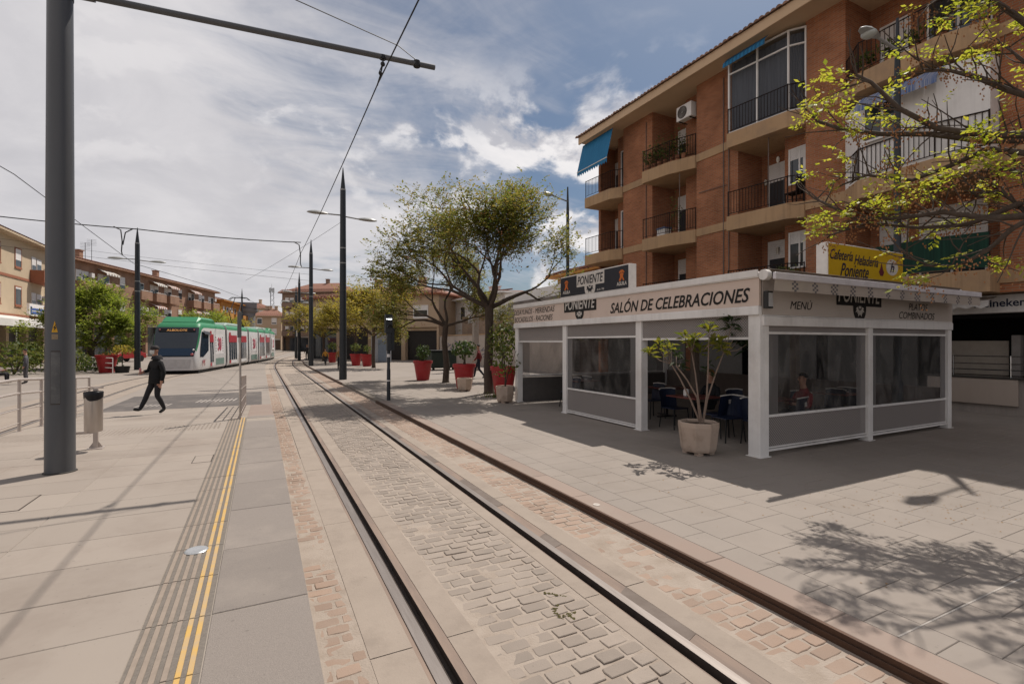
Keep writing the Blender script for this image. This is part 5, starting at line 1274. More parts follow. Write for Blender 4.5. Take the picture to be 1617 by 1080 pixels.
for k in range(4): b.tube([(6.8, 13.85, .55), (6.8 + r.uniform(-.15, .15), 13.85 + r.uniform(-.15, .15), 1.0), (6.8 + r.uniform(-.4, .3), 13.85 + r.uniform(-.4, .4), 1.7)], [.02, .015, .008], 5)
b.obj('stem', m_bark, t2)
b = MB(); leafball(b, (6.75, 13.85, 1.35), .5, 160, .13, r, (1, 1, 1.1)); b.obj('foliage', m_leafy, t2)
big = tub(6.60, 6.02, ZP, .62, .54, 'large octagonal concrete planter with a multi-stemmed shrub in front of the open bay')
# multi-stem shrub with whorls of long leaves in the big planter
r = random.Random(12); px0, py0, pz0 = 6.60, 6.02, ZP + .5
m_magleaf = leaf_mat('whorl_leaf', (.075, .10, .016), (.19, .17, .03), .45)
m_magold = leaf_mat('whorl_leaf_dark', (.02, .04, .014), (.045, .06, .02), .25)
sb = MB(); lf = MB(); ld = MB()
def scr(u, v, d):    # a point of the shrub, given where it stands in depth d in front of the bay
    x, y = at_d(u, d); return Vector((x, y, CAMZ + (VH - v) / F * d))
D0 = 8.32
stems = [([(1106, 668), (1090, 630), (1073, 596), (1060, 575)], .1), ([(1106, 668), (1101, 628), (1085, 600), (1068, 578)], -.25), ([(1108, 668), (1103, 632), (1098, 590), (1092, 556)], .2), ([(1110, 668), (1116, 625), (1118, 585), (1119, 545)], -.1), ([(1110, 668), (1117, 630), (1130, 590), (1143, 556)], .15)]
tips = []
for pts, dd in stems:
    P = [scr(u, v, D0 + dd * k / 3) for k, (u, v) in enumerate(pts)]; sb.tube(P, [.02, .016, .013, .010], 6)
for i, (u, v, dd, s, dark) in enumerate(((1027, 556, .1, 1.0, 0), (1040, 548, -.2, .9, 0), (1055, 553, 0, .8, 0), (1082, 533, -.2, 1.1, 0), (1092, 545, .2, 1.0, 0), (1098, 530, -.4, .9, 0), (1120, 518, -.2, 1.1, 0), (1127, 540, .1, 1.1, 0), (1138, 545, -.3, 1.1, 0), (1143, 552, -.1, .9, 0), (1075, 572, .2, .9, 1), (1068, 562, .0, .9, 1), (1155, 512, .15, 1.2, 1), (1162, 527, .25, 1.2, 1), (1148, 505, .3, 1.0, 1), (1182, 542, .1, 1.3, 1), (1165, 538, .3, 1.0, 1), (1118, 582, .2, .8, 1), (1106, 552, .1, 1.0, 0), (1060, 548, .3, .8, 0))):
    c = scr(u, v, D0 + dd); src = min(stems, key=lambda s_: abs(s_[0][-1][0] - u)); e = scr(*src[0][-1], D0 + src[1])
    m_ = e.lerp(c, .55) + Vector((0, 0, -.05)); sb.tube([e, m_, c], [.009, .007, .005], 5)
    tgt = ld if dark else lf
    for k in range(17):
        a = k * 2.4 + r.uniform(-.3, .3); el = r.uniform(-.4, 1.1); d = Vector((math.cos(a) * math.cos(el), math.sin(a) * math.cos(el), math.sin(el)))
        L = .175 * s * r.uniform(.65, 1.15); w = d.cross(Vector((0, 0, 1))).normalized() * L * .19; dn = Vector((0, 0, -L * .18))
        p0_ = c + d * .015 + Vector((0, 0, r.uniform(-.10, .08)))
        tgt.face([p0_, p0_ + d * L * .5 + w + Vector((0, 0, .012)), p0_ + d * L + dn, p0_ + d * L * .5 - w + Vector((0, 0, .012))])
pl = sb.obj('stem', mat('shrub_stem', (.26, .19, .15), .85, (.17, .125, .1), 20, .5), big, smooth=50)
lf.obj('foliage', m_magleaf, big); ld.obj('foliage', m_magold, big)

# ================================================================== TREES
def branch(tb, r, p, d, L, rad, lvl, tips, spread=.75, up=.12, kids=(2, 3)):
    pts = [p]; rr = [rad]; q = p.copy(); dd = d.copy(); n = 4
    for k in range(n):
        dd = (dd + Vector((r.gauss(0, .13), r.gauss(0, .13), r.gauss(0, .10) + up * .35))).normalized()
        q = q + dd * (L / n); pts.append(q.copy()); rr.append(rad * (1 - .42 * (k + 1) / n))
        if lvl <= 2 and k >= 1: tips.append((q.copy(), dd.copy(), lvl))
    tb.tube(pts, rr, 7 if rad > .03 else 4, cap=False)
    if lvl == 0: tips.append((q, dd, 0)); return
    for k in range(r.randint(*kids)):
        ax = dd.orthogonal().normalized(); ax = Matrix.Rotation(r.uniform(0, 6.28), 3, dd) @ ax
        nd = (dd * math.cos(spread * r.uniform(.5, 1.1)) + ax * math.sin(spread * r.uniform(.5, 1.1)) + Vector((0, 0, up))).normalized()
        s = pts[-1] if k < 2 else pts[r.choice((2, 3))]
        branch(tb, r, s.copy(), nd, L * r.uniform(.66, .86), rr[-1] * r.uniform(.72, .92), lvl - 1, tips, spread, up, kids)
def sprays(lb, bb, tips, r, per, leaf0, rad, berries=0, droop=.25):
    leaf = leaf0
    for p, d, lvl in tips:
        for _ in range(per if lvl == 0 else max(1, per // 3)):
            leaf = leaf0 * r.choice((.55, .75, .9, 1.0, 1.2, 1.35)); c = p + Vector((r.gauss(0, rad), r.gauss(0, rad), r.gauss(0, rad * .7))); ax = (d + Vector((r.gauss(0, .8), r.gauss(0, .8), r.gauss(0, .4)))).normalized()
            n = 7
            for k in range(n):
                sd = 1 if k % 2 else -1; t = ax.cross(Vector((0, 0, 1))); t = t.normalized() if t.length > .01 else Vector((1, 0, 0))
                b0 = c + ax * leaf * .42 * k; dr = (t * sd + ax * .7 + Vector((0, 0, -droop + r.gauss(0, .25)))).normalized() if k < n - 1 else ax
                L = leaf * r.uniform(.75, 1.25); w = (dr.cross(Vector((r.gauss(0, .5), r.gauss(0, .5), 1)))).normalized() * L * .27
                lb.face([b0, b0 + dr * L * .5 + w, b0 + dr * L, b0 + dr * L * .5 - w])
        if bb is not None:
            for _ in range(berries):
                if r.random() < .5:
                    c = p + Vector((r.gauss(0, rad), r.gauss(0, rad), -.05 - abs(r.gauss(0, rad)))); s = .012 if leaf < .1 else .025
                    for _ in range(4):
                        g = c + Vector((r.gauss(0, s * 3), r.gauss(0, s * 3), r.gauss(0, s * 3))); bb.face([g + Vector((s, 0, -s * .6)), g + Vector((-s * .5, s * .9, -s * .6)), g + Vector((-s * .5, -s * .9, -s * .6))]); bb.face([g + Vector((s, 0, s * .4)), g + Vector((0, 0, s * 1.3)), g + Vector((-s * .6, s * .8, s * .2)), g + Vector((0, 0, -s))])
def tree(name, lab, base, fork_z, limbs, seed, leafm, levels=3, per=5, leaf=.12, rad=.22, r0=.16, spread=.62, up=.10, berries=0, bm=None, bark=None, grp=None, lean=(0, 0)):
    r = random.Random(seed); t = thing(name, lab, 'tree', base, 0, grp)
    tb = MB(); lb = MB(); bb = MB() if berries else None; tips = []
    B = Vector(base); Fk = B + Vector((lean[0], lean[1], fork_z))
    tb.tube([B - Vector((0, 0, .05)), B + Vector((0, 0, .08)), B.lerp(Fk, .3) + Vector((r.uniform(-.04, .04), r.uniform(-.04, .04), 0)), B.lerp(Fk, .7) + Vector((r.uniform(-.05, .05), r.uniform(-.05, .05), 0)), Fk], [r0 * 1.45, r0 * 1.12, r0, r0 * .92, r0 * .95], 12)
    for (d, L, rf) in limbs: branch(tb, r, Fk - Vector((0, 0, .05)), Vector(d).normalized(), L, r0 * rf, levels, tips, spread, up)
    sprays(lb, bb, tips, r, per, leaf, rad, berries)
    tb.obj('trunk', bark or m_bark, t, smooth=60); lb.obj('crown', leafm, t)
    if bb: bb.obj('berries', bm, t)
    return t
m_leafA = leaf_mat('tree_leaf', (.10, .135, .03), (.21, .155, .048), .52)
m_leafB = leaf_mat('spring_leaf', (.20, .19, .04), (.32, .24, .06), .5)
m_leafC = leaf_mat('bright_leaf', (.24, .285, .04), (.38, .35, .07), .52)
m_leafG = leaf_mat('fresh_green_leaf', (.13, .18, .03), (.25, .27, .06), .5)
m_berry = mat('old_berries', (.42, .20, .09), .8, (.28, .13, .055), 30, .5)
lx_ = lambda dx, dy, dz: (CS * dx + SN * dy, -SN * dx + CS * dy, dz)      # right / away / up as seen along the street
tree('plane_tree', 'tall spreading tree with forked dark trunk behind the red pots by the pavilion', (7.5, 16.6, ZP), 3.2,
     [(lx_(1.6, .1, 0.58), 1.5, .6), (lx_(-1.0, -.5, 0.72), 1.52, .55), (lx_(.25, .3, 0.94), 1.60, .6), (lx_(-1.2, .6, 0.50), 1.60, .5), (lx_(.5, -.9, 0.72), 1.36, .5), (lx_(-.4, .2, 1.01), 1.68, .5), (lx_(.1, -.2, 1.3), 1.6, .5), (lx_(-.6, -.8, .8), 1.5, .45)], 21, m_leafA, 3, 12, .092, .33, .17, .58, .05, 1, m_berry, grp='trees in a row on the plaza')
tree('plane_tree', 'second tree of the plaza row, forked low and leaning left over the red pots', (7.75, 22.1, ZP), 2.7,
     [(lx_(-1.4, 0, 0.59), 1.44, .6), (lx_(-.5, .5, 0.91), 1.37, .6), (lx_(1.0, -.2, 0.45), 1.15, .5), (lx_(-1.0, -.6, 0.63), 1.30, .5), (lx_(.2, .2, 0.91), 1.30, .55)], 22, m_leafA, 3, 15, .095, .32, .14, .6, .05, 1, m_berry, grp='trees in a row on the plaza')
for k, (bs, lab, sd) in enumerate((((7.45, 37.2, ZP), 'yellowish spring tree nearest in the far row before the beige house', 31), ((7.7, 46.5, ZP), 'yellowish spring tree in the middle of the far row', 33), ((5.6, 52.5, ZP), 'yellowish spring tree at the end of the far row behind the mast', 35))):
    tree('young_plane_tree', lab, bs, 2.4, [(lx_(1.2, 0, .8), 1.7, .6), (lx_(-1.2, .2, .8), 1.7, .6), (lx_(0, -.7, 1.0), 1.4, .5), (lx_(.3, .5, 1.2), 1.5, .5), (lx_(-.6, -.3, 1.1), 1.4, .5)], sd, m_leafB, 2, 11, .16, .40, .13, .6, .06, 0, None, grp='young trees of the far row')
tree('leafy_tree', 'full bright green tree standing left behind the big mast', (-11.6, 48.5, 0), 1.7,
     [(lx_(1.0, 0, .9), 1.66, .55), (lx_(-1.0, .2, .9), 1.66, .55), (lx_(.2, -.5, 1.4), 1.73, .55), (lx_(-.5, .5, 1.2), 1.66, .5), (lx_(.6, .4, 1.3), 1.66, .5), (lx_(1.4, -.2, .35), 1.58, .45), (lx_(-1.5, -.2, .30), 1.58, .45), (lx_(1.0, -1.0, .1), 1.44, .4), (lx_(-1.0, -1.0, .1), 1.44, .4)], 41, m_leafG, 3, 11, .16, .34, .24, .6, .06)
# street trees half hidden behind the tram
for bs, lab, sd in (((-6.4, 78, 0), 'round green tree behind the roof of the tram', 43), ((-5.0, 86, 0), 'brownish tree behind the pantograph of the tram', 44)):
    tree('small_tree', lab, bs, 2.4, [(lx_(1, 0, .8), 1.6, .6), (lx_(-1, 0, .8), 1.6, .6), (lx_(0, -.6, 1.1), 1.6, .6), (lx_(.2, .6, 1.1), 1.6, .6)], sd, m_leafG if sd == 43 else m_leafB, 2, 9, .24, .5, .14)
# the near tree at the right: trunk just outside the picture, boughs reaching in from the right
def near_tree():
    r = random.Random(77); base = Vector((10.6, 2.3, ZP)); t = thing('chinaberry_tree', 'near tree with bright yellow-green spring leaves and brown berries reaching in at the right', 'tree', base)
    tb, lb, bb, tips = MB(), MB(), MB(), []
    fk = base + Vector((-.1, 0, 2.5)); tb.tube([base, base + Vector((0, 0, .1)), base + Vector((.04, .05, 1.2)), fk], [.24, .19, .16, .16], 14)
    tb.tube([fk, fk + Vector((.2, .1, 1.6)), fk + Vector((.0, .4, 3.4))], [.14, .11, .08], 10)
    def bough(pix_pts, rad0, start_d, end_d):
        n = len(pix_pts); P = [fk + Vector((.05, .1, .5))]
        for k, (u, v) in enumerate(pix_pts):
            P.append(scr(u, v, start_d + (end_d - start_d) * k / (n - 1) - .55))
        R0 = [rad0 * (1 - .82 * k / (len(P) - 1)) + .004 for k in range(len(P))]; tb.tube(P, R0, 7)
        for k in range(2, len(P)):
            seg = P[k] - P[k - 1]
            for f in (.25, .6, .95):
                q = P[k - 1] + seg * f
                for _ in range(2 if r.random() < .35 else 1):
                    d = (seg.normalized() * .8 + Vector((r.gauss(0, .6), r.gauss(0, .6), r.gauss(.15, .45)))).normalized(); L = r.uniform(.3, .75); pts = [q]; a = d
                    for s in range(3): a = (a + Vector((r.gauss(0, .2), r.gauss(0, .2), r.gauss(0.02, .18)))).normalized(); pts.append(pts[-1] + a * L / 3)
                    tb.tube(pts, [.010, .008, .006, .004], 4, cap=False); tips.append((pts[-1], a, 0)); tips.append((pts[2], a, 1))
    bough([(1640, 212), (1560, 214), (1480, 203), (1420, 172), (1375, 130), (1352, 118)], .05, 6.1, 6.5)
    bough([(1640, 222), (1550, 222), (1470, 212), (1390, 212), (1330, 205), (1292, 192), (1272, 172)], .05, 6.4, 7.4)
    bough([(1640, 245), (1560, 235), (1500, 262), (1440, 285), (1370, 277), (1330, 292)], .04, 6.0, 7.2)
    bough([(1640, 340), (1560, 345), (1490, 335), (1420, 345), (1350, 345), (1300, 320), (1283, 312)], .04, 5.6, 7.3)
    bough([(1660, 300), (1590, 330), (1530, 355), (1450, 360), (1370, 352), (1310, 372)], .035, 5.6, 7.0)
    bough([(1660, 330), (1600, 360), (1560, 395), (1515, 420), (1470, 420), (1430, 405)], .030, 5.4, 6.4)
    bough([(1650, 160), (1590, 142), (1540, 122), (1500, 112), (1455, 110)], .04, 5.9, 6.3)
    bough([(1650, 60), (1600, 22), (1560, -5), (1500, -10), (1470, 5)], .04, 5.9, 6.2)
    bough([(1650, 130), (1620, 100), (1590, 75)], .03, 5.7, 6.0)
    bough([(1650, 280), (1600, 270), (1560, 262), (1520, 290)], .03, 6.0, 6.6)
    bough([(1650, 380), (1615, 330), (1580, 300), (1540, 310)], .03, 5.6, 6.2)
    # crown above the frame (it throws the shade on the near paving)
    for k in range(9):
        a = r.uniform(-1.2, .5); branch(tb, r, fk + Vector((0, .3, r.uniform(1.9, 3.35))), Vector((math.cos(a), math.sin(a), r.uniform(.5, 1.6))).normalized(), r.uniform(.8, 1.4), .045, 1, tips, .6, .08)
    def keep(p):
        u, v, d_ = pix(*p)
        for (a, c, e, g) in ((1335, 20, 1425, 112), (1300, 384, 1402, 445), (1440, 150, 1560, 195), (900, -50, 1262, 700), (1262, -60, 1440, 60)):
            if a < u < c + 0 and 0: return False
        if u < 1272 or (1338 < u < 1428 and 22 < v < 100) or (1300 < u < 1404 and 380 < v < 440) or (u < 1430 and v < 60): return False
        if 1430 < u < 1560 and 120 < v < 200 and r.random() < .7: return False
        return True
    tips = [t_ for t_ in tips if keep(t_[0]) and r.random() < (.37 if pix(*t_[0])[0] < 1470 else .24)]
    sprays(lb, bb, tips, r, 8, .060, .070, 16, .35)
    tb.obj('trunk', m_bark, t, smooth=60); lb.obj('crown', m_leafC, t); bb.obj('berries', m_berry, t)
near_tree()
# clipped shrubs and hedges on the left
def bush(name, lab, x, y, z, rx, rz, n, m, seed):
    t = thing(name, lab, 'shrub', (x, y, z)); r = random.Random(seed); b = MB()
    for k in range(5): b.tube([(x, y, z), (x + r.uniform(-.3, .3) * rx, y + r.uniform(-.3, .3) * rx, z + rz * 1.2)], [.04, .015], 5)
    b.obj('stem', m_bark, t); b = MB(); leafball(b, (x, y, z + rz), rx, n, .2, r, (1, 1, rz / rx)); b.obj('foliage', m, t)
bush('leafy_bush', 'dark red-green bush at the left edge behind the railing', -13.4, 40.6, 0, 1.9, 1.05, 900, m_leafy, 51)
bush('leafy_bush', 'small bush left of the big mast beside the standing person', -10.4, 39.6, 0, .95, .8, 420, m_leafy, 52)
bush('leafy_bush', 'low dark bush behind the white railing right of the big mast', -9.9, 42.2, 0, 1.5, .55, 500, m_leafd, 53)
t = thing('black_planter', 'low black bowl planter with yellow-green plant left of the tram', 'planter', (-8.0, 40.0, 0))
b = MB(); b.lathe([(.36, 0), (.42, .35), (.44, .42), (.40, .42)], 16, (-8.0, 40, 0)); b.obj('bowl', m_blk, t, smooth=35)
b = MB(); b.tube([(-8, 40, .4), (-8, 40, 1.3)], .03, 6); b.obj('stem', m_bark, t); r = random.Random(6); b = MB(); leafball(b, (-8, 40, 1.5), .6, 180, .16, r, (1, 1, .55)); b.obj('foliage', m_leafB, t)
t = thing('white_railing', 'low white tubular railing left of the tramway behind the mast', 'railing', (-9.5, 36.5, 0))
P = [at(118, 585, 0), at(178, 590, 0)]
for z in (.35, .65, .98): b = MB(); b.tube([(P[0][0], P[0][1], z), (P[1][0], P[1][1], z)], .03, 6); b.obj('rod', m_white, t)
for f in (0, .5, 1): x, y = P[0][0] + (P[1][0] - P[0][0]) * f, P[0][1] + (P[1][1] - P[0][1]) * f; b = MB(); b.tube([(x, y, 0), (x, y, .98)], .03, 6); b.obj('post', m_white, t)
# ================================================================== TRAM
m_tw = mat('tram_white', (.58, .57, .565), .3, (.55, .54, .535), 1, .5, coat=.1, spec=.4)
m_tg = mat('tram_green', (.035, .22, .10), .45, (.03, .19, .085), 1, .5, coat=.05, spec=.3)
m_tgl = mat('tram_glass', (.012, .022, .036), .08, (.018, .03, .045), 1, spec=.6)
m_tk = mat('tram_dark', (.012, .012, .013), .6)
m_tr = mat('tram_red', (.38, .035, .05), .4)
m_tgrey = mat('tram_grey', (.42, .42, .43), .4)
def lperp(y):
    e = .5; d = Vector((lpath(y + e) - lpath(y - e), 2 * e, 0)).normalized(); return d, Vector((d.y, -d.x, 0))
ARC = [(36.6, 0.0)]
while ARC[-1][1] < 40: y = ARC[-1][0] + .1; ARC.append((y, ARC[-1][1] + math.hypot(.1, lpath(y) - lpath(y - .1))))
def tp(s, x, z):      # point on the tram: s metres behind the nose, x to the right side as seen from the front camera, z up
    if s <= 0: y = 36.6 + s
    else:
        k = min(len(ARC) - 1, max(0, int(s / .1005))); 
        while k < len(ARC) - 1 and ARC[k][1] < s: k += 1
        k = max(1, k); f_ = min(1, (s - ARC[k - 1][1]) / (ARC[k][1] - ARC[k - 1][1])); y = ARC[k - 1][0] + f_ * (ARC[k][0] - ARC[k - 1][0])
    d, rt = lperp(y); c = Vector((lpath(y), y, 0)); return c + rt * x + Vector((0, 0, z))
nose = tp(0, 0, 0)
tram = thing('tram', 'white and green five-section tram with red adverts bearing left past the platform', 'tram', tuple(nose))
W2 = 1.325
def ring(s, w, zb, zt, rr=.38, taper=.10):
    """closed body section: skirt tucked in, upright sides, rounded shoulders"""
    pts = [(-w + .06, zb), (w - .06, zb), (w, zb + .18), (w, 1.1)]
    pts += [(w - taper * .5, zt - rr)] + [(w - taper * .5 - rr * .9 * (1 - math.cos(a)), zt - rr + rr * math.sin(a)) for a in (R(30), R(60), R(90))]
    left = [(-x, z) for x, z in reversed(pts[2:])]
    return [(x, z) for x, z in pts + left]
def loft(rings, b, mf):
    base = len(b.v); n = len(rings[0][1])
    for s, pr in rings: b.v += [tuple(tp(s, x, z)) for x, z in pr]
    for k in range(len(rings) - 1):
        for q in range(n):
            q2 = (q + 1) % n; f = (base + k * n + q, base + (k + 1) * n + q, base + (k + 1) * n + q2, base + k * n + q2)
            b.f.append(f[::-1]); xs = (rings[k][1][q][0] + rings[k][1][q2][0]) / 2; zs = (rings[k][1][q][1] + rings[k][1][q2][1] + rings[k + 1][1][q][1] + rings[k + 1][1][q2][1]) / 4
            b.m.append(mf(rings[k][0], rings[k + 1][0], q, xs, zs))
    b.f.append(tuple(base + q for q in range(n))); b.m.append(mf(-1, -1, 0, 0, .6))
    e = base + (len(rings) - 1) * n; b.f.append(tuple(e + q for q in reversed(range(n)))); b.m.append(0)
def body_mf(s0, s1, q, x, z):
    return 1 if z > 2.86 else 0
secs = [(0.0, 6.6), (7.1, 13.4), (13.9, 17.4), (17.9, 24.2), (24.7, 31.6)]
for i, (s0, s1) in enumerate(secs):
    b = MB()
    if i == 0:
        rs = []
        for s, w, zt in ((0, 1.02, .98), (.06, 1.12, 1.12), (.22, 1.20, 1.5), (.42, 1.25, 2.0), (.62, 1.28, 2.5), (.80, 1.30, 2.9), (1.0, 1.31, 3.16), (1.35, 1.325, 3.28), (2.4, 1.325, 3.3), (6.6, 1.325, 3.3)):
            rr = min(.38, max(.05, (zt - 1.1) * .35)); pr = ring(s, w, .22, zt, rr)
            pr = [(x, max(.22, min(z, zt)) if z > .45 else z) for x, z in pr]; rs.append((s, pr))
        def mf(s0_, s1_, q, x, z):
            if s0_ == -1: return 0
            if s1_ <= .23: return 0
            if s1_ <= 1.36 and q in (4, 5, 6, 7, 8, 9, 10): return 1
            return 1 if z > 2.86 else 0
        loft(rs, b, mf)
    elif i == 4:
        rs = [(s0, ring(s0, W2, .22, 3.3)), (s1 - 1.2, ring(s1, W2, .22, 3.3)), (s1 - .6, ring(s1, 1.3, .22, 2.9)), (s1, ring(s1, 1.1, .22, 1.5, .2))]; loft(rs, b, body_mf)
    else:
        ss = np.linspace(s0, s1, 4); loft([(float(s), ring(s, W2, .22, 3.3)) for s in ss], b, body_mf)
    b.obj('car_body', [m_tw, m_tg], tram, smooth=38)
for (a, c) in ((6.6, 7.1), (13.4, 13.9), (17.4, 17.9), (24.2, 24.7)):
    b = MB(); loft([(a - .02, ring(a, 1.25, .35, 3.2)), (c + .02, ring(c, 1.25, .35, 3.2))], b, lambda *k: 0); b.obj('gangway', m_tk, tram)
b = MB()
for i, (s0, s1) in enumerate(secs):
    a = s0 + (.5 if i == 0 else 0); b.f  # dark underframe and wheels zone
    v0 = len(b.v); 
    for s in (a, s1):
        for x, z in ((-1.2, .06), (1.2, .06), (1.2, .225), (-1.2, .225)): b.v.append(tuple(tp(s, x, z)))
    for f in ((0, 1, 2, 3), (4, 7, 6, 5), (0, 4, 5, 1), (1, 5, 6, 2), (2, 6, 7, 3), (3, 7, 4, 0)): b.f.append(tuple(v0 + k for k in f)); b.m.append(0)
b.obj('underframe', m_tk, tram)
# nose glazing lies proud of the sloping front
b = MB(); prof = ((.03, 1.06), (.22, 1.5), (.42, 2.0), (.62, 2.5), (.79, 2.90))
wdt = (1.05, 1.12, 1.16, 1.18, 1.16)
n = 8; grid = []
for (s, z), w in zip(prof, wdt): grid.append([tp(s - .045 + .05 * (2 * k / n - 1) ** 4, w * (2 * k / n - 1), z + .02) for k in range(n + 1)])
for r_ in range(len(grid) - 1):
    for k in range(n): b.face([grid[r_][k], grid[r_][k + 1], grid[r_ + 1][k + 1], grid[r_ + 1][k]])
ws = b.obj('windscreen', m_tgl, tram, smooth=180)
b = MB(); 
def fr(x, z, e): 
    s = .05 + (z - 1.14) / (2.83 - 1.14) * .715; return tp(s - .06 - e, x, z + .02)
b.face([fr(-1.02, 1.12, .02), fr(1.02, 1.12, .02), fr(1.06, 1.58, .02), fr(-1.06, 1.58, .02)]); b.obj('lower_glass', mat('blue_dash', (.012, .04, .085), .15), ws)
up_ = (fr(0, 2.83, 0) - fr(0, 1.2, 0)).normalized(); d_, r_ = lperp(37.0)
lettering('ALBOLOTE', ws, emit_mat('amber_led', (.85, .42, .14), .5), fr(0, 2.71, .035), r_, up_, 1.1, .13, 0, .0)
b = MB(); b.face([fr(-1.0, 2.60, .015), fr(1.0, 2.60, .015), fr(1.0, 2.82, .015), fr(-1.0, 2.82, .015)]); b.obj('display_panel', m_tk, ws)
for sx in (-1, 1):
    b = MB(); c = tp(-.03, sx * .98, 1.22); 
    q = Vector(c); b.ball(tuple(q), .085, 10, 0, (1, .7, 1)); b.obj('headlight', mat('tail_red', (.45, .12, .13), .25), tram, smooth=60)
    b = MB(); q = tp(.06, sx * 1.04, 1.5); b.ball(tuple(q), .06, 10, 0, (1, .8, 1)); b.obj('headlight', mat('lamp_white', (.7, .7, .68), .2), tram, smooth=60)
    b = MB(); q = fr(sx * .93, 2.74, .03); b.ball(tuple(q), .045, 8); b.obj('marker_light', mat('marker_red', (.5, .18, .18), .3), tram, smooth=60)
b = MB(); b.face([tp(-.015, -.86, .34), tp(-.015, .86, .34), tp(-.015, .92, .90), tp(-.015, -.92, .90)]); b.obj('bumper_panel', mat('bumper_grey', (.50, .49, .49), .4), tram)
b = MB(); b.face([tp(.95, W2 - .06 + .005, 2.66), tp(2.4, W2 - .02, 2.60), tp(2.3, W2 + .006, 1.42), tp(1.1, W2 + .003, 1.02), tp(.55, W2 - .03, 1.05), tp(.62, W2 - .02, 1.5)])
b.obj('side_window', m_tgl, tram)
b = MB(); b.face([tp(1.15, W2 - .02, 2.72), tp(2.6, W2 - .0, 2.66), tp(2.55, W2 + .10, 2.44), tp(1.2, W2 + .08, 2.5)]); b.obj('mirror_cover', mat('mirror_black', (.03, .03, .03), .3), tram)
XS = W2 + .012
def sidequad(b, s0, s1, z0, z1, mi=0, e=.0):
    k = max(1, int((s1 - s0) / .8)); 
    for j in range(k):
        a, c = s0 + (s1 - s0) * j / k, s0 + (s1 - s0) * (j + 1) / k
        tap = lambda z: -.05 * max(0, (z - 1.1) / 1.82)
        b.face([tp(a, XS + e + tap(z0), z0), tp(c, XS + e + tap(z0), z0), tp(c, XS + e + tap(z1), z1), tp(a, XS + e + tap(z1), z1)], mi)
def door(s0, s1, n):
    b = MB(); sidequad(b, s0, s1, .36, 2.45); d = b.obj('door', mat('tram_door_white', (.66, .65, .65), .35), tram)
    w = (s1 - s0) / n
    for k in range(n):
        b = MB(); sidequad(b, s0 + w * k + .07, s0 + w * (k + 1) - .07, .62, 2.02, 0, .006); b.obj('door_glass', m_tgl, d)
    b = MB(); sidequad(b, s0, s1, 1.98, 2.52, 0, .012); sidequad(b, s0 + w * .2, s0 + w * 1.0, 2.5, 2.74, 0, .012); sidequad(b, s0 + .05, s0 + w * .9, .36, .60, 0, .012); b.obj('red_panel', m_tr, d)
door(2.65, 3.55, 2); door(7.5, 9.8, 4); door(10.4, 12.9, 4); door(18.2, 20.6, 4); door(21.3, 23.9, 4)
for (a, c) in ((4.0, 6.1), (14.55, 16.9), (25.35, 27.8)): b = MB(); sidequad(b, a, c, .40, .85, 0, .004); b.obj('green_patch', mat('grey_green', (.16, .24, .21), .5), tram)
m_pinkl = mat('pink_numerals', (.50, .09, .14), .5)
for (a, c, i) in ((3.9, 6.0, 0), (14.5, 16.8, 2), (25.6, 28.6, 4)):
    b = MB(); sidequad(b, a, c, 1.15, 2.55, 0, .003); pn = b.obj('advert_panel', mat('advert_white', (.70, .68, .68), .5), tram)
    m_ = (a + c) / 2; d, rt_ = lperp(tp(m_, 0, 0).y)
    lettering('30', pn, m_pinkl, tp(m_, XS + .012, 1.85) , d * 1.0, (0, 0, 1), (c - a) * .42, .95, 0, .03) 
    b = MB(); 
    for k in range(6):
        sidequad(b, a + .12, a + .26, 1.3 + .19 * k, 1.42 + .19 * k, 0, .006); sidequad(b, c - .26, c - .12, 1.3 + .19 * k, 1.42 + .19 * k, 0, .006)
    tag(b.obj('side_lettering', mat('dark_print', (.08, .06, .06), .6), pn), kind='stuff')
d, rt_ = lperp(tp(1.3, 0, 0).y)
lettering('M', tram, m_tr, tp(1.15, XS + .004, .66), d, (0, 0, 1), .50, .42, 0, .0); lettering('T', tram, m_tr, tp(1.6, XS + .004, .82), d, (0, 0, 1), .10, .12, 0, .01)
# roof pods and pantograph
for (s0, s1, z, m_) in ((1.2, 5.2, 3.62, m_tg), (7.6, 12.6, 3.5, mat('roof_grey', (.28, .36, .32), .6)), (18.4, 23.8, 3.5, mat('roof_grey2', (.26, .33, .30), .6)), (26, 29, 3.6, m_tg)):
    b = MB(); loft([(s0, [(-1.0, 3.2), (1.0, 3.2), (1.0, 3.25), (.9, 3.27), (-.9, 3.27), (-1.0, 3.25)]), (s0 + .5, [(-1.05, 3.2), (1.05, 3.2), (1.05, z - .12), (.9, z), (-.9, z), (-1.05, z - .12)]), (s1 - .6, [(-1.05, 3.2), (1.05, 3.2), (1.05, z - .12), (.9, z), (-.9, z), (-1.05, z - .12)]), (s1, [(-1.0, 3.2), (1.0, 3.2), (1.0, 3.25), (.9, 3.27), (-.9, 3.27), (-1.0, 3.25)])], b, lambda *k: 0)
    b.obj('roof_pod', m_, tram)
b = MB(); s = 15.6
for x in (-.45, .45): b.tube([tp(s, x, 3.3), tp(s - 1.4, x * .8, 4.6), tp(s + .3, x * .7, 6.05)], .035, 5)
for x in (-.8, .8): pass
b.tube([tp(s + .3, -.85, 5.9), tp(s + .3, -.6, 6.12), tp(s + .3, .6, 6.12), tp(s + .3, .85, 5.9)], .03, 5); b.tube([tp(s + .7, -.85, 5.9), tp(s + .7, -.6, 6.12), tp(s + .7, .6, 6.12), tp(s + .7, .85, 5.9)], .03, 5)
b.tube([tp(s, -.5, 3.45), tp(s, .5, 3.45)], .08, 6); b.obj('pantograph', m_tk, tram)

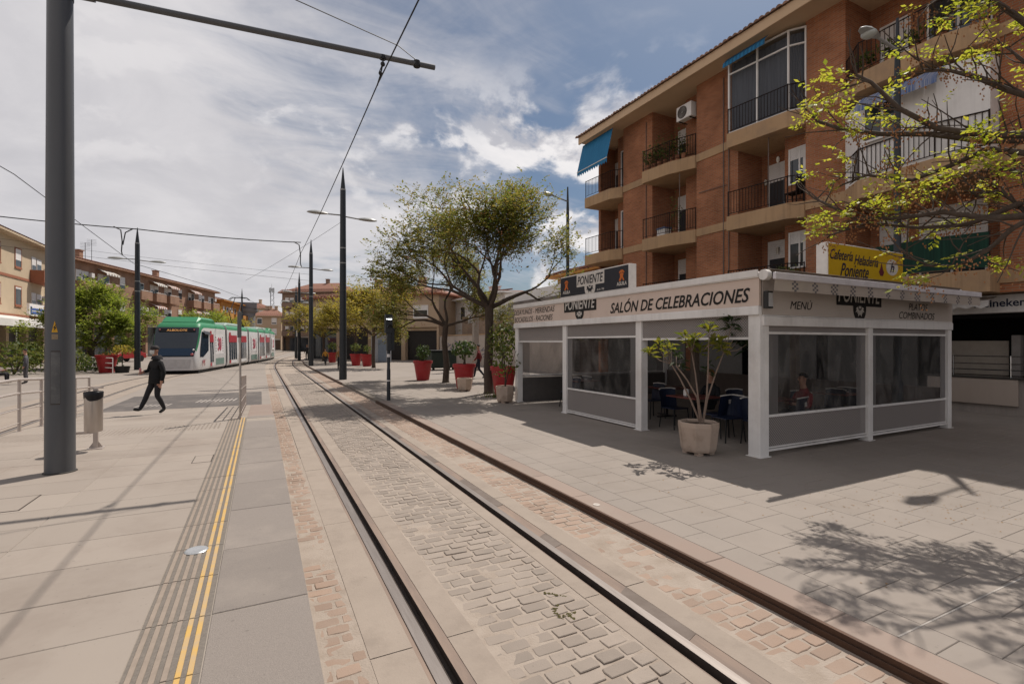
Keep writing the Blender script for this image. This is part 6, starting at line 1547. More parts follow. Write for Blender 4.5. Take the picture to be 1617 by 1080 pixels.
# ================================================================== PEOPLE
def skin_body(name, verts, edges, mats, regions, parent, lvl=1):
    """verts: name -> ((x,y,z), rx, ry); one continuous skinned surface; each face takes the material of the nearest region"""
    keys = list(verts); me = bpy.data.meshes.new(name)
    me.from_pydata([verts[k][0] for k in keys], [(keys.index(a), keys.index(c)) for a, c in edges], [])
    o = bpy.data.objects.new(name, me); COL.objects.link(o)
    sk = o.modifiers.new('skin', 'SKIN'); sk.use_smooth_shade = True; sk.branch_smoothing = .5
    for k, d in zip(keys, me.skin_vertices[0].data): d.radius = (verts[k][1], verts[k][2]); d.use_root = (k == 'pelvis')
    ss = o.modifiers.new('sub', 'SUBSURF'); ss.levels = lvl; ss.render_levels = lvl
    dg = bpy.context.evaluated_depsgraph_get(); m2 = bpy.data.meshes.new_from_object(o.evaluated_get(dg))
    bpy.data.objects.remove(o); bpy.data.meshes.remove(me)
    m2.name = name; m2.materials.clear()
    for m in mats: m2.materials.append(m)
    segs = [(Vector(verts[a][0]), Vector(verts[c][0]), regions.get(c, regions.get(a, 0))) for a, c in edges]
    for p in m2.polygons:
        best = 1e9; mi = 0
        for a, c, m in segs:
            ac = c - a; t = max(0, min(1, (p.center - a).dot(ac) / max(1e-9, ac.dot(ac)))); d = (p.center - a - ac * t).length
            if d < best: best, mi = d, m
        p.material_index = mi; p.use_smooth = True
    ob = bpy.data.objects.new(name, m2); COL.objects.link(ob); ob.parent = parent; FRAME[ob.name] = FRAME[parent.name]
    return ob
m_skin = mat('skin', (.40, .22, .155), .55, (.36, .19, .13), 9, .5)
m_hair = mat('dark_hair', (.016, .012, .010), .7)
def cloth(n, c): return mat('cloth_' + n, c, .85, tuple(x * .7 for x in c), 14, .6, bump=.3, bscale=40)
def person(label, x, y, z, face, top, legs, shoe, hair=m_hair, h=1.75, pose='stand', lvl=1, fingers=False, mask=None, cap=None, group=None, extra=None):
    """face: heading in degrees, 0 = looking along +Y, positive turns left"""
    t = thing('person', label, 'person', (x, y, z), R(face), group); s = h / 1.75
    V = {}
    def P(k, x_, y_, z_, rx, ry=None): V[k] = ((x_ * s, y_ * s, z_ * s), rx * s, (ry or rx) * s)
    zp = .93 if pose != 'sit' else .50
    P('pelvis', 0, 0, zp, .135, .105); P('waist', 0, .0, zp + .14, .135, .10); P('chest', 0, .01, zp + .34, .155, .115); P('collar', 0, 0, zp + .49, .10, .085); P('neck', 0, .02, zp + .56, .055); P('jaw', 0, .045, zp + .625, .062, .07); P('skull', 0, .035, zp + .71, .078, .092); P('crown', 0, .025, zp + .775, .055, .065)
    E = [('pelvis', 'waist'), ('waist', 'chest'), ('chest', 'collar'), ('collar', 'neck'), ('neck', 'jaw'), ('jaw', 'skull'), ('skull', 'crown')]
    arms = {'stand': {1: ((.215, 0, .40), (.25, -.02, .14), (.26, .06, -.10)), -1: ((-.215, 0, .40), (-.25, -.02, .14), (-.26, .06, -.10))},
            'walk': {1: ((.215, 0, .40), (.26, -.10, .15), (.27, -.04, -.08)), -1: ((-.215, 0, .40), (-.25, .06, .15), (-.24, .22, -.02))},
            'phone': {1: ((.215, 0, .41), (.30, .02, .17), (.13, .27, .15)), -1: ((-.215, 0, .40), (-.27, -.03, .13), (-.27, .03, -.11))},
            'sit': {1: ((.215, 0, .40), (.25, .08, .15), (.14, .30, .20)), -1: ((-.215, 0, .40), (-.25, .08, .15), (-.14, .30, .20))}}[pose]
    lg = {'stand': {1: ((.095, .0, -.05), (.105, .015, -.45), (.11, -.02, -.85), (.125, .13, -.90)), -1: ((-.095, .0, -.05), (-.105, .03, -.45), (-.11, .02, -.85), (-.125, .16, -.90))},
          'walk': {1: ((.095, .0, -.05), (.10, .20, -.43), (.10, .24, -.83), (.11, .38, -.865)), -1: ((-.095, .0, -.05), (-.10, -.03, -.46), (-.10, -.30, -.80), (-.11, -.20, -.90))},
          'phone': {1: ((.095, .0, -.05), (.09, .17, -.42), (.07, .36, -.80), (.075, .50, -.76)), -1: ((-.095, .0, -.05), (-.08, .03, -.46), (-.07, -.16, -.83), (-.075, -.02, -.905))},
          'sit': {1: ((.095, .05, -.02), (.12, .42, .02), (.12, .42, -.40), (.13, .55, -.44)), -1: ((-.095, .05, -.02), (-.12, .42, .02), (-.12, .42, -.40), (-.13, .55, -.44))}}[pose]
    reg = {k: 1 for k in ('waist', 'chest', 'collar')}; reg.update({k: 0 for k in ('neck', 'jaw', 'skull', 'crown')}); reg['pelvis'] = 1
    for sd, nm in ((1, 'r'), (-1, 'l')):
        sh, el, wr = arms[sd]
        P('sh' + nm, sh[0] * .82, sh[1], zp + sh[2], .075, .07); P('el' + nm, el[0], el[1], zp + el[2], .052); P('cf' + nm, *(Vector(el).lerp(Vector(wr), .86) + Vector((0, 0, zp))), .045); P('wr' + nm, wr[0], wr[1], zp + wr[2], .03)
        d = (Vector(wr) - Vector(el)).normalized(); hc = Vector(wr) + d * .07; P('hand' + nm, hc.x, hc.y, zp + hc.z, .036, .022)
        E += [('chest', 'sh' + nm), ('sh' + nm, 'el' + nm), ('el' + nm, 'cf' + nm), ('cf' + nm, 'wr' + nm), ('wr' + nm, 'hand' + nm)]
        reg.update({'sh' + nm: 1, 'el' + nm: 1, 'cf' + nm: 1, 'wr' + nm: 0, 'hand' + nm: 0})
        if fingers:
            sdv = d.cross(Vector((0, 1, .3))).normalized(); cv = d.cross(sdv).normalized()
            for k, ln in enumerate((.07, .08, .075, .06)):
                o0 = hc + sdv * (.03 - .02 * k) + d * .02; m1 = o0 + d * ln * .55; m2 = m1 + d * ln * .3 + cv * ln * .3
                P(f'f{k}a{nm}', *(m1 + Vector((0, 0, zp))), .0095); P(f'f{k}b{nm}', *(m2 + Vector((0, 0, zp))), .008); E += [('hand' + nm, f'f{k}a{nm}'), (f'f{k}a{nm}', f'f{k}b{nm}')]; reg.update({f'f{k}a{nm}': 0, f'f{k}b{nm}': 0})
            th = Vector(wr) + d * .03 + sdv * .05 + cv * .015; tt = th + d * .035 + sdv * .008
            P('ta' + nm, *(th + Vector((0, 0, zp))), .011); P('tb' + nm, *(tt + Vector((0, 0, zp))), .009); E += [('wr' + nm, 'ta' + nm), ('ta' + nm, 'tb' + nm)]; reg.update({'ta' + nm: 0, 'tb' + nm: 0})
        hp, kn, an, to = lg[sd]
        P('hip' + nm, hp[0], hp[1], zp + hp[2], .095, .095); P('kn' + nm, kn[0], kn[1], zp + kn[2], .065); P('calf' + nm, *(Vector(kn).lerp(Vector(an), .35) + Vector((0, -.015, zp))), .062); P('an' + nm, an[0], an[1], zp + an[2], .045); P('toe' + nm, to[0], to[1], zp + to[2], .042, .034)
        E += [('pelvis', 'hip' + nm), ('hip' + nm, 'kn' + nm), ('kn' + nm, 'calf' + nm), ('calf' + nm, 'an' + nm), ('an' + nm, 'toe' + nm)]; reg.update({'hip' + nm: 2, 'kn' + nm: 2, 'calf' + nm: 2, 'an' + nm: 2, 'toe' + nm: 3})
    skin_body('body', V, E, [m_skin, top, legs, shoe], reg, t, lvl)
    zh = (zp + .71) * s; yh = .035 * s
    b = MB(); n = 14; base = len(b.v)     # hair cap: upper and rear part of the head
    for j in range(6):
        a = R(8 + 16 * j)
        for k in range(n):
            w = 2 * math.pi * k / n; lift = 1.0; front = math.sin(w) > .35
            aa = a if not front else a * .62
            b.v.append((math.sin(aa) * math.cos(w) * .092 * s, yh - .004 + math.sin(aa) * math.sin(w) * .108 * s, zh + .012 * s + math.cos(aa) * .108 * s))
    for j in range(5):
        for k in range(n): k2 = (k + 1) % n; b.f.append((base + j * n + k, base + (j + 1) * n + k, base + (j + 1) * n + k2, base + j * n + k2)); b.m.append(0)
    b.f.append(tuple(base + k for k in range(n))); b.m.append(0)
    b.obj('hair', hair, t, world=False, smooth=180)
    b = MB()
    for sx in (-1, 1): b.ball((sx * .083 * s, yh, zh - .01), .028 * s, 8, 0, (.45, .8, 1.15))
    yn = yh + .092 * s; b.face([(-.016, yn, zh - .03), (.016, yn, zh - .03), (0, yn + .028, zh - .025)]); b.face([(-.016, yn, zh - .03), (0, yn + .028, zh - .025), (0, yn - .004, zh + .025)]); b.face([(.016, yn, zh - .03), (0, yn - .004, zh + .025), (0, yn + .028, zh - .025)])
    b.obj('face_features', m_skin, t, world=False)
    b = MB()
    for sx in (-1, 1): b.ball((sx * .033 * s, yh + .083 * s, zh + .012), .012 * s, 6, 0, (1.3, .6, .8))
    b.face([(-.026, yn + .001, zh - .062), (.026, yn + .001, zh - .062), (.02, yn - .001, zh - .072), (-.02, yn - .001, zh - .072)]) if not mask else None
    b.obj('eyes', m_hair, t, world=False)
    if mask:
        b = MB(); rows = ((.0, .078, .100), (-.035, .085, .112), (-.075, .078, .104), (-.105, .055, .08)); n = 8
        for (z0, w0, y0), (z1, w1, y1) in zip(rows, rows[1:]):
            for k in range(n):
                a0, a1 = (k / n * 2 - 1), ((k + 1) / n * 2 - 1); f = lambda a, w_, y_, z_: (a * w_ * s, yh + (y_ * math.cos(a * 1.1) + .012) * s, zh + z_ * s)
                b.face([f(a0, w1, y1, z1), f(a1, w1, y1, z1), f(a1, w0, y0, z0), f(a0, w0, y0, z0)])
        b.obj('mask', mask, t, world=False, smooth=180)
    if extra: extra(t, s, V)
    return t
m_blkcl = cloth('black', (.010, .010, .011)); m_darkcl = cloth('charcoal', (.022, .022, .025)); m_shoe = cloth('shoe', (.05, .048, .045))
def phone_extra(t, s, V):
    c = Vector(V['handr'][0]); b = MB(); b.box(c.x - .05, c.x + .03, c.y + .0, c.y + .012, c.z - .02, c.z + .11); b.obj('phone', mat('phone_red', (.45, .16, .17), .3), t, world=False, bevel=.004)
    # jacket skirt and hood
    b = MB(); z0 = V['pelvis'][0][2]; 
    rows = [(.165, .135, z0 + .22), (.185, .155, z0 + .05), (.19, .165, z0 - .14), (.185, .16, z0 - .15)]
    n = 18; base = len(b.v)
    for rx, ry, z in rows:
        for k in range(n): w = 2 * math.pi * k / n; q = 1 + .03 * math.sin(5 * w + z * 20); b.v.append((rx * q * math.cos(w), ry * q * math.sin(w), z))
    for j in range(len(rows) - 1):
        for k in range(n): k2 = (k + 1) % n; b.f.append((base + j * n + k, base + j * n + k2, base + (j + 1) * n + k2, base + (j + 1) * n + k)[::-1]); b.m.append(0)
    b.obj('jacket_hem', m_blkcl, t, world=False, smooth=180)
    b = MB(); zc = V['collar'][0][2]; b.lathe([(.135, -.02), (.12, .03), (.10, .07), (.075, .09)], 16, (0, -.015, zc), cap=False); b.obj('collar', m_darkcl, t, world=False, smooth=180)
    b = MB(); c = Vector(V['skull'][0]); b.lathe([(.093, .005), (.098, .035), (.085, .085), (.04, .11)], 16, (0, c.y + .004, c.z + .01)); b.obj('cap', mat('cap_dark', (.035, .03, .03), .8), t, world=False, smooth=180)
    b = MB()
    for (x_, y_, z_) in ((.185, .02, .78), (-.14, .05, .60)): b.face([(x_ * .9, y_ + .075, z_), (x_ * .9 + .05, y_ + .06, z_ + .03), (x_ * .9 + .045, y_ + .06, z_ + .045), (x_ * .9 - .005, y_ + .078, z_ + .02)])
    b.obj('trouser_mark', m_white, t, world=False)
mx, my = at(247, 652, .14)
person('man in black jacket and pale face mask walking past the tram with a phone', mx, my, max(0.0, plz(my)) + .012, 128, m_blkcl, m_darkcl, m_shoe, h=1.74, pose='phone', lvl=2, fingers=True, mask=mat('mask_pale', (.55, .55, .52), .8), extra=phone_extra)
x, y = at(756, 597.5, ZP); person('person in dark red jacket walking between the red pots', x, y, ZP, 60, cloth('dark_red', (.16, .018, .02)), cloth('navy', (.02, .022, .035)), m_shoe, h=1.78, pose='walk', fingers=True)
x, y = at(514, 577, ZP); person('person in yellow-orange jacket walking near the far red pot', x, y, ZP, 10, cloth('yellow', (.50, .24, .035)), m_darkcl, m_shoe, h=1.4, pose='walk')
x, y = at(536.5, 584, ZP); person('person in tan jacket half hidden by the nearest lamp mast', x, y, ZP, 180, cloth('tan', (.28, .14, .05)), m_darkcl, m_shoe, h=1.62, pose='stand')
x, y = at(485, 569.5, ZP); person('person in dark clothes standing by the dark corner shop', x, y, ZP, 150, m_darkcl, m_darkcl, m_shoe, h=1.7, pose='stand')
x, y = at(41, 606, 0); person('person in grey coat standing by the bushes left of the big mast', x, y, 0, 100, cloth('grey_coat', (.10, .095, .11)), cloth('grey_trousers', (.09, .085, .09)), m_shoe, h=1.66, pose='stand')
x, y = at(-6, 606, 0); person('person in pale pink top cut off by the left edge', x, y, 0, -90, cloth('pale_pink', (.42, .30, .29)), m_darkcl, m_shoe, h=1.6, pose='sit')
person('seated woman with long fair hair at the table inside the pavilion', 8.9, 7.75, ZP, 90, m_darkcl, m_darkcl, m_shoe, hair=mat('fair_hair', (.28, .14, .05), .6), h=1.7, pose='sit')
person('seated person in red coat beyond the navy chairs inside the pavilion', 9.6, 6.1, ZP, 70, cloth('red_coat', (.22, .02, .025)), m_darkcl, m_shoe, h=1.68, pose='sit')

# ================================================================== BUILDINGS, LEFT SIDE
m_cream = mat('cream_wall', (.52, .41, .28), .9, (.46, .36, .25), .4, .5, dirt=(.32, .24, .17), dirt_scale=.6, dirt_amt=.35)
m_brickfar = brick_mat('far_brick', (.34, .19, .125), (.29, .155, .10), (.33, .24, .18), blotch=.2, bump=.2)
m_trimred = mat('brick_trim', (.33, .13, .075), .9)
m_beige = mat('beige_wall', (.46, .34, .235), .9, (.42, .31, .215), .4, .5, dirt=(.30, .22, .15), dirt_scale=.5, dirt_amt=.35)
m_roofred = mat('roof_red', (.26, .125, .085), .9, (.18, .09, .065), 3, .6, stretch=(1, 1, .3), bump=.3)
m_shopdark = mat('shop_dark', (.025, .022, .022), .4)
def facade(name, lab, cat, p0, p1, h, depth, wall, roofm, floors, bays_, gf=3.3, eave=.7, balc=None, shop=True, roof_h=1.3, trim=None, awn=None, win=(1.1, 1.5), seed=1, arched=False, gable_m=None, railm=None):
    """street front from p0 to p1 (p0 to the viewer's left); local x runs along the front, -y faces the street"""
    P, Q = Vector((*p0, 0)), Vector((*p1, 0)); d = Q - P; L = d.length; rz = math.atan2(d.y, d.x)
    t = thing(name, lab, cat, (p0[0], p0[1], 0), rz); r = random.Random(seed)
    def o(b, n, m, par=t, **k): return b.obj(n, m, par, world=False, **k)
    b = MB(); b.box(0, L, 0, depth, gf if shop else 0, h); 
    if shop: b.box(0, L, .6, depth, 0, gf)
    n = max(1, bays_); w = L / n
    if shop:
        for k in range(n + 1): b.box(max(0, k * w - .25), min(L, k * w + .25), 0.002, .6, 0, gf)
    o(b, 'wall', wall)
    if shop:
        for k in range(n): b = MB(); b.box(k * w + .3, (k + 1) * w - .3, .45, .55, .1, gf - .5); o(b, 'shop_window', m_glass if r.random() < .6 else m_shopdark); b = MB(); b.box(k * w + .26, (k + 1) * w - .26, .25, .58, gf - .5, gf); o(b, 'shop_sign', r.choice((m_white, m_beige, wall, m_shopdark)))
    fh = (h - gf) / floors
    for f in range(floors):
        zb = gf + f * fh
        b = MB(); b.box(-.01, L + .01, -.06, -.002, zb - .14, zb + .08); o(b, 'floor_band', trim or wall)
        for k in range(n):
            xc = (k + .5) * w; style = balc[k % len(balc)] if balc else 'w'
            if style == 'w':
                b = MB(); ww, hh = win; z0, z1 = zb + .95, zb + .95 + hh
                b.box(xc - ww / 2 - .1, xc - ww / 2, -.05, -.001, z0 - .1, z1 + .1); b.box(xc + ww / 2, xc + ww / 2 + .1, -.05, -.001, z0 - .1, z1 + .1); b.box(xc - ww / 2, xc + ww / 2, -.05, -.001, z1, z1 + .1); b.box(xc - ww / 2 - .12, xc + ww / 2 + .12, -.09, -.001, z0 - .2, z0 - .1); b.box(xc - ww / 2, xc + ww / 2, -.05, -.001, z0 - .1, z0)
                fr_ = o(b, 'window', trim or m_white); b = MB(); b.box(xc - ww / 2, xc + ww / 2, -.03, -.001, z0, z1); o(b, 'pane', m_glass, fr_)
                sh = r.uniform(.1, .9) * hh; b = MB(); b.box(xc - ww / 2 + .01, xc + ww / 2 - .01, -.045, -.031, z1 - sh, z1 - .003); o(b, 'shutter', m_white, fr_)
            else:
                ww = w * .72; x0, x1 = xc - ww / 2, xc + ww / 2
                b = MB(); b.box(x0, x1, -1.0, -.001, zb - .12, zb + .1); b.box(x0, x1, -1.0, -.92, zb + .1, zb + (1.0 if style == 'p' else .35)); b.box(x0, x0 + .08, -.92, -.002, zb + .1, zb + (1.0 if style == 'p' else .35)); b.box(x1 - .08, x1, -.92, -.002, zb + .1, zb + (1.0 if style == 'p' else .35))
                bl = o(b, 'balcony', trim or wall)
                b = MB(); b.tube([(x0 + .04, -.96, zb + 1.1), (x1 - .04, -.96, zb + 1.1)], .03, 5)
                for q in range(9): b.tube([(x0 + .04 + (ww - .08) * q / 8, -.96, zb + .35), (x0 + .04 + (ww - .08) * q / 8, -.96, zb + 1.1)], .018, 4)
                o(b, 'railing', railm or m_iron, bl)
                b = MB(); b.box(x0 + .3, x0 + 1.2, -.06, -.001, zb + .12, zb + 2.25); o(b, 'balcony_door', m_white); b = MB(); b.box(x0 + .36, x0 + 1.14, -.075, -.061, zb + .2, zb + 1.5); o(b, 'pane', m_glass)
                b = MB(); b.box(x1 - 1.4, x1 - .3, -.06, -.001, zb + .95, zb + 2.2); wn = o(b, 'window', m_white); b = MB(); b.box(x1 - 1.32, x1 - .38, -.075, -.061, zb + 1.0, zb + (1.7 if r.random() < .6 else 2.1)); o(b, 'pane', m_glass, wn)
                if awn and r.random() < awn: 
                    b = MB(); 
                    for q in range(10): xa, xb_ = x0 + ww * q / 10, x0 + ww * (q + 1) / 10; b.face([(xa, -.1, zb + fh - .35), (xb_, -.1, zb + fh - .35), (xb_, -1.15, zb + fh - .85), (xa, -1.15, zb + fh - .85)], q % 2); b.face([(xa, -1.15, zb + fh - .85), (xb_, -1.15, zb + fh - .85), (xb_, -1.16, zb + fh - 1.08), (xa, -1.16, zb + fh - 1.08)], q % 2)
                    o(b, 'awning', [m_white, r.choice((m_trimred, mat('stripe_grey', (.3, .25, .2), .8)))])
                elif r.random() < .35:
                    b = MB(); b.box(x1 - .25, x1 + .25, -.35, -.002, zb + 1.6, zb + 2.1); o(b, 'air_conditioner', m_white)
    b = MB(); b.box(-eave, L + eave, -eave, depth + eave, h, h + .16); o(b, 'eave', wall if gable_m is None else gable_m)
    b = MB(); z = h + .17; hd = depth / 2
    A, B_, C_, D_ = (-eave, -eave, z), (L + eave, -eave, z), (L + eave, depth + eave, z), (-eave, depth + eave, z); r0, r1 = (-eave + hd, hd, z + roof_h), (L + eave - hd, hd, z + roof_h)
    if L < depth * 1.2: r0, r1 = (L * .35, hd, z + roof_h), (L * .65, hd, z + roof_h)
    b.face([A, B_, r1, r0]); b.face([C_, D_, r0, r1]); b.face([B_, C_, r1]); b.face([D_, A, r0]); rf = o(b, 'roof', roofm)
    # tile ribs and verge so that the slope is not a flat sheet
    b = MB(); nt = int(L / .42)
    for k in range(nt):
        x = -eave + .2 + k * (L + 2 * eave - .4) / nt; b.tube([(x, -eave - .03, z + .03), (x, -eave + min(1.6, hd * .5), z + .03 + roof_h * min(1.6, hd * .5) / hd)], .075, 4, cap=False)
    o(b, 'tile_rib', roofm, rf)
    for k in range(r.randint(1, 3)):
        x = r.uniform(.2, .8) * L; b = MB(); b.box(x, x + .7, hd - .3, hd + .4, z + roof_h * .6, z + roof_h + .9); b.box(x - .1, x + .8, hd - .4, hd + .5, z + roof_h + .901, z + roof_h + 1.0); o(b, 'chimney', wall, rf)
    return t
pA = (-18.8, 50.0); pB = (-18.8, 69.0)
blA = facade('cream_apartment_building', 'cream apartment house with recessed balconies and brick-red trim at the left edge', 'apartment building', (-18.8, 20.5), (-18.8, 67.5), 10.9, 11, m_cream, m_roofred, 2, 12, gf=4.3, balc=['w', 'p', 'w'], trim=m_trimred, awn=.6, seed=4, roof_h=1.9)
blB = facade('long_brick_building', 'long low brick apartment row with balconies receding behind the tram', 'apartment building', (-18.3, 69.0), (-7.4, 104.5), 10.9, 11, m_brickfar, m_roofred, 2, 10, gf=4.6, balc=['p', 'p', 'w', 'p'], trim=m_brickfar, awn=.3, seed=8, roof_h=1.6, railm=m_white)
blC = facade('orange_building', 'orange trimmed house at the end of the brick row', 'house', (-6.6, 107), (-3.2, 122), 9.8, 9, mat('orange_wall', (.50, .23, .06), .9), m_roofred, 2, 3, gf=3.4, balc=['p'], seed=9)
facade('hill_house', 'flat brown block with balconies closing the street behind the far masts', 'apartment building', (4.5, 128), (17, 118), 13.5, 10, mat('brown_wall', (.25, .17, .125), .9), m_roofred, 3, 4, gf=3.6, balc=['p'], seed=12, roof_h=2.6)
facade('red_roof_house', 'small red-roofed house behind the tram tail', 'house', (-2, 150), (5, 148), 9.0, 9, m_beige, m_roofred, 2, 2, gf=3.2, seed=15, roof_h=2.0)
facade('white_house', 'pale house with red roof far down the street', 'house', (-9, 168), (2, 165), 12.0, 9, m_cream, m_roofred, 3, 3, gf=3.2, seed=16, roof_h=2.0)
# shop awning and blue sign on the cream house, grey tower, lattice mast, aerials
t = thing('shop_sign', 'blue and white shop sign on the cream house', 'sign', (-18.0, 58.7, 4.4)); x0, y0 = -17.9, 58.3
b = MB(); b.box(-18.0, -17.82, 57.0, 60.8, 4.3, 5.35); b.obj('sign_box', m_white, t); b = MB()
for k in range(2): b.box(-17.815, -17.80, 57.6, 60.4 - .5 * k, 4.78 - .3 * k, 4.98 - .3 * k)
b.box(-17.815, -17.80, 57.2, 57.5, 4.4, 5.1); b.obj('blue_print', mat('print_blue', (.05, .11, .35), .5), t)
t = thing('shop_awning', 'long white awning over the shops of the cream house', 'awning', (-18.0, 52, 3.6))
b = MB()
for k in range(24): ya_, yb_ = 25.8 + k * 1.6, 25.8 + (k + 1) * 1.6; b.face([(-18.7, ya_, 4.2), (-18.7, yb_, 4.2), (-16.6, yb_, 3.75), (-16.6, ya_, 3.75)]); b.face([(-16.6, ya_, 3.75), (-16.6, yb_, 3.75), (-16.58, yb_, 3.2), (-16.58, ya_, 3.2)])
b.obj('awning_cloth', m_white, t); b = MB()
for y in (26, 32, 38.5, 45.2, 51, 57, 64): b.tube([(-16.7, y, 0), (-16.7, y, 3.7)], .05, 6)
b.obj('post', m_white, t)
t = thing('grey_tower', 'round grey tower with a cornice behind the tram', 'tower', (-2.4, 112, 0)); cx, cy = at_d(387, 108)
b = MB(); b.lathe([(2.0, 0), (2.0, 8.3), (2.5, 8.8), (2.6, 9.3), (2.0, 9.35)], 20, (cx, cy, 0)); b.obj('drum', mat('tower_grey', (.24, .23, .23), .9), t, smooth=30); b = MB(); b.box(cx - 2.3, cx + 2.3, cy - 2.3, cy + 2.3, 9.36, 10.6); b.obj('cap', mat('tower_grey2', (.20, .195, .20), .9), t)
t = thing('lattice_mast', 'thin lattice antenna mast on the skyline above the tram tail', 'mast', (*at_d(429, 190), 0)); cx, cy = at_d(429, 190)
b = MB(); H = 23.0
for i in range(3):
    a = i * 2.094; b.tube([(cx + 1.0 * math.cos(a), cy + 1.0 * math.sin(a), 8), (cx + .6 * math.cos(a), cy + .6 * math.sin(a), H)], .10, 4)
    for k in range(8): 
        z0, z1 = 8 + k * (H - 8) / 8, 8 + (k + 1) * (H - 8) / 8; a2 = a + 2.094; b.tube([(cx + .9 * math.cos(a), cy + .9 * math.sin(a), z0), (cx + .9 * math.cos(a2), cy + .9 * math.sin(a2), z1)], .06, 4)
b.obj('lattice', m_mastd, t); b = MB()
for k in range(4): b.box(cx - .9 + .5 * k, cx - .6 + .5 * k, cy - 1, cy - .8, H - 2, H - .2)
b.tube([(cx, cy, H - 1), (cx, cy, H + 1.5)], .06, 4); b.obj('antenna', m_lampgrey, t)
for (u, d, lab) in ((183, 62, 'television aerial on the roof of the brick row near the left lamp mast'), (190, 66, 'taller television aerial on the brick row roof')):
    x, y = at_d(u, d); x -= 3; z0 = 11.2; t = thing('roof_aerial', lab, 'aerial', (x, y, z0)); b = MB(); hh = 4.2 if d > 64 else 3.0; b.tube([(x, y, z0), (x, y, z0 + hh)], .03, 5); b.obj('pole', m_wire, t); b = MB()
    for k in range(5): b.tube([(x - .5, y, z0 + hh - .18 * k), (x + .5, y, z0 + hh - .18 * k)], .015, 4)
    b.obj('rods', m_wire, t)
# parked red car behind the left lamp mast
def car(x, y, rz, lab):
    t = thing('parked_car', lab, 'car', (x, y, 0), rz); b = MB()
    side = [(-2.0, .35), (-2.02, .75), (-1.3, .92), (-.75, 1.42), (.75, 1.45), (1.5, .95), (1.98, .85), (2.0, .35)]
    n = len(side)
    for w_, ins in ((-.82, 0), (.82, 0)):
        b.v += [(px_, w_ * (.84 if pz_ > 1.2 else 1), pz_) for px_, pz_ in side]
    b.f += [tuple(range(n)), tuple(range(n, 2 * n))[::-1]] + [(k, n + k, n + (k + 1) % n, (k + 1) % n) for k in range(n)]; b.m = [0] * len(b.f)
    b.obj('body', mat('car_red', (.30, .02, .02), .3, coat=.5), t, world=False, bevel=.05, smooth=40)
    for sy in (-1, 1):
        b = MB(); b.face([(-1.15, sy * .80, .96), (1.3, sy * .80, .98), (.7, sy * .715, 1.37), (-.72, sy * .715, 1.35)]); b.obj('window', m_tgl, t, world=False)
    b = MB(); b.face([(1.48, -.7, 1.0), (1.48, .7, 1.0), (.82, .6, 1.42), (.82, -.6, 1.42)]); b.obj('windscreen', m_tgl, t, world=False); b = MB(); b.face([(-1.32, -.7, .97), (-1.32, .7, .97), (-.82, .6, 1.40), (-.82, -.6, 1.40)]); b.obj('rear_window', m_tgl, t, world=False)
    for sx in (-1.25, 1.28):
        for sy in (-1, 1): b = MB(); b.tube([(sx, sy * .68, .32), (sx, sy * .86, .32)], .32, 18); b.obj('wheel', m_tk, t, world=False, smooth=40)
    for sy in (-1, 1): b = MB(); b.box(1.93, 2.02, sy * .7 - .14, sy * .7 + .14, .62, .76); b.obj('headlight', m_white, t, world=False)
car(-12.4, 62.5, R(60), 'red hatchback parked left of the tram behind the lamp mast')

# ================================================================== BUILDINGS, MIDDLE RIGHT
facade('beige_corner_house', 'beige house with red tiled roof and dark shop corner behind the far trees', 'house', (4.9, 61.4), (16.3, 48.6), 6.9, 12, m_beige, m_roofred, 1, 4, gf=3.7, eave=.5, balc=['w'], seed=21, roof_h=1.6, win=(1.6, 1.1), gable_m=m_trimred)
t = thing('graffiti_wall', 'long pale plastered yard wall with faded graffiti behind the red pots', 'wall', (16.2, 40, 0))
b = MB(); b.box(16.2, 16.5, 24.5, 48.0, 0, 2.6); b.obj('plaster', mat('pale_plaster', (.45, .39, .34), .9, (.38, .32, .28), .8, .5, dirt=(.2, .17, .15), dirt_scale=.5, dirt_amt=.5), t)
b = MB(); b.box(16.15, 16.55, 24.5, 48.0, 2.602, 2.68); b.obj('coping', m_band, t)
b = MB(); r = random.Random(8)
for k in range(26):
    y, z = r.uniform(36, 46), r.uniform(.7, 2.0); 
    pts = [(16.19, y + r.gauss(0, .3), z + r.gauss(0, .2)) for _ in range(4)]; b.tube(pts, .03, 4)
b.obj('graffiti', mat('graffiti_blue', (.12, .13, .22), .7), t)
t = thing('ruined_wall', 'ruined brick wall with a jagged top behind the graffiti wall', 'wall', (18.5, 42, 0)); b = MB(); y = 33.0; r = random.Random(5)
while y < 47: w_ = r.uniform(.6, 1.4); b.box(18.4, 18.8, y, y + w_ - .001, 0, r.uniform(3.7, 4.7)); y += w_
b.obj('brickwork', brick_mat('ruin_brick', (.30, .20, .14), (.24, .16, .11), (.30, .25, .2)), t)
facade('white_rendered_house', 'plain white rendered house side behind the ruined wall', 'house', (19.0, 52), (19.5, 40), 6.4, 7, m_white, m_roofred, 1, 2, gf=3.4, shop=False, seed=31, roof_h=.5)
t = thing('block_wall_house', 'unrendered grey block house with white parapet behind the pavilion end', 'house', (18.2, 30, 0)); b = MB(); b.box(18.2, 25, 26.2, 36.5, 0, 5.2); b.obj('block_wall', brick_mat('grey_block', (.17, .15, .135), (.14, .125, .115), (.21, .19, .17), .5, .25, .02, .4), t)
b = MB(); b.box(18.9, 25, 28, 38.5, 5.202, 6.1); b.obj('parapet', m_white, t); b = MB(); b.box(18.1, 18.2, 27, 36, 2.6, 2.75); b.obj('ledge', m_band, t)
facade('orange_brick_house', 'orange and brick house with tiled eave behind the black rooftop sign', 'house', (20.5, 32.5), (20.8, 24.5), 6.9, 7, mat('orange_render', (.42, .19, .05), .9), m_roofred, 1, 2, gf=4.6, shop=False, seed=33, roof_h=1.2, trim=m_brickfar)
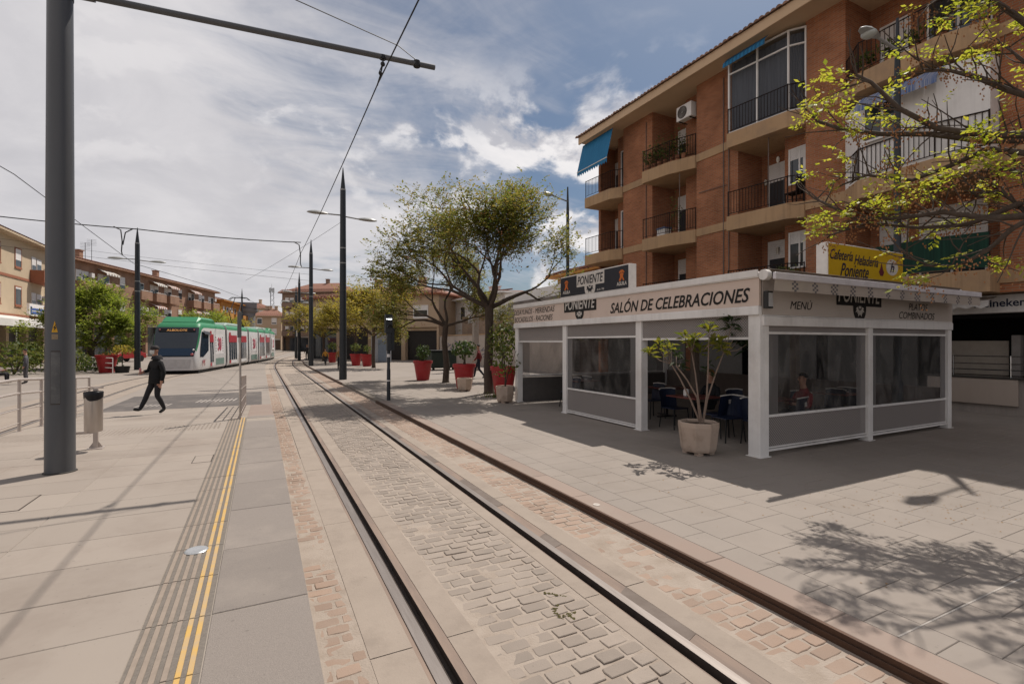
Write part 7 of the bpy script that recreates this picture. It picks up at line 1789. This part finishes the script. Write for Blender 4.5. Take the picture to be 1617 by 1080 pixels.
t = thing('concrete_pole', 'slim square concrete utility pole behind the forked trees', 'pole', (*at_d(751, 33), 0)); x, y = at_d(751, 33)
b = MB(); b.prism([(x - .17, y - .17), (x + .17, y - .17), (x + .17, y + .17), (x - .17, y + .17)], 0, 7.3); b.obj('shaft', mat('pole_concrete', (.33, .29, .25), .9), t); b = MB(); b.box(x - .5, x - .17, y - .1, y + .1, 4.0, 4.8); b.obj('meter_box', m_lampgrey, t)
t = thing('dark_container', 'dark green rubbish container behind the red pots', 'container', (*at_d(697, 34), ZP)); x, y = at_d(697, 34)
b = MB(); b.prism([(x - .9, y - .6), (x + .9, y - .6), (x + .9, y + .6), (x - .9, y + .6)], ZP + .15, ZP + 1.25); b.obj('bin_body', mat('container_green', (.02, .03, .025), .5), t, bevel=.06); b = MB(); b.box(x - .95, x + .95, y - .65, y + .65, ZP + 1.26, ZP + 1.36); b.obj('lid', m_tk, t, bevel=.03)
for k, (sx, sy) in enumerate(((-.7, -.4), (.7, -.4), (-.7, .4), (.7, .4))): b = MB(); b.lathe([(.09, 0), (.09, .149)], 8, (x + sx, y + sy, ZP)); b.obj('wheel', m_tk, t)
t = thing('pale_booth', 'narrow pale blue-grey door kiosk at the end of the beige house', 'kiosk', (*at_d(602, 47), ZP)); x, y = at_d(602, 47)
b = MB(); b.box(x - .85, x + .85, y - .5, y + .5, ZP, 2.9); b.obj('booth_body', mat('booth_paint', (.36, .38, .42), .5), t, bevel=.03); b = MB(); b.box(x - .4, x + .35, y - .53, y - .502, ZP + .1, 2.2); b.obj('door', mat('booth_door', (.2, .25, .32), .4), t)
b = MB(); b.lathe([(.55, 0), (.35, .05), (.02, .07)], 9, (7.3, 14.9, ZP)); 
t = thing('weed_clump', 'low clump of weeds at the foot of the forked tree', 'plant', (7.2, 15.5, ZP)); b = MB(); r = random.Random(3)
for k in range(90): a, l = r.uniform(0, 6.28), r.uniform(.08, .28); p = Vector((7.2 + r.gauss(0, .22), 15.4 + r.gauss(0, .15), ZP)); b.face([p, p + Vector((.015, 0, 0)), p + Vector((math.cos(a) * l * .6, math.sin(a) * l * .6, l))])
b.obj('blades', m_leafy, t)
